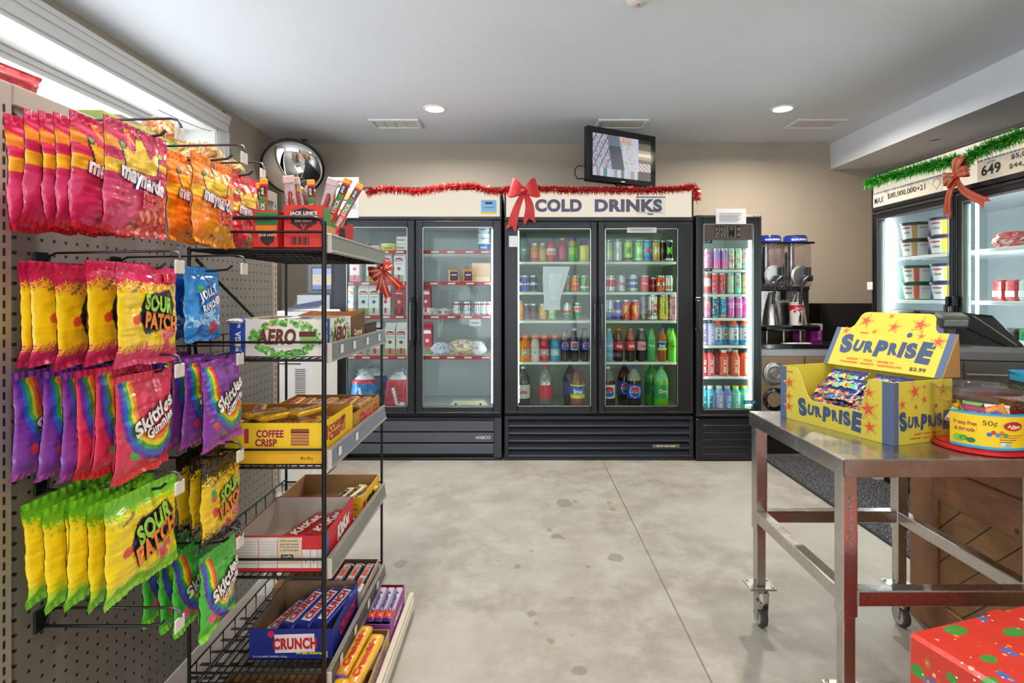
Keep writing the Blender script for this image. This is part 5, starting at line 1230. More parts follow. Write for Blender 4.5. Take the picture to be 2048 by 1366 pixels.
# on top of the gondola
o = bagmesh(.20, .13, lambda u, v: '#b8303c' if (u-.42)**2+(v-.35)**2*.4 > .004 else '#f0d8d8', 21, .03, 30, 24)
o[0].text('R', .02, o[1](.42, .35), '#b8303c', 'film', w=.015, bold=.05).text('Kernels', .012, o[1](.65, .35), '#e8c8c8', 'film', w=.05)
q = o[0].build('snack_bag', None, (-1.13, 1.185, 1.705)); q.rotation_euler = (.4, 0, 1.45); q.scale = (1, 1, .55); tag(q, 'red snack bag lying on top of the shelving unit, nearest the upright', 'snack bag')
q = MB().box(-.06, .06, -.16, .16, 0, .05, '#90a850', 'card', .002).box(-.061, .061, -.12, .12, .01, .04, '#b8c878', 'card').build('flat_box', None, (-1.16, 1.60, 1.636), .02); tag(q, 'flat olive green box lying on top of the shelving unit', 'box')
def netbag(rx_, h, sd, lb, loc):
    t = thing('netted_bag', lb, 'netted bag', loc)
    lumpy(rx_, rx_*.8, h, '#b88848', 'film', sd, .6, .28, ['#c89850', '#8c5c30', '#e8c880', '#a87038', '#b84040']).build('bag', t)
    mb = MB(); rr = random.Random(sd)
    for i in range(26):
        a = rr.uniform(0, 2*PI); b = a+rr.uniform(-1.2, 1.2); pts = []
        for k_ in range(7):
            f = k_/6; aa = a+(b-a)*f; pz_ = rr.uniform(.02, .98) if k_ in (0, 6) else f
            s_ = math.sin(PI*min(.95, max(.05, f)))**.5*1.12; pts.append((rx_*s_*math.cos(aa), rx_*.8*s_*math.sin(aa), h*f*1.02+.002))
        mb.tube(pts, .0011, '#e0c078', 'tinsel', 4, False)
    mb.build('net', t); return t
netbag(.062, .125, 3, 'gold netted bag standing on the shelving unit, the tallest one', (-1.16, 1.76, 1.636))
netbag(.075, .105, 5, 'gold netted bag on the shelving unit, behind the orange candy bags', (-1.15, 1.97, 1.636))
netbag(.06, .085, 8, 'small gold netted bag on the shelving unit, beyond the red candy bags', (-1.14, 2.13, 1.636))
# blue tinsel scraps low behind the bags
# ================================================================== black wire rack with price rails
RX0, RX1, RY0, RY1 = -.905, -.537, 1.50, 2.12
SH = [1.327, 1.026, .733, .434, .124]
t = thing('wire_rack', 'black wire rack of five shelves with grey price rails, holding candy cartons', 'rack', ((RX0+RX1)/2, (RY0+RY1)/2, 0)); OX, OY = (RX0+RX1)/2, (RY0+RY1)/2
def lo(x, y, z): return (x-OX, y-OY, z)
for x, y, top in ((RX1, RY0, 1.40), (RX1, RY1, 1.335), (RX0, RY0, 1.33), (RX0, RY1, 1.33)):
    r_ = .0065 if (x, y) == (RX1, RY0) else .0048
    MB().tube([lo(x, y, .061), lo(x, y, top)], r_, '#0d0d0f', 'paint', 10).build('post', t)
mb = MB().tube([lo(RX0, RY0+.002, 1.19), lo(RX0-.02, RY0+.15, .60), lo(RX0-.02, RY1, .09)], .005, '#0d0d0f', 'paint').tube([lo(RX0-.01, RY0+.05, 1.30), lo(RX0-.01, RY1-.1, 1.05)], .005, '#0d0d0f', 'paint'); mb.build('brace', t)
# top end loop
MB().tube([lo(RX0, RY0, 1.41), lo(RX1-.03, RY0, 1.412), lo(RX1-.008, RY0, 1.406), lo(RX1, RY0, 1.388), lo(RX1, RY0, 1.34)], .006, '#0d0d0f', 'paint', 10).build('end_loop', t)
for k, z in enumerate(SH):
    mb = MB(); e = .0028
    for y in (RY0, RY1): 
        mb.tube([lo(RX0, y, z-.004), lo(RX1, y, z-.004)], .0042, '#0d0d0f', 'paint', 6); mb.tube([lo(RX0, y, z+.045), lo(RX1, y, z+.045)], .0036, '#0d0d0f', 'paint', 6)
    for x in (RX0, RX1): mb.tube([lo(x, RY0, z-.004), lo(x, RY1, z-.004)], .0036, '#0d0d0f', 'paint', 6)
    mb.tube([lo(RX0, RY0, z+.055), lo(RX0, RY1, z+.055)], .003, '#0d0d0f', 'paint', 6)
    n = 17
    for i in range(n): x = RX0+(i+.5)*(RX1-RX0)/n; mb.tube([lo(x, RY0, z-.003), lo(x, RY1, z-.003)], .0020, '#0a0a0b', 'rubber', 5, False)
    for i in range(9):
        y = RY0+(i+.5)*(RY1-RY0)/9; mb.tube([lo(RX0, y, z+.055), lo(RX0, y, z-.006), lo(RX1, y, z-.006)], .0020, '#0a0a0b', 'rubber', 5, False)
    s = mb.build('wire_shelf', t)
    col = ['#8d938d', '#7d838c', '#868c9c', '#7c8078', '#5c5e5c'][k]
    mb = MB().prism([lo(RX1+.006, RY0+.01, z-.004), lo(RX1+.016, RY0+.01, z-.006), lo(RX1+.010, RY0+.01, z+.036), lo(RX1+.004, RY0+.01, z+.038)], (0, RY1-RY0-.005, 0), col, 'paint')
    mb.box(RX1+.003-OX, RX1+.02-OX, RY0+.01-OY, RY1+.005-OY, z-.010, z-.004, '#a09c94', 'plastic', .001).box(RX1+.001-OX, RX1+.013-OX, RY0+.01-OY, RY1+.005-OY, z+.036, z+.042, '#a09c94', 'plastic', .001)
    mb.box(RX1+.001-OX, RX1+.018-OX, RY0+.006-OY, RY0+.012-OY, z-.012, z+.042, '#c8c0b4', 'plastic', .002)
    rl = mb.build('price_rail', s)
    for i in range([0, 4, 2, 0, 4][k]):
        y = RY0+.09+i*.135+R(-.02, .02); MB().box(RX1+.0145-OX, RX1+.0165-OX, y-OY, y+.022-OY, z+.006, z+.030, '#e8e2d4', 'paper').build('price_tag', rl)
# ---- cartons and bars
CARD = '#b58f63'
def tray(x0, x1, y0, y1, h, out, front=None, side=None, back=None, inner=CARD, th=.0025, hb=None, hs=None):
    """open cardboard tray; h: height of the near wall, hb: of the far wall. front decorates the wall facing the camera, side the wall facing the aisle"""
    mb = MB(); cx_, cy_ = (x0+x1)/2, (y0+y1)/2; w, d = (x1-x0)/2, (y1-y0)/2; hb = hb or h; hs = hs or hb
    mb.box(-w, w, -d, d, .0005, .003, inner, 'card')
    mb.box(-w, w, -d, -d+th, 0, h, out, 'card').box(-w+th, w-th, -d+th, -d+th+.0006, .002, h-.001, inner, 'card')
    mb.box(-w, w, d-th, d, 0, hb, out, 'card').box(-w+th, w-th, d-th-.0006, d-th, .002, hb-.001, inner, 'card')
    for s in (-1, 1):
        xa, xb = (w-th, w) if s > 0 else (-w, -w+th)
        mb.prism([(xa, -d+th, 0), (xa, d-th, 0), (xa, d-th, hs if s < 0 else hb), (xa, -d+th, h)], (th, 0, 0), out, 'card')
        xi = w-th-.0006 if s > 0 else -w+th
        mb.prism([(xi, -d+th, .002), (xi, d-th, .002), (xi, d-th, (hs if s < 0 else hb)-.001), (xi, -d+th, h-.001)], (.0006, 0, 0), inner, 'card')
    FRn = lambda u, v: ((-w+2*w*u, -d-.0004, h*v), (1, 0, 0), (0, 0, 1)); SD = lambda u, v: ((w+.0004, -d+2*d*u, h*v), (0, 1, 0), (0, 0, 1))
    if front: front(mb, FRn, w, d, h)
    if side: side(mb, SD, w, d, h)
    return mb, (cx_, cy_)
def put(mbc, z, name, label, cat, rz=0, group=None):
    mb, (cx_, cy_) = mbc; o = mb.build(name, None, (cx_, cy_, z), rz); return tag(o, label, cat, group)
def fb(mb, fr, u0, u1, v0, v1, w, h, c, m='card', l=.0004):
    (o, X, Y) = fr(0, 0); o = Vector(o); X = Vector(X); Y = Vector(Y); n = X.cross(Y)
    a = o+n*l; mb.poly([a+X*(2*w*u)+Y*(h*v) for u, v in ((u0, v0), (u1, v0), (u1, v1), (u0, v1))], c, m)
def bar(L_, w, th, c, txt, tc, plate=None, foil=None, m='film', c2=None, seed=1):
    """flow-wrapped bar along x with crimped ends"""
    def fn(u, v):
        x = (u-.5)*L_; a = 2*PI*v; e = min(1, min(u, 1-u)/.07); e = math.sin(max(0, (e-.12)/.88)*PI/2) if e > .12 else 0
        ca, sa = math.cos(a), math.sin(a); q = (abs(ca)**4+abs(sa)**4)**-.25
        wz = .0018*math.sin(v*60)*(1-e)
        return (x, (w/2)*ca*(q if abs(q) < 2 else 2)*(.93+.07*e), th/2+(th/2)*sa*q*(.06+.94*e)*(1+.06*noise.noise(Vector((u*9, v*6, seed))))+wz)
    def cf(u, v):
        if foil and (u < .055 or u > .945): return foil
        if c2 and (u < .24+.06*math.sin(v*20) or u > .9): return c2
        return c
    mb = MB().grid(fn, 30, 20, cf, m, flip=False)
    if plate: mb.grid(lambda u, v: ((u-.5)*L_*.74, (v-.5)*w*.62, th*1.03+.0003), 6, 2, plate, m)
    mb.text(txt, w*.5, ((0, 0, th*1.03+.001), (1, 0, 0), (0, 1, 0)), tc, 'film', w=L_*.66, bold=.05, shear=.1)
    return mb
def bars(key, mk, spots, name, labels, cat='chocolate bar', group=None):
    for i, (x, y, z, rz, pitch) in enumerate(spots):
        lb = labels[i] if isinstance(labels, list) else labels
        o = item(key, mk, name, lb, cat, x, y, z, rz, group); o.rotation_euler = (0, pitch, rz)
# top shelf: jerky
z1 = SH[0]+.002
def jl_front(mb, fr, w, d, h):
    s = w/.058
    mb.poly([(x*s*.9, -d-.0008, h*.70+zz*s*.9) for x, zz in ((-.042, .022), (0, .034), (.042, .022), (.042, -.018), (0, -.044), (-.042, -.018))], '#3c1414', 'card')
    mb.text("JACK LINK'S", .014*s, fr(.5, .80), '#f4ece0', w=.080*s, bold=.05, d=.001).text('BEEF JERKY', .007*s, fr(.5, .62), '#e8c0a8', w=.05*s, d=.001)
    mb.text('V', .02*s, fr(.5, .49), '#e03028', w=.018*s, bold=.03, d=.001)
    for i in range(11): fb(mb, fr, .16+i*.045, .16+i*.045+(.012+.014*(i % 3)), .08, .26, w, h, '#2c1818')
def jl_side(mb, fr, w, d, h):
    fb(mb, fr, 0, 1, .55, .95, d, h, '#5a9a58'); fb(mb, fr, 0, 1, .34, .55, d, h, '#e0a878'); mb.text("JACK LINK'S", .012, fr(.5, .18), '#f4e8dc', w=.07, bold=.04)
put(tray(-.655, -.546, 1.52, 1.64, .120, '#dc3428', jl_front, jl_side, inner='#c8482c'), z1, 'jerky_carton', 'large red jerky carton at the aisle end of the top rack shelf', 'carton')
def jl_front2(mb, fr, w, d, h):
    fb(mb, fr, .12, 1, .62, .95, w, h, '#2c8c48'); mb.text('BEEF', .012, fr(.55, .80), '#17301c', w=.035, bold=.05); fb(mb, fr, .12, .95, .46, .60, w, h, '#f08828')
    mb.poly([(x*.6+.006, -d-.0008, h*.24+zz*.6) for x, zz in ((-.03, .03), (.03, .03), (.03, -.01), (0, -.032), (-.03, -.01))], '#2c1414', 'card'); mb.text("JACK LINK'S", .009, fr(.6, .34), '#f4ece0', w=.05, bold=.04, d=.0014)
put(tray(-.742, -.672, 1.52, 1.64, .105, '#d83028', jl_front2, None, inner='#b8402c'), z1, 'jerky_carton', 'smaller red and green jerky carton beside the crown candy bags', 'carton')
def jl3(mb, fr, w, d, h): fb(mb, fr, 0, .35, 0, 1, d, h, '#141414'); mb.text('KINGS', .010, fr(.3, .25), '#f4ece0', w=.03)
put(tray(-.655, -.546, 1.66, 1.79, .075, '#c82c28', None, jl3, hb=.10, inner='#3a1818'), z1, 'jerky_carton', 'low dark red jerky carton behind the large one', 'carton')
def jl4(mb, fr, w, d, h): fb(mb, fr, .08, .92, .12, .9, d, h, '#4a5638'); mb.text('FIRE', .024, fr(.45, .5), '#d85030', w=.1, bold=.06); fb(mb, fr, .6, .9, .1, .4, d, h, '#a89868')
put(tray(-.66, -.546, 1.81, 2.10, .046, '#33150f', None, jl4, inner='#221410'), z1, 'jerky_carton', 'long low brown and green jerky carton at the far end of the top rack shelf', 'carton')
def stick(kind):
    if kind == 'r': mb = MB().box(-.011, .011, -.004, .004, 0, .155, '#d8342c', 'film', .003).box(-.0112, .0112, -.0045, .0045, .142, .158, '#f0a830', 'film', .002).box(-.009, .009, -.0052, -.004, .112, .138, '#2c1618', 'film').box(-.009, .009, -.0052, -.004, .07, .110, '#2c8c40', 'film').text("JACK", .009, ((0, -.0056, .125), (0, 0, 1), (-1, 0, 0)), '#fff', 'film', w=.02, bold=.04).text("BEEF STICK", .011, ((0, -.0056, .06), (0, 0, 1), (-1, 0, 0)), '#f4ece0', 'film', w=.07, bold=.04)
    else:
        mb = MB().box(-.016, .016, -.0035, .0035, 0, .16, '#e8c8c4', 'clear_film', .003).box(-.016, .016, -.004, .004, .140, .16, '#d8b8b0', 'film', .002)
        mb.box(-.0155, .0155, .0036, .0042, .0, .14, '#d86058', 'film')
        mb.tube([(-.004, 0, .0), (-.002, 0, .05), (.002, 0, .105), (0, 0, .118)], [.0085, .009, .0085, .005], '#8c3020', 'gloss', 10)
    return mb
for i, (k, x, y, rz, tilt, lb) in enumerate((('c', -.640, 1.555, .1, -.10, 'meat stick in clear pink wrap, leftmost in the large red carton'), ('c', -.618, 1.57, 0, -.18, 'meat stick in clear pink wrap, crossing its neighbour in the large red carton'), ('c', -.580, 1.56, .05, .28, 'meat stick in clear pink wrap leaning towards the aisle'),
        ('r', -.603, 1.60, 0, -.05, 'red meat stick behind the clear ones'), ('r', -.57, 1.61, .1, .12, 'red meat stick half hidden behind the leaning clear one'), ('r', -.566, 1.585, 0, .42, 'red and green meat stick leaning furthest towards the aisle'), ('r', -.556, 1.62, .2, .50, 'red meat stick leaning beside the sign on the cooler header'),
        ('r', -.725, 1.55, 0, -.0, 'red meat stick standing straight in the smaller jerky carton'), ('r', -.705, 1.575, 0, .45, 'red meat stick leaning in the smaller jerky carton'), ('c', -.70, 1.60, 0, .55, 'clear wrapped meat stick leaning low in the smaller jerky carton'), ('r', -.735, 1.60, 0, -.15, 'red meat stick at the back of the smaller jerky carton'))):
    o = item('stk'+k, lambda: stick(k), 'meat_stick', lb, 'meat stick', x, y, z1+.006+(.045 if 'furth' in lb or 'beside the sign' in lb else .03)+(-.008 if k == 'r' and x < -.7 else 0)-(.0), rz); o.rotation_euler = (0, tilt, rz); o.scale = (1, 1, 1.08)
def nutb(): 
    mb, pl = bagmesh(.07, .10, lambda u, v: '#e4dcd8' if not (.25 < v < .62 and .2 < u < .8) else ('#5c3830' if hsh(u*2, v*2, 3) > -.05 else '#d8c8c0'), 33, .012, 20, 24); return mb
for i, (x, y, tl_) in enumerate(((-.60, 1.70, .1), (-.575, 1.73, .35))):
    o = item('nut', nutb, 'nut_pouch', ['pale pouch of dark nuts standing in the low dark red carton', 'pale pouch of dark nuts tipped towards the aisle'][i], 'pouch', x, y, z1+.145, 0); o.rotation_euler = (0, tl_, .15)
# second shelf: mint bubble chocolate
z2 = SH[1]+.002
def aero(mb, fr, w, d, h, small=False):
    ww = d if small else w
    fb(mb, fr, 0, .22 if small else .17, 0, 1, ww, h, '#2048a8')
    mb.text('MEGA', .016, (Vector(fr(.10 if small else .09, .42)[0]), fr(0, 0)[2], tuple(-Vector(fr(0, 0)[1]))), '#e8f0ff', w=.055, bold=.05)
    mb.text('3', .016, (Vector(fr(.11 if small else .10, .88)[0])-Vector((0, 0, .003)), fr(0, 0)[1], fr(0, 0)[2]), '#e8f0ff', bold=.05)
    (o, X, Y) = fr(.6, .5); o = Vector(o); X = Vector(X); Y = Vector(Y); n = X.cross(Y); rr = random.Random(5)
    for i in range(210 if not small else 90):
        a = rr.uniform(0, 2*PI); e = rr.uniform(.80, 1.16); q = o+X*(math.cos(a)*ww*(.66 if not small else .60)*e)+Y*(math.sin(a)*h*.43*e); r_ = rr.uniform(.0028, .0060)
        c = rr.choice(['#58a838', '#78c050', '#48902c', '#98d070'])
        mb.poly([q+n*(.0006+i*4e-6)+X*r_*math.cos(b)+Y*r_*math.sin(b) for b in [j*2*PI/12 for j in range(12)]], c, 'card')
    mb.text('AERO', h*.42, fr(.50 if not small else .56, .54), '#6c2c18', w=ww*(.86 if not small else .95), bold=.05, shear=.15, d=.0012); mb.text('Nestle', h*.09, fr(.44, .86), '#d83048', w=ww*.2, bold=.05, d=.0012)
    (o, X, Y) = fr(.86 if not small else .9, .55)
    if not small:
        fb(mb, fr, .76, .92, .34, .56, ww, h, '#88b860', l=.0020); fb(mb, fr, .75, .93, .54, .68, ww, h, '#5c2418', l=.0022); fb(mb, fr, .62, .80, .06, .18, ww, h, '#241810'); mb.text('PEPPERMINT', .006, fr(.71, .12), '#e8dcc8', w=.04, d=.001)
put(tray(-.805, -.548, 1.52, 1.77, .105, '#ece8e0', aero, lambda mb, fr, w, d, h: aero(mb, fr, w, d, h, True), inner='#e0b078'), z2, 'mint_chocolate_carton', 'white carton with green bubbles and a blue end panel on the second rack shelf', 'carton')
bars('aero', lambda: bar(.20, .045, .016, '#e8e8e4', 'Aero', '#2048a8', foil='#f4f4f4', c2='#2048a8'), [(-.77, 1.60, z2+.088, 1.4, .05), (-.71, 1.62, z2+.090, 1.5, .0), (-.64, 1.66, z2+.088, 1.65, 0), (-.59, 1.65, z2+.086, 1.5, 0)], 'chocolate_bar', ['blue and white bar at the left end of the bubble carton', 'blue and white bar, second in the bubble carton', 'blue and white bar, third in the bubble carton', 'blue and white bar at the aisle side of the bubble carton'])
def carm(mb, fr, w, d, h): mb.text('Caramel', .022, fr(.45, .5), '#f0e0c8', w=.09, bold=.04); fb(mb, fr, .45, .95, .05, .35, d, h, '#d08838')
put(tray(-.74, -.548, 1.78, 1.93, .10, '#6c4424', None, carm, inner='#c88c50', hb=.115), z2, 'caramel_carton', 'brown caramel chocolate carton behind the bubble carton', 'carton')
put(tray(-.70, -.552, 1.945, 2.10, .07, '#3c2820', None, lambda mb, fr, w, d, h: fb(mb, fr, .04, .9, .1, .9, d, h, '#55403a'), inner='#c8c0b8'), z2, 'dark_carton', 'dark brown carton at the far end of the second rack shelf', 'carton')
# third shelf: wafer
z3 = SH[2]+.002
def ccr(mb, fr, w, d, h, side=False):
    ww = d if side else w
    fb(mb, fr, 0, 1, .0, .30, ww, h, '#f0b41c', l=.0002)
    a = .60 if not side else .42; sz = .021 if not side else .0215
    wd = .075 if not side else .13
    mb.text('COFFEE', sz, fr(a, .74), '#a81c24', w=wd, bold=.05, out=.05, outc='#f8e8a0').text('CRISP', sz, fr(a-.03, .52), '#a81c24', w=wd*.8, bold=.05, out=.05, outc='#f8e8a0')
    fb(mb, fr, a-.20 if not side else .12, a-.165 if not side else .17, .5, .86, ww, h, '#b83038')
    fb(mb, fr, a+.16, a+.30, .44, .78, ww, h, '#c88850', l=.0006); fb(mb, fr, a+.16, a+.30, .76, .86, ww, h, '#8c5028', l=.0006)
    for i in range(4): fb(mb, fr, a+.16, a+.30, .47+i*.075, .49+i*.075, ww, h, '#8c5830', l=.0008)
    if not side:
        mb.text('48 x 50 g', .010, fr(.88, .13), '#3a3020', w=.034); fb(mb, fr, .03, .27, .42, .88, w, h, '#e8e0d0')
        for i in range(7): fb(mb, fr, .04, .26, .46+i*.055, .475+i*.055, w, h, '#a8a090', l=.0006)
        for i in range(3): fb(mb, fr, .30+i*.05-.2, .34+i*.05-.2, .08, .30, w, h, '#e8d8b0', l=.0006); mb.text('^', .010, fr(.32+i*.05-.2, .18), '#333', bold=.03)
        for i in range(6): (o, X, Y) = fr(.80+.03*math.cos(i), .66+.12*math.sin(i)); 
put(tray(-.905, -.548, 1.515, 1.79, .112, '#f8cc20', ccr, lambda mb, fr, w, d, h: ccr(mb, fr, w, d, h, True), inner='#c88840'), z3, 'wafer_bar_carton', 'large yellow wafer bar carton on the third rack shelf', 'carton')
sp = [];lbs = []
for i in range(9):
    sp.append((-.87+i*.037+R(-.003, .003), 1.61+R(-.01, .01), z3+.078, PI/2+R(-.08, .08), R(-.04, .04))); lbs.append('yellow wafer bar, %s from the pegboard side in the yellow carton' % ORD[i].replace('front', 'first'))
sp += [(-.76, 1.63, z3+.103, 1.1, .05), (-.70, 1.60, z3+.106, .95, .0), (-.64, 1.66, z3+.104, 1.3, .04), (-.80, 1.68, z3+.10, 1.9, 0)]; lbs += ['yellow wafer bar lying askew over the others, under the white tag', 'yellow wafer bar lying diagonally on top of the heap', 'yellow wafer bar on top nearest the aisle', 'yellow wafer bar on top at the far side of the carton']
bars('ccb', lambda: bar(.15, .034, .020, '#f0bc28', 'CRISP', '#a81c24', plate='#e8d8b8', foil='#d8a030', m='foil'), sp, 'wafer_bar', lbs)
def twx(mb, fr, w, d, h): mb.text('TWIX', .042, fr(.42, .52), '#d82c28', w=.14, bold=.06, out=.05, outc='#f4e8d0', shear=.1); fb(mb, fr, .76, .9, .3, .75, d, h, '#c83028'); mb.text('2', .02, fr(.83, .52), '#f4e8d0', bold=.03)
put(tray(-.86, -.546, 1.80, 2.115, .078, '#c08c38', None, twx, inner='#a87038', hb=.082), z3, 'caramel_bar_carton', 'gold caramel bar carton with red letters behind the yellow one', 'carton')
bars('twb', lambda: bar(.18, .036, .020, '#c89038', 'TWIX', '#c83028', foil='#d8b060', m='foil'), [(-.80+i*.040, 1.93+R(-.01, .01), z3+.066+R(0, .01), PI/2+R(-.1, .1), R(-.06, .06)) for i in range(7)], 'caramel_bar', ['gold wrapped caramel bar, %s from the pegboard side' % ORD[i].replace('front', 'first') for i in range(7)])
# fourth shelf
z4 = SH[3]+.002
def ohh(mb, fr, w, d, h): mb.disc((-w+.05, -d-.0008, h*.55), .030, '#c82820'); mb.text('OHHENRY!', .034, fr(.54, .42), '#2c1c10', w=.15, bold=.07, d=.001); mb.text('24 x 58 g', .010, fr(.90, .62), '#c85020', w=.03); mb.text('#79283', .008, fr(.90, .42), '#503820', w=.03)
def ohs(mb, fr, w, d, h): mb.text('HENRY!', .022, fr(.55, .5), '#2c1c10', w=.13, bold=.06); fb(mb, fr, .06, .2, .2, .7, d, h, '#c83028')
put(tray(-.83, -.546, 1.885, 2.115, .07, '#f0b820', ohh, ohs, inner='#b08c64', hb=.075), z4, 'peanut_bar_carton', 'shallow yellow carton with a red disc at the far end of the fourth rack shelf', 'carton')
bars('ohb', lambda: bar(.15, .036, .020, '#f0c828', 'HENRY', '#2c1c10', plate='#f0e8c0', foil='#e8d030'), [(-.655, 2.02, z4+.012, 1.35, -.08), (-.615, 2.02, z4+.022, 1.3, -.1), (-.575, 2.01, z4+.026, 1.25, -.06)], 'peanut_bar', ['yellow peanut bar furthest from the aisle in the shallow carton', 'yellow peanut bar, middle of three in the shallow carton', 'yellow peanut bar nearest the aisle in the shallow carton'])
def kk(mb, fr, w, d, h):
    fb(mb, fr, 0, 1, .0, 1, w, h, '#e0d8d0', l=.0002); fb(mb, fr, 0, 1, .0, .10, w, h, '#c8242c', l=.0004); fb(mb, fr, 0, 1, .96, 1, w, h, '#c8242c', l=.0004); fb(mb, fr, .76, 1, .62, .96, w, h, '#c8242c'); fb(mb, fr, .48, .75, .22, .96, w, h, '#d8c4a8')
    for u in (.26, .475, .755, .85, .93): fb(mb, fr, u, u+.006, .10, .9, w, h, '#c8242c', l=.0006)
    for i in range(9): fb(mb, fr, .01, .24, .22+i*.075, .235+i*.075, w, h, '#b0a8a0', l=.0006); fb(mb, fr, .27, .46, .22+i*.075, .235+i*.075, w, h, '#c0b8b0', l=.0006)
    for i, q in enumerate(('100% sustainably', 'sourced cocoa', 'Cacao approvisionne', 'a 100 % durable')): mb.text(q, .006, fr(.615, .86-i*.085), '#705c48', w=.05, d=.0008)
    fb(mb, fr, .52, .66, .38, .48, w, h, '#2c2424', l=.0006); mb.text('CocoaPlan', .006, fr(.59, .43), '#f0e8e0', w=.026, d=.001)
    for u in (.80, .89): mb.text('I', .010, fr(u, .30), '#222', bold=.02)
def kks(mb, fr, w, d, h): fb(mb, fr, 0, .14, 0, 1, d, h, '#2868b8'); mb.text('KitKat', .045, fr(.62, .62), '#f8f0ec', w=.115, bold=.06, shear=.25, rot=.1, d=.0012); fb(mb, fr, .66, .94, .08, .28, d, h, '#a86838')
put(tray(-.790, -.546, 1.52, 1.79, .098, '#c8242c', kk, kks, inner='#cfc0b4', hb=.108), z4, 'red_bar_carton', 'white and red bar carton printed with small text on the fourth rack shelf', 'carton')
bars('kkb', lambda: bar(.17, .060, .014, '#b02028', 'KitKat', '#f4ece8', foil='#2440a0', c2='#c83038'), [(-.655, 1.68, z4+.048, 1.2, -.12), (-.592, 1.69, z4+.054, 1.25, -.12)], 'wafer_finger_bar', ['red bar with blue ends, further from the aisle', 'red bar with blue ends, beside the aisle wall of its carton'])
# fifth shelf
z5 = SH[4]+.002
def wbb(mb, fr, w, d, h): fb(mb, fr, .0, 1, .1, .9, d, h, '#c8b8a8'); fb(mb, fr, .3, .7, .35, .65, d, h, '#d85028', l=.0008)
put(tray(-.695, -.546, 1.885, 2.115, .05, '#c8b4a4', None, wbb, inner='#705048', hb=.060), z5, 'black_bar_carton', 'carton of black and silver bars at the far end of the lowest rack shelf', 'carton')
bars('mrb', lambda: bar(.20, .038, .024, '#2c2828', 'MR BIG', '#e04830', plate='#c8c4c0', foil='#181818', c2='#e8e4e0'), [(-.655+i*.042, 1.995, z5+.030, 1.52, -.05) for i in range(3)], 'nougat_bar', ['black and silver bar furthest from the aisle', 'black and silver bar, middle of three', 'black and silver bar nearest the aisle'])
def kraft(mb, fr, w, d, h): pass
put(tray(-.86, -.71, 1.90, 2.10, .06, '#b08458', None, None, inner='#c09868', hb=.07), z5, 'kraft_carton', 'plain empty brown carton behind the blue crisp bar carton', 'carton')
def crn(mb, fr, w, d, h):
    (o, X, Y) = fr(.56, .52); o = Vector(o); q = [o+Vector((x*w, -.0004, z*h)) for x, z in ((-.50, -.30), (.46, -.26), (.44, .34), (-.52, .30))]; mb.poly(q, '#f0e8e8', 'card')
    mb.text('CRUNCH', .034, fr(.55, .535), '#c82430', w=.130, bold=.05, rot=.03, d=.0014)
    mb.disc((-w+2*w*.26, -d-.0012, h*.84), .010, '#d82838')
    mb.text('real milk chocolate', .008, fr(.72, .235), '#f0e030', w=.075, bold=.06, d=.0018); mb.text('36 x 44 g BARS / BARRES (1.58 kg)', .007, fr(.25, .10), '#d0d8f0', w=.10); fb(mb, fr, .88, .94, .08, .28, w, h, '#c8d0e8')
def crs(mb, fr, w, d, h): mb.text('CRUNCH', .035, fr(.55, .5), '#d82838', w=.15, bold=.06, rot=.0)
put(tray(-.800, -.555, 1.62, 1.87, .090, '#1c2c88', crn, crs, inner='#9a7c60', hb=.105), z5, 'crisp_bar_carton', 'dark blue crisp bar carton on the lowest rack shelf', 'carton', .0)
bars('crb', lambda: bar(.19, .050, .020, '#1e2f96', 'CRUNCH', '#c82430', plate='#e8e4ec', foil='#18246c'), [(-.735, 1.73, z5+.048, 1.22, -.10), (-.685, 1.745, z5+.068, 1.26, -.14), (-.635, 1.745, z5+.072, 1.26, -.14), (-.588, 1.745, z5+.076, 1.30, -.14)], 'crisp_bar', ['dark blue bar lying lowest, furthest from the aisle', 'dark blue bar, second from the pegboard side', 'dark blue bar, third from the pegboard side', 'dark blue bar on top beside the aisle wall'])
# on the base deck
zd = .0615
def ccn(mb, fr, w, d, h): mb.text('CRISPY', .018, fr(.5, .5), '#f4d8c8', w=.12, bold=.05)
put(tray(-.515, -.428, 1.80, 2.02, .06, '#8c3c90', None, ccn, inner='#6c3828', hb=.075), zd, 'crispy_bar_carton', 'purple and red carton on the low deck, at its far end', 'carton')
bars('cpb', lambda: bar(.19, .027, .022, '#c8b8d0', 'CRISPY', '#3c2878', foil='#3c2888', c2='#e04828'), [(-.500+i*.0285, 1.915, zd+.052, 1.55, -.06) for i in range(3)], 'crispy_bar', ['white and red bar furthest from the aisle in the purple carton', 'white and red bar in the middle of the purple carton', 'white and red bar nearest the aisle in the purple carton'])
put(tray(-.525, -.428, 1.46, 1.79, .045, '#b89858', None, lambda mb, fr, w, d, h: mb.text('CRUNCHIE', .024, fr(.5, .5), '#8c58a0', w=.22, bold=.05), inner='#8c5c38', hb=.05), zd, 'honeycomb_bar_carton', 'gold carton on the low deck beside its cream price rail', 'carton')
bars('cnb', lambda: bar(.235, .040, .030, '#f0b828', 'Crunchie', '#d82828', foil='#5c2c90', c2='#e8a020'), [(-.502, 1.66, zd+.045, 1.50, -.05), (-.456, 1.61, zd+.050, 1.48, -.05), (-.50, 1.42, zd+.045, 1.5, -.05), (-.455, 1.38, zd+.050, 1.5, -.05)], 'honeycomb_bar', ['gold bar with purple end, on the shelf side of the gold carton', 'gold bar with purple end, beside the cream price rail', 'gold bar nearest the viewer on the shelf side', 'gold bar nearest the viewer beside the cream price rail'])
put(tray(-.84, -.545, 1.28, 1.60, .04, '#a07848', None, None, inner='#8c6238', hb=.04), zd, 'honeycomb_bar_carton', 'brown carton of honeycomb bars seen through the lowest wire shelf', 'carton')
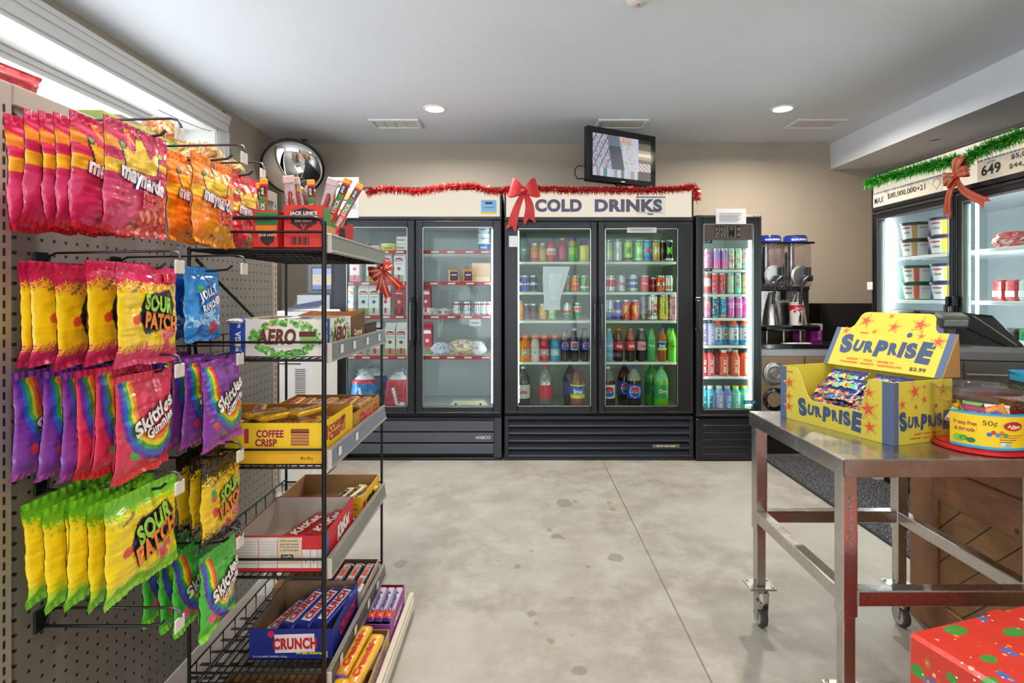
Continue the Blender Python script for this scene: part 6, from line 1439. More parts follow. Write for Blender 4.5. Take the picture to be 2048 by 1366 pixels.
bars('cnb', None, [(-.80+i*.049, 1.46, zd+.012, 1.42, 0) for i in range(6)], 'honeycomb_bar', ['gold and red bar under the lowest wire shelf, %s from the pegboard side' % ORD[i].replace('front', 'first') for i in range(6)])
# ================================================================== steel table on casters
TX0, TX1, TY0, TY1, TZ = .845, 1.425, 1.44, 2.04, .77
t = thing('steel_table', 'stainless steel work table on casters carrying the yellow box', 'table', ((TX0+TX1)/2, (TY0+TY1)/2, 0)); hw, hd_ = (TX1-TX0)/2, (TY1-TY0)/2
mb = MB().box(-hw, hw, -hd_, hd_, TZ-.004, TZ, '#aaa', 'steel', .0015)
mb.box(-hw, hw, -hd_, -hd_+.003, TZ-.048, TZ-.003, '#aaa', 'steel', .001).box(-hw, hw, hd_-.003, hd_, TZ-.048, TZ-.003, '#aaa', 'steel', .001).box(-hw, -hw+.003, -hd_, hd_, TZ-.048, TZ-.003, '#aaa', 'steel', .001).box(hw-.003, hw, -hd_, hd_, TZ-.048, TZ-.003, '#aaa', 'steel', .001)
mb.build('tabletop', t)
LG = .042
legs = [(-hw+.004, -hd_+.012), (-hw+.004, hd_-.012-LG), (hw-.024-LG, -hd_+.012), (hw-.024-LG, hd_-.012-LG)]
for i, (x, y) in enumerate(legs):
    mb = MB().box(x, x+LG, y, y+LG, .345, TZ-.004, '#aaa', 'steel', .004).box(x+.004, x+LG-.004, y+.004, y+LG-.004, .145, .35, '#aaa', 'steel', .003)
    lg = mb.build('leg', t)
    if i == 0: MB().text('S4UOISSE', .011, ((x+LG*.5, y-.0004, .60), (0, 0, -1), (1, 0, 0)), '#9c908c', 'plastic', w=.135, bold=.0).build('stamped_lettering', lg)
    # caster: plate, fork, brake, wheel
    cx_, cy_ = x+LG/2, y+LG/2
    c = MB().box(cx_-.048, cx_+.048, cy_-.038, cy_+.038, .138, .145, '#c8c4be', 'metal', .002)
    for a in (-1, 1):
        for b_ in (-1, 1): c.lathe([(.006, .145, '#d8d4ce'), (.006, .151, '#d8d4ce'), (.0001, .153, '#d8d4ce')], o=(cx_+a*.036, cy_+b_*.027, 0), n=8, m='metal')
    c = c.build('caster', t)
    wy, wx = cy_-.012, cx_+.018
    f = MB().lathe([(.026, .122, '#b8b4ae'), (.028, .138, '#b8b4ae')], o=(cx_, cy_, 0), n=18, m='metal')
    for s in (-1, 1): f.prism([(wx-.022+s*.018+.004, wy-.022, .128), (wx-.022+s*.018+.004, wy+.026, .128), (wx-.022+s*.018+.004, wy+.014, .030), (wx-.022+s*.018+.004, wy-.010, .030)], (.003, 0, 0), '#b8b4ae', 'metal')
    f.box(cx_-.030, cx_-.014, wy-.050, wy-.018, .085, .112, '#bcb8b0', 'metal', .003).box(cx_-.025, cx_-.018, wy-.065, wy-.04, .104, .110, '#c8c4bc', 'metal', .002); f.build('fork', c)
    MB().lathe([(.012, -.014, '#9a9894'), (.028, -.013, '#77746f'), (.030, -.014, '#4a4846'), (.037, -.010, '#4a4846'), (.038, 0, '#4a4846'), (.037, .010, '#4a4846'), (.030, .014, '#4a4846'), (.028, .013, '#77746f'), (.012, .014, '#9a9894')], o=(wx-.018, wy, .0385), axis='X', n=28, m='rubber').build('wheel', c)
def rail(x0, x1, y0, y1, z0=.375, z1=.417): MB().box(x0, x1, y0, y1, z0, z1, '#aaa', 'steel', .003).build('lower_rail', t)
rail(-hw+.004+LG, hw-.024-LG, -hd_+.014, -hd_+.012+LG-.002); rail(-hw+.004+LG, hw-.024-LG, hd_-.012-LG+.002, hd_-.014)
rail(-hw+.006, -hw+.002+LG, -hd_+.012+LG, hd_-.012-LG); rail(hw-.022-LG, hw-.026, -hd_+.012+LG, hd_-.012-LG)
# ---- the SURPRISE display box
c00 = Vector((.92, 1.95, 0)); ex = Vector((.137, -.386, 0)).normalized(); ey = Vector((.457, .162, 0)); ey = Vector((-ex.y, ex.x, 0)); W, Dp, H = .412, .245, .18
ang = math.atan2(ex.y, ex.x)
t = thing('display_box', 'yellow SURPRISE candy display box with red stars on the steel table', 'display box', (c00.x, c00.y, TZ+.0005), ang)
YEL, BLU, RED_ = '#dccb48', '#56688a', '#dc5a3c'
th = .003
def notch(x):   # height of the front wall along its width
    f = x/W
    if f < .16: return H
    if f < .32: q = (f-.16)/.16; return H-(H*.56)*(q*q*(3-2*q))
    if f < .74: return H*.44
    if f < .82: q = (f-.74)/.08; return H*.44+(H*.56)*(q*q*(3-2*q))
    return H
n = 60; xs = [W*i/n for i in range(n+1)]
mb = MB()
fv = [(x, 0, 0) for x in xs]+[(x, 0, notch(x)) for x in xs]; bv = [(x, th, z) for x, _, z in fv]
def cf(i): 
    return BLU if xs[i] < .022 or xs[i] > W-.036 else YEL
mb.add(fv, [(i, i+1, n+2+i, n+1+i) for i in range(n)], [lin(cf(i)) for i in range(n)], 'card'); mb.add(bv, [(i+1, i, n+1+i, n+2+i) for i in range(n)], YEL, 'card')
mb.add([fv[n+1+i] for i in range(n+1)]+[bv[n+1+i] for i in range(n+1)], [(i, i+1, n+2+i, n+1+i) for i in range(n)], '#d8c860', 'card')
def star(mb, fr, r1, rot=0, l=0.0, out='#c84020', inn=RED_):
    O, X, Y = (Vector(q) for q in fr); nn = X.cross(Y)
    for rr, c, k in ((1.28, RED_, .0003), (1.15, YEL, .0006), (.82, RED_, .0009)):
        pts = []
        for i in range(10):
            a = PI/2+rot+i*PI/5; q = r1*rr*(1 if i % 2 == 0 else .42); pts.append(O+X*q*math.cos(a)+Y*q*math.sin(a)+nn*(l+k))
        cen = O+nn*(l+k)
        for i in range(10): mb.poly([cen, pts[i], pts[(i+1) % 10]], c, 'card')
    return mb
def surprise(mb, fr, w, h, l=.0004):
    O, X, Y = (Vector(q) for q in fr); n_ = len('SURPRISE'); rr = [.16, -.12, .10, -.08, .06, -.05, .12, -.08]; ww = [1.25, .95, .95, 1.1, .85, .45, .95, 1.2]; tot = sum(ww); x = -.5
    for i, ch in enumerate('SURPRISE'):
        c_ = (x+ww[i]/tot/2)*w; x += ww[i]/tot; hh = h*(1.35 if i in (0, 7) else (.8 if i in (1, 2, 4) else 1.0 if i != 3 else 1.12)); dy = h*(.10 if i in (0,) else -.06*(i in (3, 7))+.0)
        mb.text(ch, hh, (O+X*c_+Y*dy, X, Y), '#3d5178', 'card', w=ww[i]/tot*w*.86, bold=.07, rot=rr[i], d=l)
    q = O+X*(w*.215)+Y*(h*.98); pts = [q+X*h*.16*math.cos(a)+Y*h*.16*math.sin(a)+X.cross(Y)*l for a in [i*2*PI/16 for i in range(16)]]; mb.poly(pts, '#3d5178')
FBx = lambda x, z: ((x, 0, z), (1, 0, 0), (0, 0, 1))
for x, z, r_ in ((.040, .125, .024), (.038, .078, .016), (.038, .042, .020), (W-.075, .140, .018), (W-.078, .090, .030), (W-.072, .038, .022)): star(mb, FBx(x, z), r_, R(-.3, .3))
surprise(mb, FBx(W*.475, .047), .24, .045)
mb.box(.03, .056, -.0008, 0, .160, .166, '#d87838', 'card')
mb.build('front_wall', t)
SDx = lambda y, z: ((W, y, z), (0, 1, 0), (0, 0, 1))
mb = MB().box(W-th, W, th, Dp, 0, H, YEL, 'card').box(W, W+.0004, 0, .020, 0, H, BLU, 'card').box(W, W+.0006, .001, .003, 0, H, '#8c7c60', 'card')
for y, z, r_ in ((.085, .150, .024), (.205, .150, .022), (.125, .125, .014), (.035, .115, .017), (.09, .105, .010), (.125, .162, .008)): star(mb, SDx(y, z), r_, R(-.3, .3))
surprise(mb, SDx(.128, .062), .215, .042)
mb.text('CANDY * TOYS * NOVELTY', .007, SDx(.14, .026), '#d84820', w=.12, bold=.03, d=.0008).text('FRIANDISE * JOUETS * NOUVEAUTE', .007, SDx(.14, .014), '#d84820', w=.15, bold=.03, d=.0008)
mb.build('side_wall', t)
MB().box(0, th, th, Dp, 0, H, YEL, 'card').build('side_wall', t)
MB().box(th, W-th, Dp-th, Dp, 0, H, YEL, 'card').build('rear_wall', t)
MB().box(th, W-th, th, Dp-th, 0, th, '#c8a878', 'card').build('floor_panel', t)
# lid folded up as a leaning header with a tab
ta = math.radians(28); hz = lambda s: H+.001+s*math.cos(ta); hy = lambda s: Dp-.045+s*math.sin(ta)
hp = [(0, 0)]+[(W, 0)]+[(W, .148)]+[(W-.055, .148)]+[(W-.055-.012, .160)]+[(W-.075-.025*(1-math.cos(a)), .188+.025*math.sin(a)) for a in (0, .5, 1.0, 1.57)]+[(.075+.025*(1-math.cos(a)), .188+.025*math.sin(a)) for a in (1.57, 1.0, .5, 0)]+[(.067, .160), (.055, .148), (0, .148)]
pts = [(x, hy(s), hz(s)) for x, s in hp]
mb = MB().prism(pts, (0, .003*math.cos(ta), -.003*math.sin(ta)), YEL, 'card')
HF = lambda x, s: ((x, hy(s)-.0004, hz(s)+.0002), (1, 0, 0), (0, math.sin(ta), math.cos(ta)))
def hq(x0, x1, s0, s1, c): mb.poly([(x, hy(s)-.0006, hz(s)+.0003) for x, s in ((x0, s0), (x1, s0), (x1, s1), (x0, s1))], c)
hq(0, .018, 0, .148, BLU); hq(W-.022, W, 0, .148, BLU)
for x, s, r_ in ((.105, .178, .024), (.295, .172, .026), (.212, .160, .020), (.19, .200, .009), (.042, .135, .014), (W-.045, .118, .022), (.15, .138, .009), (.31, .133, .011)): star(mb, HF(x, s), r_, R(-.3, .3))
surprise(mb, HF(W*.49, .080), .33, .055)
mb.text('CANDY  *  TOYS  *  NOVELTY', .009, HF(.17, .030), '#e06020', w=.17, bold=.03, d=.0008).text('FRIANDISE * JOUETS * NOUVEAUTE', .009, HF(.175, .016), '#e06020', w=.22, bold=.03, d=.0008).text('$2.99', .014, HF(.335, .018), '#4a4430', w=.05, d=.0008)
hq(.10, .13, .128, .134, '#d87838')
hd2 = mb.build('header_flap', t)
MB().prism([(W-.001, hy(.0)+.004, hz(0)+.004), (W-.001, hy(.148)+.004, hz(.148)), (W-.001, hy(.148)+.01, H+.002)], (.002, 0, 0), '#b88850', 'card').build('support_flap', t)
# packets inside
def packet(seed):
    def cf(u, v):
        if v < .34 and hsh(u*2.4, v*2.4, seed) > .02: return random.Random(int(u*18)*31+int(v*14)).choice(['#f0c030', '#e84878', '#38a8d8', '#f07030', '#68c048'])
        return '#232a6c'
    mb, pl = bagmesh(.13, .11, cf, seed, .010, 26, 24)
    for i, ch in enumerate('SURPRISE'): mb.text(ch, .022, pl(.14+.10*i, .58+.02*math.sin(i*2)), ['#f0d030', '#f060a8', '#80d850', '#60c8f0', '#f0d030', '#f09030', '#80d850', '#60c8f0'][i], 'film', bold=.07, rot=.1*math.sin(i*3), out=.05, outc='#f4f4ff', d=.0014)
    return mb
pk = [(.13, .118, .135, .15, 'lowest packet at the cut-out side of the box'), (.27, .115, .130, -.1, 'lowest packet beside the solid corner of the box'), (.17, .135, .165, .05, 'middle packet over the lowest one'), (.30, .14, .160, .1, 'packet with silver back showing, middle of the box'), (.13, .18, .185, .1, 'packet highest at the back under the header'), (.28, .19, .185, -.08, 'packet at the back beside the header price')]
for i, (x, y, z, rz, lb) in enumerate(pk):
    p = c00+ex*x+ey*y; o = item('sp%d' % (i % 2), lambda: packet(40+i), 'candy_packet', 'dark blue candy packet, '+lb, 'candy packet', p.x, p.y, TZ+z-.015, 0); o.rotation_euler = (-.95, 0, ang+rz)
# ---- tub with red lid under it
tc_ = Vector((1.297, 1.557, TZ+.0005))
t = thing('candy_tub', 'clear upturned candy tub on a red lid, with a yellow label marked 50 cents', 'tub', tc_)
MB().lathe([(.106, 0, '#d82828'), (.109, .003, '#d82828'), (.109, .010, '#d82828'), (.104, .012, '#d82828'), (.0001, .012, '#d82828')], m='plastic', n=48).build('lid', t)
MB().lathe([(.100, .012, '#fff'), (.103, .05, '#fff'), (.105, .13, '#fff'), (.110, .133, '#fff'), (.110, .138, '#fff'), (.106, .142, '#fff'), (.108, .168, '#fff'), (.111, .172, '#fff'), (.107, .174, '#fff'), (.100, .160, '#fff'), (.0001, .158, '#fff')], m='clear_plastic', n=48).build('jar', t)
a0, a1 = -PI/2-.98-.35, -PI/2+.52; rl_ = .1058
mb = MB().grid(lambda u, v: (rl_*math.cos(a0+u*(a1-a0)), rl_*math.sin(a0+u*(a1-a0)), .018+v*.096), 40, 20, lambda u, v: '#28a8d8' if v > .90 or v < .10 else '#f8d820', 'card')
pl = cyl_place(rl_, .064, (a0+a1)/2, None)
mb.add([pl(x, y, .0003) for x, y in ((-.092, -.006), (-.036, -.004), (-.034, .026), (-.090, .028))], [(0, 1, 2, 3)], '#f0b860', 'card')
mb.text('Teazy Pop', .013, lambda x, y, l: pl(x-.062, y+.018, l), '#c86818', w=.052, bold=.05, out=.05, outc='#f8e8b8', d=.0008).text('& friends', .011, lambda x, y, l: pl(x-.062, y+.002, l), '#c86818', w=.045, bold=.05, out=.05, outc='#f8e8b8', d=.0008)
mb.text('50¢', .017, lambda x, y, l: pl(x-.008, y+.022, l), '#5c4818', w=.032, bold=.0, d=.0008)
for rr_, c_, l_ in ((1.1, '#f0c040', .0006), (1, '#c02838', .001)): mb.add([pl(.045+.024*rr_*math.cos(a), .018+.012*rr_*math.sin(a), l_) for a in [i*2*PI/24 for i in range(24)]], [tuple(range(24))], c_, 'card')
mb.text('Allan', .009, lambda x, y, l: pl(x+.045, y+.018, l), '#f4e8d0', w=.034, bold=.04, d=.0016)
for i in range(4): mb.add([pl(x, y, .0009) for x, y in ((.012, -.007-i*.006), (.042, -.007-i*.006), (.072-.01*i, -.007-i*.006), (.072-.01*i, -.005-i*.006), (.042, -.005-i*.006), (.012, -.005-i*.006))], [(0, 1, 4, 5), (1, 2, 3, 4)], '#d06040' if i < 2 else '#50606c', 'card')
for i, c_ in enumerate(('#2868c8', '#d83038', '#2c98d8', '#e07828', '#48a848')): mb.add([pl(-.01+i*.009+.0055*math.cos(a), -.006+(i % 2)*.006+.0055*math.sin(a), .001+i*.0001) for a in [k_*2*PI/10 for k_ in range(10)]], [tuple(range(10))], c_, 'card')
for i, (x_, y_, s_) in enumerate(((-.075, -.024, .014), (-.064, -.022, .010), (-.048, -.026, .010), (.02, -.03, .007), (.03, -.032, .007))): mb.add([pl(x_+s_*math.cos(a), y_+s_*.7*math.sin(a), .0008+i*.0001) for a in [k_*2*PI/12 for k_ in range(12)]], [tuple(range(12))], ['#8cc848', '#48a048', '#2c7850', '#e8e8f0', '#88c8e8'][i], 'card')
mb.build('label', t)
cols = [('#f0d030', '#d82838'), ('#e83048', '#f4e8e8'), ('#2c98d8', '#f0e8e0'), ('#f0a030', '#7c3ca8'), ('#68b848', '#f0e040'), ('#e868a8', '#f4f0f0'), ('#f4ecdc', '#2c68c8')]
rr = random.Random(4)
for i in range(15):
    a = i*2.4; q = .052*math.sqrt((i % 8+.5)/8); zz = .02+.028*(i//5); c = cols[i % 7]
    def mk(c=c):
        m_, p_ = bagmesh(.055, .045, lambda u, v: c[1] if (u-.5)**2+(v-.5)**2 < .05 else c[0], 50, .008, 14, 12); return m_
    o = item('wr%d' % (i % 7), mk, 'wrapped_candy', '%s wrapped candy inside the clear tub, %s' % ({0: 'yellow', 1: 'red', 2: 'blue', 3: 'orange', 4: 'green', 5: 'pink', 6: 'cream'}[i % 7], ['in the bottom layer', 'in the middle layer', 'in the top layer'][i//5]), 'candy', tc_.x+q*math.cos(a), tc_.y+q*math.sin(a), TZ+zz+.045, 0)
    o.rotation_euler = (rr.uniform(-1, 1)*.8, rr.uniform(-.5, .5), rr.uniform(0, 6)); o['group'] = 'wrapped candies in the tub'
# ---- gift wrapped box
def giftmat():
    m, nt, N, L, b = newmat('gift_wrap')
    g = nd(nt, 'ShaderNodeTexCoord'); vec = g.outputs['Object']; base = '#cf3a2c'; c = base
    def spots(scale, r, col, off, rnd=1., st=(1, 1, 1)):
        nonlocal c
        mp = nd(nt, 'ShaderNodeMapping'); mp.inputs['Location'].default_value = off; mp.inputs['Scale'].default_value = st; L.new(vec, mp.inputs[0])
        no = nd(nt, 'ShaderNodeTexNoise'); no.inputs['Scale'].default_value = 60; L.new(vec, no.inputs['Vector'])
        v = nd(nt, 'ShaderNodeTexVoronoi'); v.inputs['Scale'].default_value = scale; v.inputs['Randomness'].default_value = rnd; L.new(mp.outputs[0], v.inputs['Vector'])
        f = mth(nt, 'LESS_THAN', mth(nt, 'ADD', v.outputs['Distance'], mth(nt, 'MULTIPLY_ADD', no.outputs[0], .16, -.08)), r)
        c = mixc(nt, f, c, col); return f
    spots(9, .27, '#48903c', (1, 2, 3), 1, (1, 1.9, 1.9)); spots(10, .18, '#5868a8', (4, 1, 0), 1, (1.5, 1, 1)); spots(12, .16, '#a86838', (7, 3, 2), 1, (1, 2.2, 1)); spots(9, .06, '#e8e0d0', (1, 2, 3), 1, (1, 3.5, 3.5)); spots(26, .12, '#e8b0a0', (2, 5, 1)); spots(24, .11, '#e88838', (5, 5, 8)); spots(45, .10, '#f4e4dc', (9, 2, 2))
    L.new(c, b.inputs['Base Color']); b.inputs['Roughness'].default_value = .3; b.inputs['Coat Weight'].default_value = .3
    n2 = nd(nt, 'ShaderNodeTexNoise'); n2.inputs['Scale'].default_value = 7; bu = nd(nt, 'ShaderNodeBump'); bu.inputs['Strength'].default_value = .5; bu.inputs['Distance'].default_value = .006; L.new(n2.outputs[0], bu.inputs['Height']); L.new(bu.outputs[0], b.inputs['Normal'])
    _m['gift_wrap'] = m
giftmat()
g0 = Vector((.862, 1.227, 0)); ga = math.radians(17)
t = thing('gift_box', 'large box in red Christmas wrapping paper with green trees on the floor', 'gift box', g0, ga)
MB().box(0, .42, -.42, 0, 0, .45, '#e03020', 'gift_wrap', .008).build('wrapped_box', t)
MB().box(.25, .29, -.4205, .0005, .4495, .4508, '#e03020', 'gift_wrap', .0).build('paper_fold', t)
MB().prism([(-.0008, -.42, .0), (-.0008, -.30, .12), (-.0008, -.12, .12), (-.0008, 0, .0)], (.0006, 0, 0), '#e03020', 'gift_wrap').build('paper_fold', t)
# ================================================================== wooden counter
t = thing('sales_counter', 'knotty wood sales counter with diagonal boarded side panel', 'counter', (1.465, 2.075, 0))
CL = 2.2
mb = MB().box(.02, .44, -CL, 0, .03, .86, '#654', 'wood').box(.0, .02, -.135, 0, .0, .80, '#654', 'wood', .004).box(.0, .02, -CL, -.135, .475, .60, '#654', 'wood', .004).box(.0, .02, -CL, -.135, .0, .12, '#654', 'wood', .004).box(0, .02, -CL, -CL+.13, .12, .475, '#654', 'wood', .004).box(0, .02, -1.15, -1.03, .12, .475, '#654', 'wood', .004)
mb.build('carcass', t)
MB().box(.012, .0205, -CL+.13, -.135, .12, .475, '#864', 'planks').build('boarded_panel', t)
MB().box(-.002, .03, -CL, -.0, .60, .86, '#654', 'wood', .006).build('fascia_board', t)
MB().box(-.008, .47, -CL, .02, .86, .895, '#654', 'wood', .008).build('countertop', t)
CZ = .8955
# register on the counter
t = thing('cash_register', 'black and grey cash register terminal standing behind the yellow box', 'cash register', (1.478, 1.88, CZ), -.22)
MB().box(.0, .215, -.02, .20, 0, .09, '#4a4c48', 'plastic', .012).prism([(.0, -.02, .086), (.0, -.02, .112), (.0, .03, .140), (.0, .20, .145), (.0, .20, .086)], (.215, 0, 0), '#585b5b', 'plastic').build('body', t)
MB().box(.03, .18, -.0225, -.02, .035, .040, '#8c8e8c', 'plastic').box(.02, .022, -.0225, -.02, .0, .08, '#222', 'plastic').build('drawer_line', t)
MB().prism([(.02, .01, .138), (.215, .01, .128), (.175, .10, .222), (.04, .10, .236)], (0, .014, .010), '#101114', 'gloss').build('screen', t)
MB().tube([(.085, .055, .232), (.13, .03, .19), (.185, .0, .135)], .003, '#55584f', 'plastic', 6).build('screen_edge', t)
mb = MB().box(-.045, .045, -.03, .03, 0, .045, '#484946', 'plastic', .008, rot=Matrix.Rotation(.25, 3, 'X')); mb.box(-.035, .035, -.033, -.030, .012, .034, '#808a84', 'gloss', .001, rot=Matrix.Rotation(.25, 3, 'X'))
o = mb.build('customer_display', t, (.0, .02, .195)); MB().box(-.012, .012, -.01, .01, -.1, .005, '#3c3d3a', 'plastic').build('display_pole', o)
t = thing('printer', 'black receipt printer with an open grey carton on top at the picture edge', 'printer', (1.70, 1.66, CZ), -.1)
MB().box(0, .22, -.1, .12, 0, .13, '#1c1c1f', 'plastic', .01).build('housing', t)
t = thing('paper_tray', 'grey and cream open carton on the black printer', 'carton', (1.71, 1.60, CZ+.1305), -.1)
MB().box(0, .18, -.02, .12, 0, .035, '#d8d0c4', 'card', .003).prism([(0, -.02, .035), (0, .12, .035), (.02, .12, .075), (.03, .02, .055)], (.003, 0, 0), '#889088', 'card').build('carton_body', t)
t = thing('lighter_tray', 'open cyan and black counter display tray beside the clear tub', 'tray', (1.425, 1.57, CZ+.03), -.2)
mb, _q = tray(0, .20, -.10, .05, .035, '#2c3034', None, None, inner='#3a4048', hb=.05); mb.box(-.1, .1, .065, .0755, .04, .055, '#2c9cc8', 'card').box(-.1005, -.097, -.07, .07, .028, .045, '#2c9cc8', 'card'); mb.build('tray_body', t, (.1, -.025, 0))
MB().box(.0, .20, -.10, .05, -.03, -.001, '#e8e4e0', 'card', .002).build('white_base', t)
# ================================================================== back counter
BX0, BX1, BY = XFm(1522)+.01, 2.95, 4.10
t = thing('back_counter', 'wood-fronted counter with black worktop holding the slush machine', 'counter', (BX0, BY, 0)); bw = BX1-BX0
MB().box(0, bw, .0, .62, .16, .745, '#866', 'oak').box(0, bw, .06, .62, 0, .16, '#111', 'rubber').build('carcass', t)
MB().box(0, bw, -.004, .0, .745, .80, '#c8c8cc', 'plastic', .002).box(0, bw, 0, .62, .745, .80, '#c8c8cc', 'plastic').build('white_band', t)
MB().box(-.005, bw, -.02, .66, .80, .835, '#1c1e22', 'gloss', .004).build('worktop', t)
for i in range(3): MB().box(.004+i*.36, .356+i*.36, -.014, -.001, .165, .742, '#876', 'oak', .003).build('door', t)
def ring(x, z, c, inner, sp=False):
    mb = MB().lathe([(.056, -.024, c), (.085, -.022, c), (.085, -.014, c)], o=(x, 0, z), axis='Y', n=36, m='metal' if sp else 'gloss')
    # axis Y lathe: height runs along y
    return mb
for x, z, lb in ((PX(1547, BY)-BX0, PZ(747, BY), 's'), (PX(1547, BY)-BX0, PZ(798, BY), 'b')):
    mb = MB(); c = '#b0b0b0' if lb == 's' else '#0b0b0c'; m_ = 'metal' if lb == 's' else 'gloss'
    prof = [(.085, -.012, c), (.087, -.020, c), (.080, -.026, c), (.058, -.026, c), (.056, -.016, '#1a1a1a'), (.054, .0, '#0a0a0a')] if True else 0
    mb.lathe([(r_, h_, cc) for r_, h_, cc in prof], o=(x, 0, z), axis='Y', n=40, m=m_)
    if lb == 's':
        for i in range(5): mb.tube([(x+(.045-.005*i)*math.cos(a)+.006, -.0155-.002*i*0-.001, z+(.045-.005*i)*math.sin(a)) for a in [k_*2*PI/20 for k_ in range(21)]], .002, '#c8c8c8', 'metal', 5, False)
    else:
        for a in (2.2, 3.9): mb.lathe([(.005, -.028, '#ddd'), (.0001, -.029, '#ddd')], o=(x+.07*math.cos(a), 0, z+.07*math.sin(a)), axis='Y', n=8, m='metal')
    mb.build('cup_dispenser', t, label='chrome cup dispenser ring with a coil inside' if lb == 's' else 'black cup dispenser ring')
# slush machine
SY = 4.22; sxx = lambda px: PX(px, SY); szz = lambda py: PZ(py, SY); S0 = Vector((sxx(1577), SY, .8355)); zb = S0.z
t = thing('slush_machine', 'two-bowl slush drink machine with blue-banded lids on the back counter', 'drink machine', S0)
q = lambda px: sxx(px)-S0.x
zz = lambda py: szz(py)-zb
for x in (-.16, -.03, .0+.10, .17)[:3]: MB().lathe([(.012, 0, '#b8b0a8'), (.014, .01, '#b8b0a8'), (.011, .05, '#b8b0a8'), (.012, zz(661), '#b8b0a8')], o=(x, .02, 0), n=12, m='metal').build('foot', t)
mb = MB().box(q(1523), q(1634), -.06, .16, zz(661), zz(650), '#131417', 'gloss', .012); mb.build('drip_tray', t)
mb = MB().box(q(1522), q(1627), .06, .40, zz(655), zz(580), '#6f6a66', 'steel', .008)
for px in (1548, 1604):   # tapering chrome shields
    xa = q(px); pass
    mb.lathe([(.068, zz(650), '#d0ccc8'), (.064, zz(640), '#d0ccc8'), (.054, zz(622), '#d0ccc8'), (.038, zz(603), '#d0ccc8'), (.020, zz(588), '#d0ccc8'), (.012, zz(584), '#d0ccc8')], o=(xa, .062, 0), n=36, m='metal')
mb.build('body', t)
MB().box(q(1565), q(1577), .03, .06, zz(600), zz(582), '#1a1a1c', 'gloss', .002).box(q(1522), q(1627), .05, .40, zz(581), zz(572), '#2c2e32', 'plastic', .006).build('control_panel', t)
for px in (1548, 1601):
    xa = q(px); r_ = .098; xo = xa
    bwl = MB().box(xa-.085, xa+.085, -.02, .38, zz(575), zz(487), '#fff', 'clear_plastic', .02)
    bo = bwl.build('bowl', t)
    MB().lathe([(.026, zz(568), '#d8d8dc'), (.026, zz(490), '#d8d8dc')], o=(xa+.01, .17, 0), n=14, m='metal').lathe([(.07, zz(560), '#c8ccd0'), (.03, zz(500), '#c8ccd0')], o=(xa+.03, .25, 0), n=14, m='metal').build('auger', bo)
    zc = zz(551); MB().lathe([(.062, -.028, '#c8c4c4'), (.078, -.020, '#d8d4d4'), (.078, -.008, '#d8d4d4')], o=(xa-.005, 0, zc), axis='Y', n=32, m='metal').lathe([(.0601, -.0275, '#a8a8ac'), (.0001, -.0275, '#a8a8ac')], o=(xa-.005, 0, zc), axis='Y', n=32, m='metal').build('bowl_ring', bo)
    hb = MB().tube([(xa+.035, -.05, zz(535)), (xa+.035, -.05, zz(552))], .017, '#22252a', 'plastic', 10).box(xa-.012, xa+.062, -.075, -.03, zz(563), zz(551), '#262a30', 'plastic', .008)
    hb.tube([(xa+.02, -.07, zz(556)), (xa-.015, -.085, zz(562)), (xa-.035, -.09, zz(575)), (xa-.045, -.095, zz(592)), (xa-.05, -.095, zz(608))], [.018, .014, .011, .010, .012], '#202328', 'plastic', 10); hb.build('tap_handle', bo)
    ld = MB().box(xa-.096, xa+.096, -.03, .39, zz(488), zz(484), '#101214', 'gloss', .004).lathe([(.088, zz(485), '#1f38a8'), (.086, zz(473), '#1f38a8')], o=(xa-.003, .08, 0), n=36, m='gloss').lathe([(.086, zz(473), '#16181b'), (.078, zz(470), '#16181b'), (.0001, zz(469), '#16181b')], o=(xa-.003, .08, 0), n=36, m='gloss')
    pl = cyl_place(.0875, zz(479)); ld.text('GOURMET', .014, lambda x, y, l: pl(x, y, l)+Vector((xa-.003, .08, 0)), '#e8e8f4', 'gloss', w=.13, bold=.05, d=.0012)
    ld.build('lid', bo)
# paper cup with cola picture
t = thing('paper_cup', 'white paper cup printed red with a cola bottle, under the slush tap', 'cup', (sxx(1588), 4.185, szz(650)+.0005))
mb = MB(); hC = .168; rfc = lambda z: .042+.010*z/hC
def cupc(u, v): return '#d8202c' if v > .60+.12*abs(math.sin(u*2*PI*2)) and v < .92 else '#f2eeee'
mb.grid(lambda u, v: (rfc(v*hC)*math.cos(2*PI*u), rfc(v*hC)*math.sin(2*PI*u), v*hC), 40, 30, cupc, 'card')
mb.lathe([(.052, hC, '#f4f0ec'), (.054, hC+.003, '#f4f0ec'), (.050, hC+.004, '#f4f0ec')], m='card', n=40); mb.lathe([(.0405, .002, '#eee'), (.0001, .002, '#eee')], m='card', n=24)
pl = cyl_place(.050, hC*.78, -PI/2, lambda z: rfc(z)); mb.text('Coca-Cola', .018, pl, '#f8f0f0', w=.058, bold=.04, shear=.25, d=.0008)
pl = cyl_place(.046, hC*.30, -PI/2, rfc)
mb.add([pl(x+.008, y, .0008) for x, y in [(-.011, -.042), (.011, -.042), (.013, -.02), (.009, .0), (.011, .012), (.004, .032), (.004, .046), (-.004, .046), (-.004, .032), (-.011, .012), (-.009, 0), (-.013, -.02)]], [tuple(range(12))], '#4a1c18', 'card')
mb.add([pl(-.030+.010*math.cos(a), .055+.010*math.sin(a), .0008) for a in [i*2*PI/14 for i in range(14)]], [tuple(range(14))], '#d82838', 'card')
mb.build('cup_wall', t)
def cupbox(c1): return MB().box(-.045, .045, -.04, .04, 0, .09, '#b828a8', 'card', .002).box(-.0455, .0455, -.0405, .0405, .09, .14, c1, 'card', .002).disc((.02, -.0415, .03), .012, '#d8a8d8').prism([(.012, -.0415, .045), (.028, -.0415, .045), (.031, -.0415, .085), (.009, -.0415, .085)], (0, .0008, 0), '#d890d0')
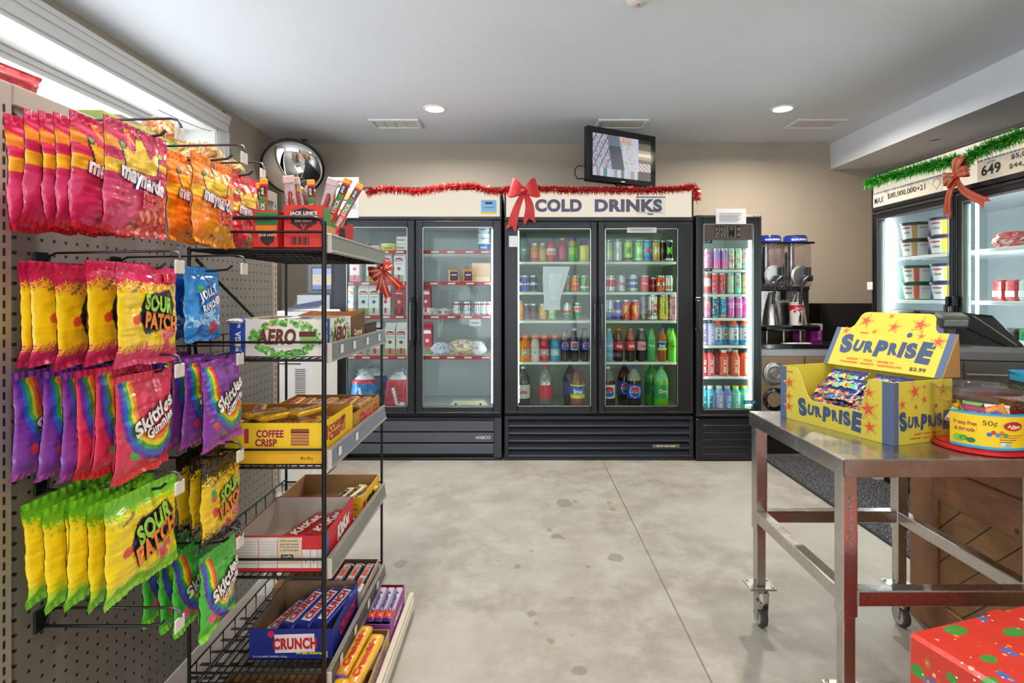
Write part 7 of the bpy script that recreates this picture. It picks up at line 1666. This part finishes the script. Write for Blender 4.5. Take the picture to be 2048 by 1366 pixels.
o = cupbox('#d8ccd8').build('carton', None, (PX(1628, 4.32), 4.32, .8355), .02); tag(o, 'magenta and pale grey carton standing beside the slush machine', 'carton')
o = cupbox('#8c1c88').build('carton', None, (PX(1590, 4.5), 4.48, .8355), -.1); o.scale = (.9, .9, .62); tag(o, 'low magenta carton behind the slush machine feet', 'carton')
t = thing('speaker_cabinet', 'plain black box-shaped cabinet at the end of the back counter', 'cabinet', (PX(1634, 4.45), 4.45, .8355))
MB().box(.03, .56, 0, .2, 0, PZ(607, 4.45)-.8355, '#0b0b0c', 'rubber', .004).build('cabinet_body', t)
for i in range(9): pass
tag(MB().box(-.10, .10, -.04, .04, 0, .0015, '#e0dcd8', 'paper').box(-.02, .14, -.02, .05, .0015, .003, '#d0ccc8', 'paper', rot=Matrix.Rotation(.3, 3, 'Z')).build('paper_sheet', None, (PX(1590, 4.16), 4.14, .8358), .1), 'loose white paper slips on the black worktop before the slush machine', 'paper')
# mat
tag(MB().box(1.77, 2.29, 2.49, 4.08, 0.0, .008, '#333', 'carpet').box(1.765, 1.785, 2.485, 4.08, 0, .009, '#1c1c1f', 'rubber', .002).box(1.765, 2.29, 2.48, 2.50, 0, .009, '#1c1c1f', 'rubber', .002).build('floor_mat'), 'dark speckled floor mat running between the steel table and the side freezer', 'mat')
# ================================================================== photocopier and bank machine by the far left corner
t = thing('photocopier', 'white photocopier with side vents standing behind the wire rack', 'photocopier', (PX(556, 3.45), 3.45, 0))
PW = PX(632, 3.45)-PX(556, 3.45)
MB().box(0, PW, 0, .42, .0, .985, '#dcd9d6', 'plastic', .02).build('body', t)
MB().box(-.01, PW+.015, -.02, .44, 1.035, 1.10, '#e6e4e2', 'plastic', .012).box(0, PW, 0, .42, .99, 1.03, '#c8c6c4', 'plastic', .004).build('scanner_lid', t)
mb = MB()
for i in range(16): mb.box(PW*.45, PW*.72, -.002, .0, .55+i*.012, .555+i*.012, '#5c5a58', 'plastic')
mb.build('vent_slot', t); MB().box(-.001, PW*.6, -.0025, 0, .765, .772, '#3c3a38', 'plastic').build('panel_gap', t)
MB().prism([(PW*.2, -.02, 1.10), (PW*1.1, -.02, 1.12), (PW*1.1, .10, 1.16), (PW*.2, .10, 1.12)], (0, 0, .012), '#4a5470', 'gloss').build('control_panel', t)
t = thing('bank_machine', 'grey bank machine with a lit blue screen, half behind the rack', 'bank machine', (PX(585, 4.2), 4.2, 0)); AW = PX(668, 4.2)-PX(585, 4.2)
AW = min(AW, XA-PX(585, 4.2)-.012)
MB().box(0, AW, .02, .42, 0, 1.0, '#8f9498', 'plastic', .02).prism([(0, -.06, .98), (0, -.06, 1.06), (0, .16, 1.22), (0, .42, 1.22), (0, .42, .98)], (AW, 0, 0), '#8f9498', 'plastic').box(.04, AW, .16, .42, 1.20, 1.46, '#959a9e', 'plastic', .02).build('body', t)
sc_ = MB().box(.085, AW-.03, .155, .161, 1.235, 1.42, '#30343a', 'gloss', .003); s_ = sc_.build('screen_frame', t)
MB().grid(lambda u, v: (.095+u*(AW-.135), .153, 1.245+v*.165), 14, 12, lambda u, v: '#e8d8b0' if .2 < v < .75 and hsh(u*3, v*3, 1) > -.2 else ('#7898d8' if v < .2 else '#a8c0e8'), 'emit.8', False).build('screen', s_)
MB().box(.05, AW-.02, -.035, -.02, 1.08, 1.20, '#dfe4ec', 'paper', .0, rot=None).build('taped_notice', t)
MB().box(AW*.2, AW, .0, .02, .25, .62, '#060607', 'gloss', .004).build('service_panel', t)
# sign on the header of the dairy cooler
t = tag(MB().box(XFm(657), XFm(718), YF-.010, YF-.008, ZF(436), ZF(355), '#ecebed', 'paper').text('PHOTOCOPYING', .022, ((XFm(683), YF-.0105, ZF(364)), (1, 0, 0), (0, 0, 1)), '#c83848', 'paper', w=.165, bold=.03).text('SERVICE', .026, ((XFm(685), YF-.0105, ZF(373)), (1, 0, 0), (0, 0, 1)), '#3c3c50', 'paper', w=.12, bold=.03)
    .box(XFm(681), XFm(705), YF-.0112, YF-.0105, ZF(402), ZF(392), '#2c3048', 'paper').box(XFm(684), XFm(702), YF-.0118, YF-.0112, ZF(400), ZF(384), '#e0d088', 'paper').box(XFm(690), XFm(712), YF-.0115, YF-.0105, ZF(418), ZF(406), '#b8bcc8', 'paper').build('paper_sign'), 'white PHOTOCOPYING SERVICE sign taped to the dairy cooler header', 'sign')
t = tag(MB().box(XFm(1429), XFm(1489), YF-.029, YF-.026, ZF(449), ZF(418.5), '#e4e0e2', 'paper', 0).box(XFm(1436), XFm(1480), YF-.0298, YF-.029, ZF(428), ZF(427), '#8a8890', 'paper').build('paper_notice'), 'white notice sheet taped across the top of the narrow cooler', 'notice')
mbn = MB()
for i in range(6): mbn.box(XFm(1436), XFm(1478-3*(i % 3)), YF-.0300, YF-.029, ZF(431.5+i*2.4), ZF(430.8+i*2.4), '#9a98a0', 'paper')
mbn.build('printed_line', t)
# the curling sheets hanging inside the glass of the middle cooler
def sheet(px0, px1, py0, py1, y, c, seed, lines=0):
    def fn(u, v): 
        n_ = noise.noise(Vector((u*1.5+seed, v*2, 0)))
        return (PX(px0+(px1-px0)*(u*(.55+.45*v)+.0)+(1-v)*2*n_*6, y), y+.012*n_+.01*(1-v)*u, PZ(py1+(py0-py1)*v, y))
    return MB().grid(fn, 12, 16, c, 'paper')
t = tag(sheet(1086, 1140, 533, 620, 4.035, '#dcdce4', 2).build('paper_sheet'), 'large curling white sheet taped inside the door under the red bow', 'paper')
t = tag(sheet(1098, 1126, 547, 600, 4.028, '#e8e8ee', 5).build('paper_sheet'), 'small white slip over the large curling sheet', 'paper')
t = tag(MB().box(XFm(1254), XFm(1313), YF-.002, YF-.0006, ZF(465.5), ZF(455), '#dcd8dc', 'paper').box(XFm(1260), XFm(1306), YF-.0028, YF-.002, ZF(459), ZF(458), '#77757c', 'paper').box(XFm(1262), XFm(1302), YF-.0028, YF-.002, ZF(462), ZF(461), '#77757c', 'paper').build('paper_notice'), 'narrow white notice strip at the top of the door beside the narrow cooler', 'notice')
t = tag(MB().box(XFm(1018), XFm(1035), YF-.007, YF-.0055, ZF(494), ZF(472), '#e0dee0', 'paper').build('paper_notice'), 'small white note on the door frame under the red bow', 'notice')
# ================================================================== tinsel and bows
def tinsel(path, r, n, cols, seed, w=.0030):
    rr = random.Random(seed); pts = [Vector(p) for p in path]; mb = MB()
    seg = [(pts[i+1]-pts[i]).length for i in range(len(pts)-1)]; tot = sum(seg); vs = []; fs = []; cs = []
    for k in range(n):
        d = rr.uniform(0, tot); i = 0
        while i < len(seg)-1 and d > seg[i]: d -= seg[i]; i += 1
        p = pts[i].lerp(pts[i+1], min(1, d/seg[i])); ax = (pts[i+1]-pts[i]).normalized()
        v = Vector((rr.gauss(0, 1), rr.gauss(0, 1), rr.gauss(0, 1))); v -= ax*v.dot(ax)*.65; v.normalize(); L_ = r*rr.uniform(.55, 1.15); s = v.cross(Vector((rr.gauss(0, 1), rr.gauss(0, 1), rr.gauss(0, 1)))).normalized()*w
        b = len(vs); tip = p+v*L_+Vector((0, 0, -L_*.12)); vs += [p-s*.6, p+s*.6, p.lerp(tip, .6)+s*.5, tip, p.lerp(tip, .6)-s*.5]; fs.append((b, b+1, b+2, b+3, b+4)); cs.append(lin(rr.choice(cols)))
    mb.add(vs, fs, cs, 'tinsel'); mb.tube(pts, r*.22, cols[0], 'tinsel', 6); return mb
Yt = YF-.012
RT = ['#c01820', '#e03030', '#a80f18', '#f06058', '#d82028', '#f0a090']
p = [(PX(a, Yt), Yt, PZ(b, Yt)) for a, b in ((733, 386), (745, 382), (772, 378), (800, 380), (830, 384), (862, 379), (900, 373), (940, 371), (962, 376), (985, 383), (1010, 381), (1022, 378))]
tag(tinsel(p, .042, 4600, RT, 1).build('tinsel_garland'), 'red tinsel garland draped along the dairy cooler header up to the bow', 'tinsel')
p = [(PX(a, Yt), Yt, PZ(b, Yt)) for a, b in ((1068, 378), (1100, 378), (1140, 381), (1180, 380), (1230, 380), (1280, 381), (1320, 380), (1360, 377), (1385, 372), (1393, 378), (1394, 390), (1392, 401))]
tag(tinsel(p, .042, 5200, RT, 2).build('tinsel_garland'), 'red tinsel garland draped along the COLD DRINKS header', 'tinsel')
GT = ['#188c28', '#28b838', '#106c1c', '#58d850', '#20a030', '#a8e860']
p = []
for a, b in ((1733, 367), (1752, 362), (1790, 350), (1830, 339), (1870, 329), (1905, 321), (1918, 318), (1925, 335), (1940, 312), (1965, 300), (1985, 290), (2010, 282), (2048, 266), (2130, 235), (2300, 180)):
    x = XR0-.012; y = x*F/(a-CX); p.append((x, y, PZ(b, y)))
tag(tinsel(p, .050, 8000, GT, 3).build('tinsel_garland'), 'green tinsel garland draped along the side freezer header', 'tinsel')
p = [(1.435, 1.60, .87), (1.445, 1.56, .84), (1.44, 1.50, .835), (1.445, 1.42, .84), (1.44, 1.3, .835)]
tag(tinsel(p, .035, 900, ['#c01038', '#e03058', '#a00828', '#f07090'], 4).build('tinsel_garland'), 'crimson tinsel on the sales counter edge behind the clear tub', 'tinsel')
BT = ['#2878b8', '#3c98d0', '#185888', '#70c0e0']
for a, b, lb in ((-1.03, 1.245, 'blue tinsel scrap hanging behind the yellow bags, upper'), (-.99, 1.21, 'blue tinsel scrap trailing under the yellow bags')):
    z = 1.13 if 'upper' in lb else 1.06
    tag(tinsel([(a, b-.03, z+.05), (a+.01, b-.05, z), (a+.05, b, z-.03), (a+.12, b+.02, z-.02)], .022, 260, BT, 6).build('tinsel_scrap'), lb, 'tinsel')
def ribbon(mb, pts, wv, c, m='ribbon', stripe=None, w=.02):
    """strip along pts; wv: width direction"""
    pts = [Vector(p) for p in pts]; wv = Vector(wv)
    L_ = [p-wv*w for p in pts]; R_ = [p+wv*w for p in pts]; n = len(pts)
    mb.add(L_+R_, [(i, i+1, n+i+1, n+i) for i in range(n-1)], c, m, True); nn = Vector((0, -.0009, 0))
    if stripe:
        for s, ww in stripe: mb.add([p+wv*w*(s-ww)+nn for p in pts]+[p+wv*w*(s+ww)+nn for p in pts], [(i, i+1, n+i+1, n+i) for i in range(n-1)], stripe_c[0], m, True)
    return mb
stripe_c = ['#e8c870']
def bow(name, label, loc, s, c, tails, loops, stripe=None, rz=0, knot=None, m='ribbon'):
    t = thing(name, label, 'bow', loc, rz)
    for a, L_, w in loops:      # loop: direction angle, length, width
        mb = MB(); d = Vector((math.cos(a), 0, math.sin(a))); q = Vector((-math.sin(a), 0, math.cos(a)))
        n = 18; pts = []
        for i in range(n+1):
            f = 2*PI*i/n; rr = (1-math.cos(f))/2
            pts.append(d*(L_*rr)+Vector((0, -.012-.022*math.sin(f)*(1 if L_ > 0 else -1), 0)))
        vs = []; 
        for i, p_ in enumerate(pts):
            rr = (1-math.cos(2*PI*i/n))/2; ww = w*(.28+.72*min(1, rr*1.4)); vs.append((p_-q*ww, p_+q*ww))
        n1 = len(vs); mb.add([v[0] for v in vs]+[v[1] for v in vs], [(i, i+1, n1+i+1, n1+i) for i in range(n1-1)], c, m, True)
        if stripe:
            for sgn in stripe:
                for dy in (-.0012, .0012): mb.add([v[0].lerp(v[1], .5+sgn-.07)+Vector((0, dy, 0)) for v in vs]+[v[0].lerp(v[1], .5+sgn+.07)+Vector((0, dy, 0)) for v in vs], [(i, i+1, n1+i+1, n1+i) for i in range(n1-1)], stripe_c[0], m, True)
        mb.build('loop', t)
    for (x1, z1, w0, w1, sw) in tails:
        mb = MB(); n = 10; vs = []
        for i in range(n+1):
            f = i/n; p_ = Vector((x1*f+sw*math.sin(PI*f), -.010-.012*math.sin(PI*f), z1*f)); ww = w0+(w1-w0)*f; q = Vector((1, 0, -x1/(abs(z1)+1e-6)*.0)).normalized()
            q = Vector((-z1, 0, x1)).normalized(); vs.append((p_-q*ww, p_+q*ww))
        vs[-1] = (vs[-1][0], vs[-1][1]); n1 = len(vs)
        mb.add([v[0] for v in vs]+[v[1] for v in vs], [(i, i+1, n1+i+1, n1+i) for i in range(n1-1)], c, m, True)
        e = vs[-1]; dd = Vector((x1, 0, z1)).normalized(); mb.add([e[0], e[0]+dd*w1*1.1, (e[0]+e[1])/2, e[1]+dd*w1*1.1, e[1]], [(0, 1, 2), (2, 3, 4)], c, m)
        if stripe:
            for sgn in stripe: mb.add([v[0].lerp(v[1], .5+sgn-.06)+Vector((0, -.001, 0)) for v in vs]+[v[0].lerp(v[1], .5+sgn+.06)+Vector((0, -.001, 0)) for v in vs], [(i, i+1, n1+i+1, n1+i) for i in range(n1-1)], stripe_c[0], m, True)
        mb.build('tail', t)
    MB().lathe([(.0001, -s*.9, knot or c), (s*.7, -s*.6, knot or c), (s, 0, knot or c), (s*.7, s*.6, knot or c), (.0001, s*.9, knot or c)], o=(0, -.02, 0), n=14, m=m).build('knot', t)
    return t
bow('ribbon_bow', 'large red ribbon bow hanging over the COLD DRINKS header corner', (PX(1048, 3.96), 3.955, PZ(384, 3.96)), .026, '#cc2424',
    [(-.085, -.245, .016, .036, -.01), (.035, -.19, .016, .042, .02)], [(PI-.30, .105, .068), (.30, .105, .068)], None, 0, '#b01c20')
bow('gift_bow', 'red and gold striped ribbon bow on the far post of the wire rack', (RX1+.012, 2.095, PZ(541, 2.1)), .014, '#b81820',
    [(.085, -.085, .009, .022, .0), (.025, -.135, .009, .019, -.01), (-.02, -.10, .009, .016, .0)], [(PI+.10, .075, .024), (PI+.62, .070, .022), (.55, .055, .022), (.95, .05, .02), (PI*.72, .03, .02)], (.0,), .25)
D.objects['gift_bow'].scale = (.74, .9, .74)
stripe_c[0] = '#7a8c48'
t = bow('plaid_bow', 'red plaid ribbon bow on the middle of the side freezer header', (XR0-.035, (XR0-.035)*F/(1918-CX), PZ(352, (XR0-.035)*F/(1918-CX))), .018, '#c8342c',
    [(-.055, -.185, .012, .022, -.01), (.14, -.155, .012, .024, -.03)], [(PI+.05, .075, .034), (PI+.55, .07, .030), (PI*.42, .095, .030), (.30, .06, .028)], (-.25, .28), -PI/2+.15)
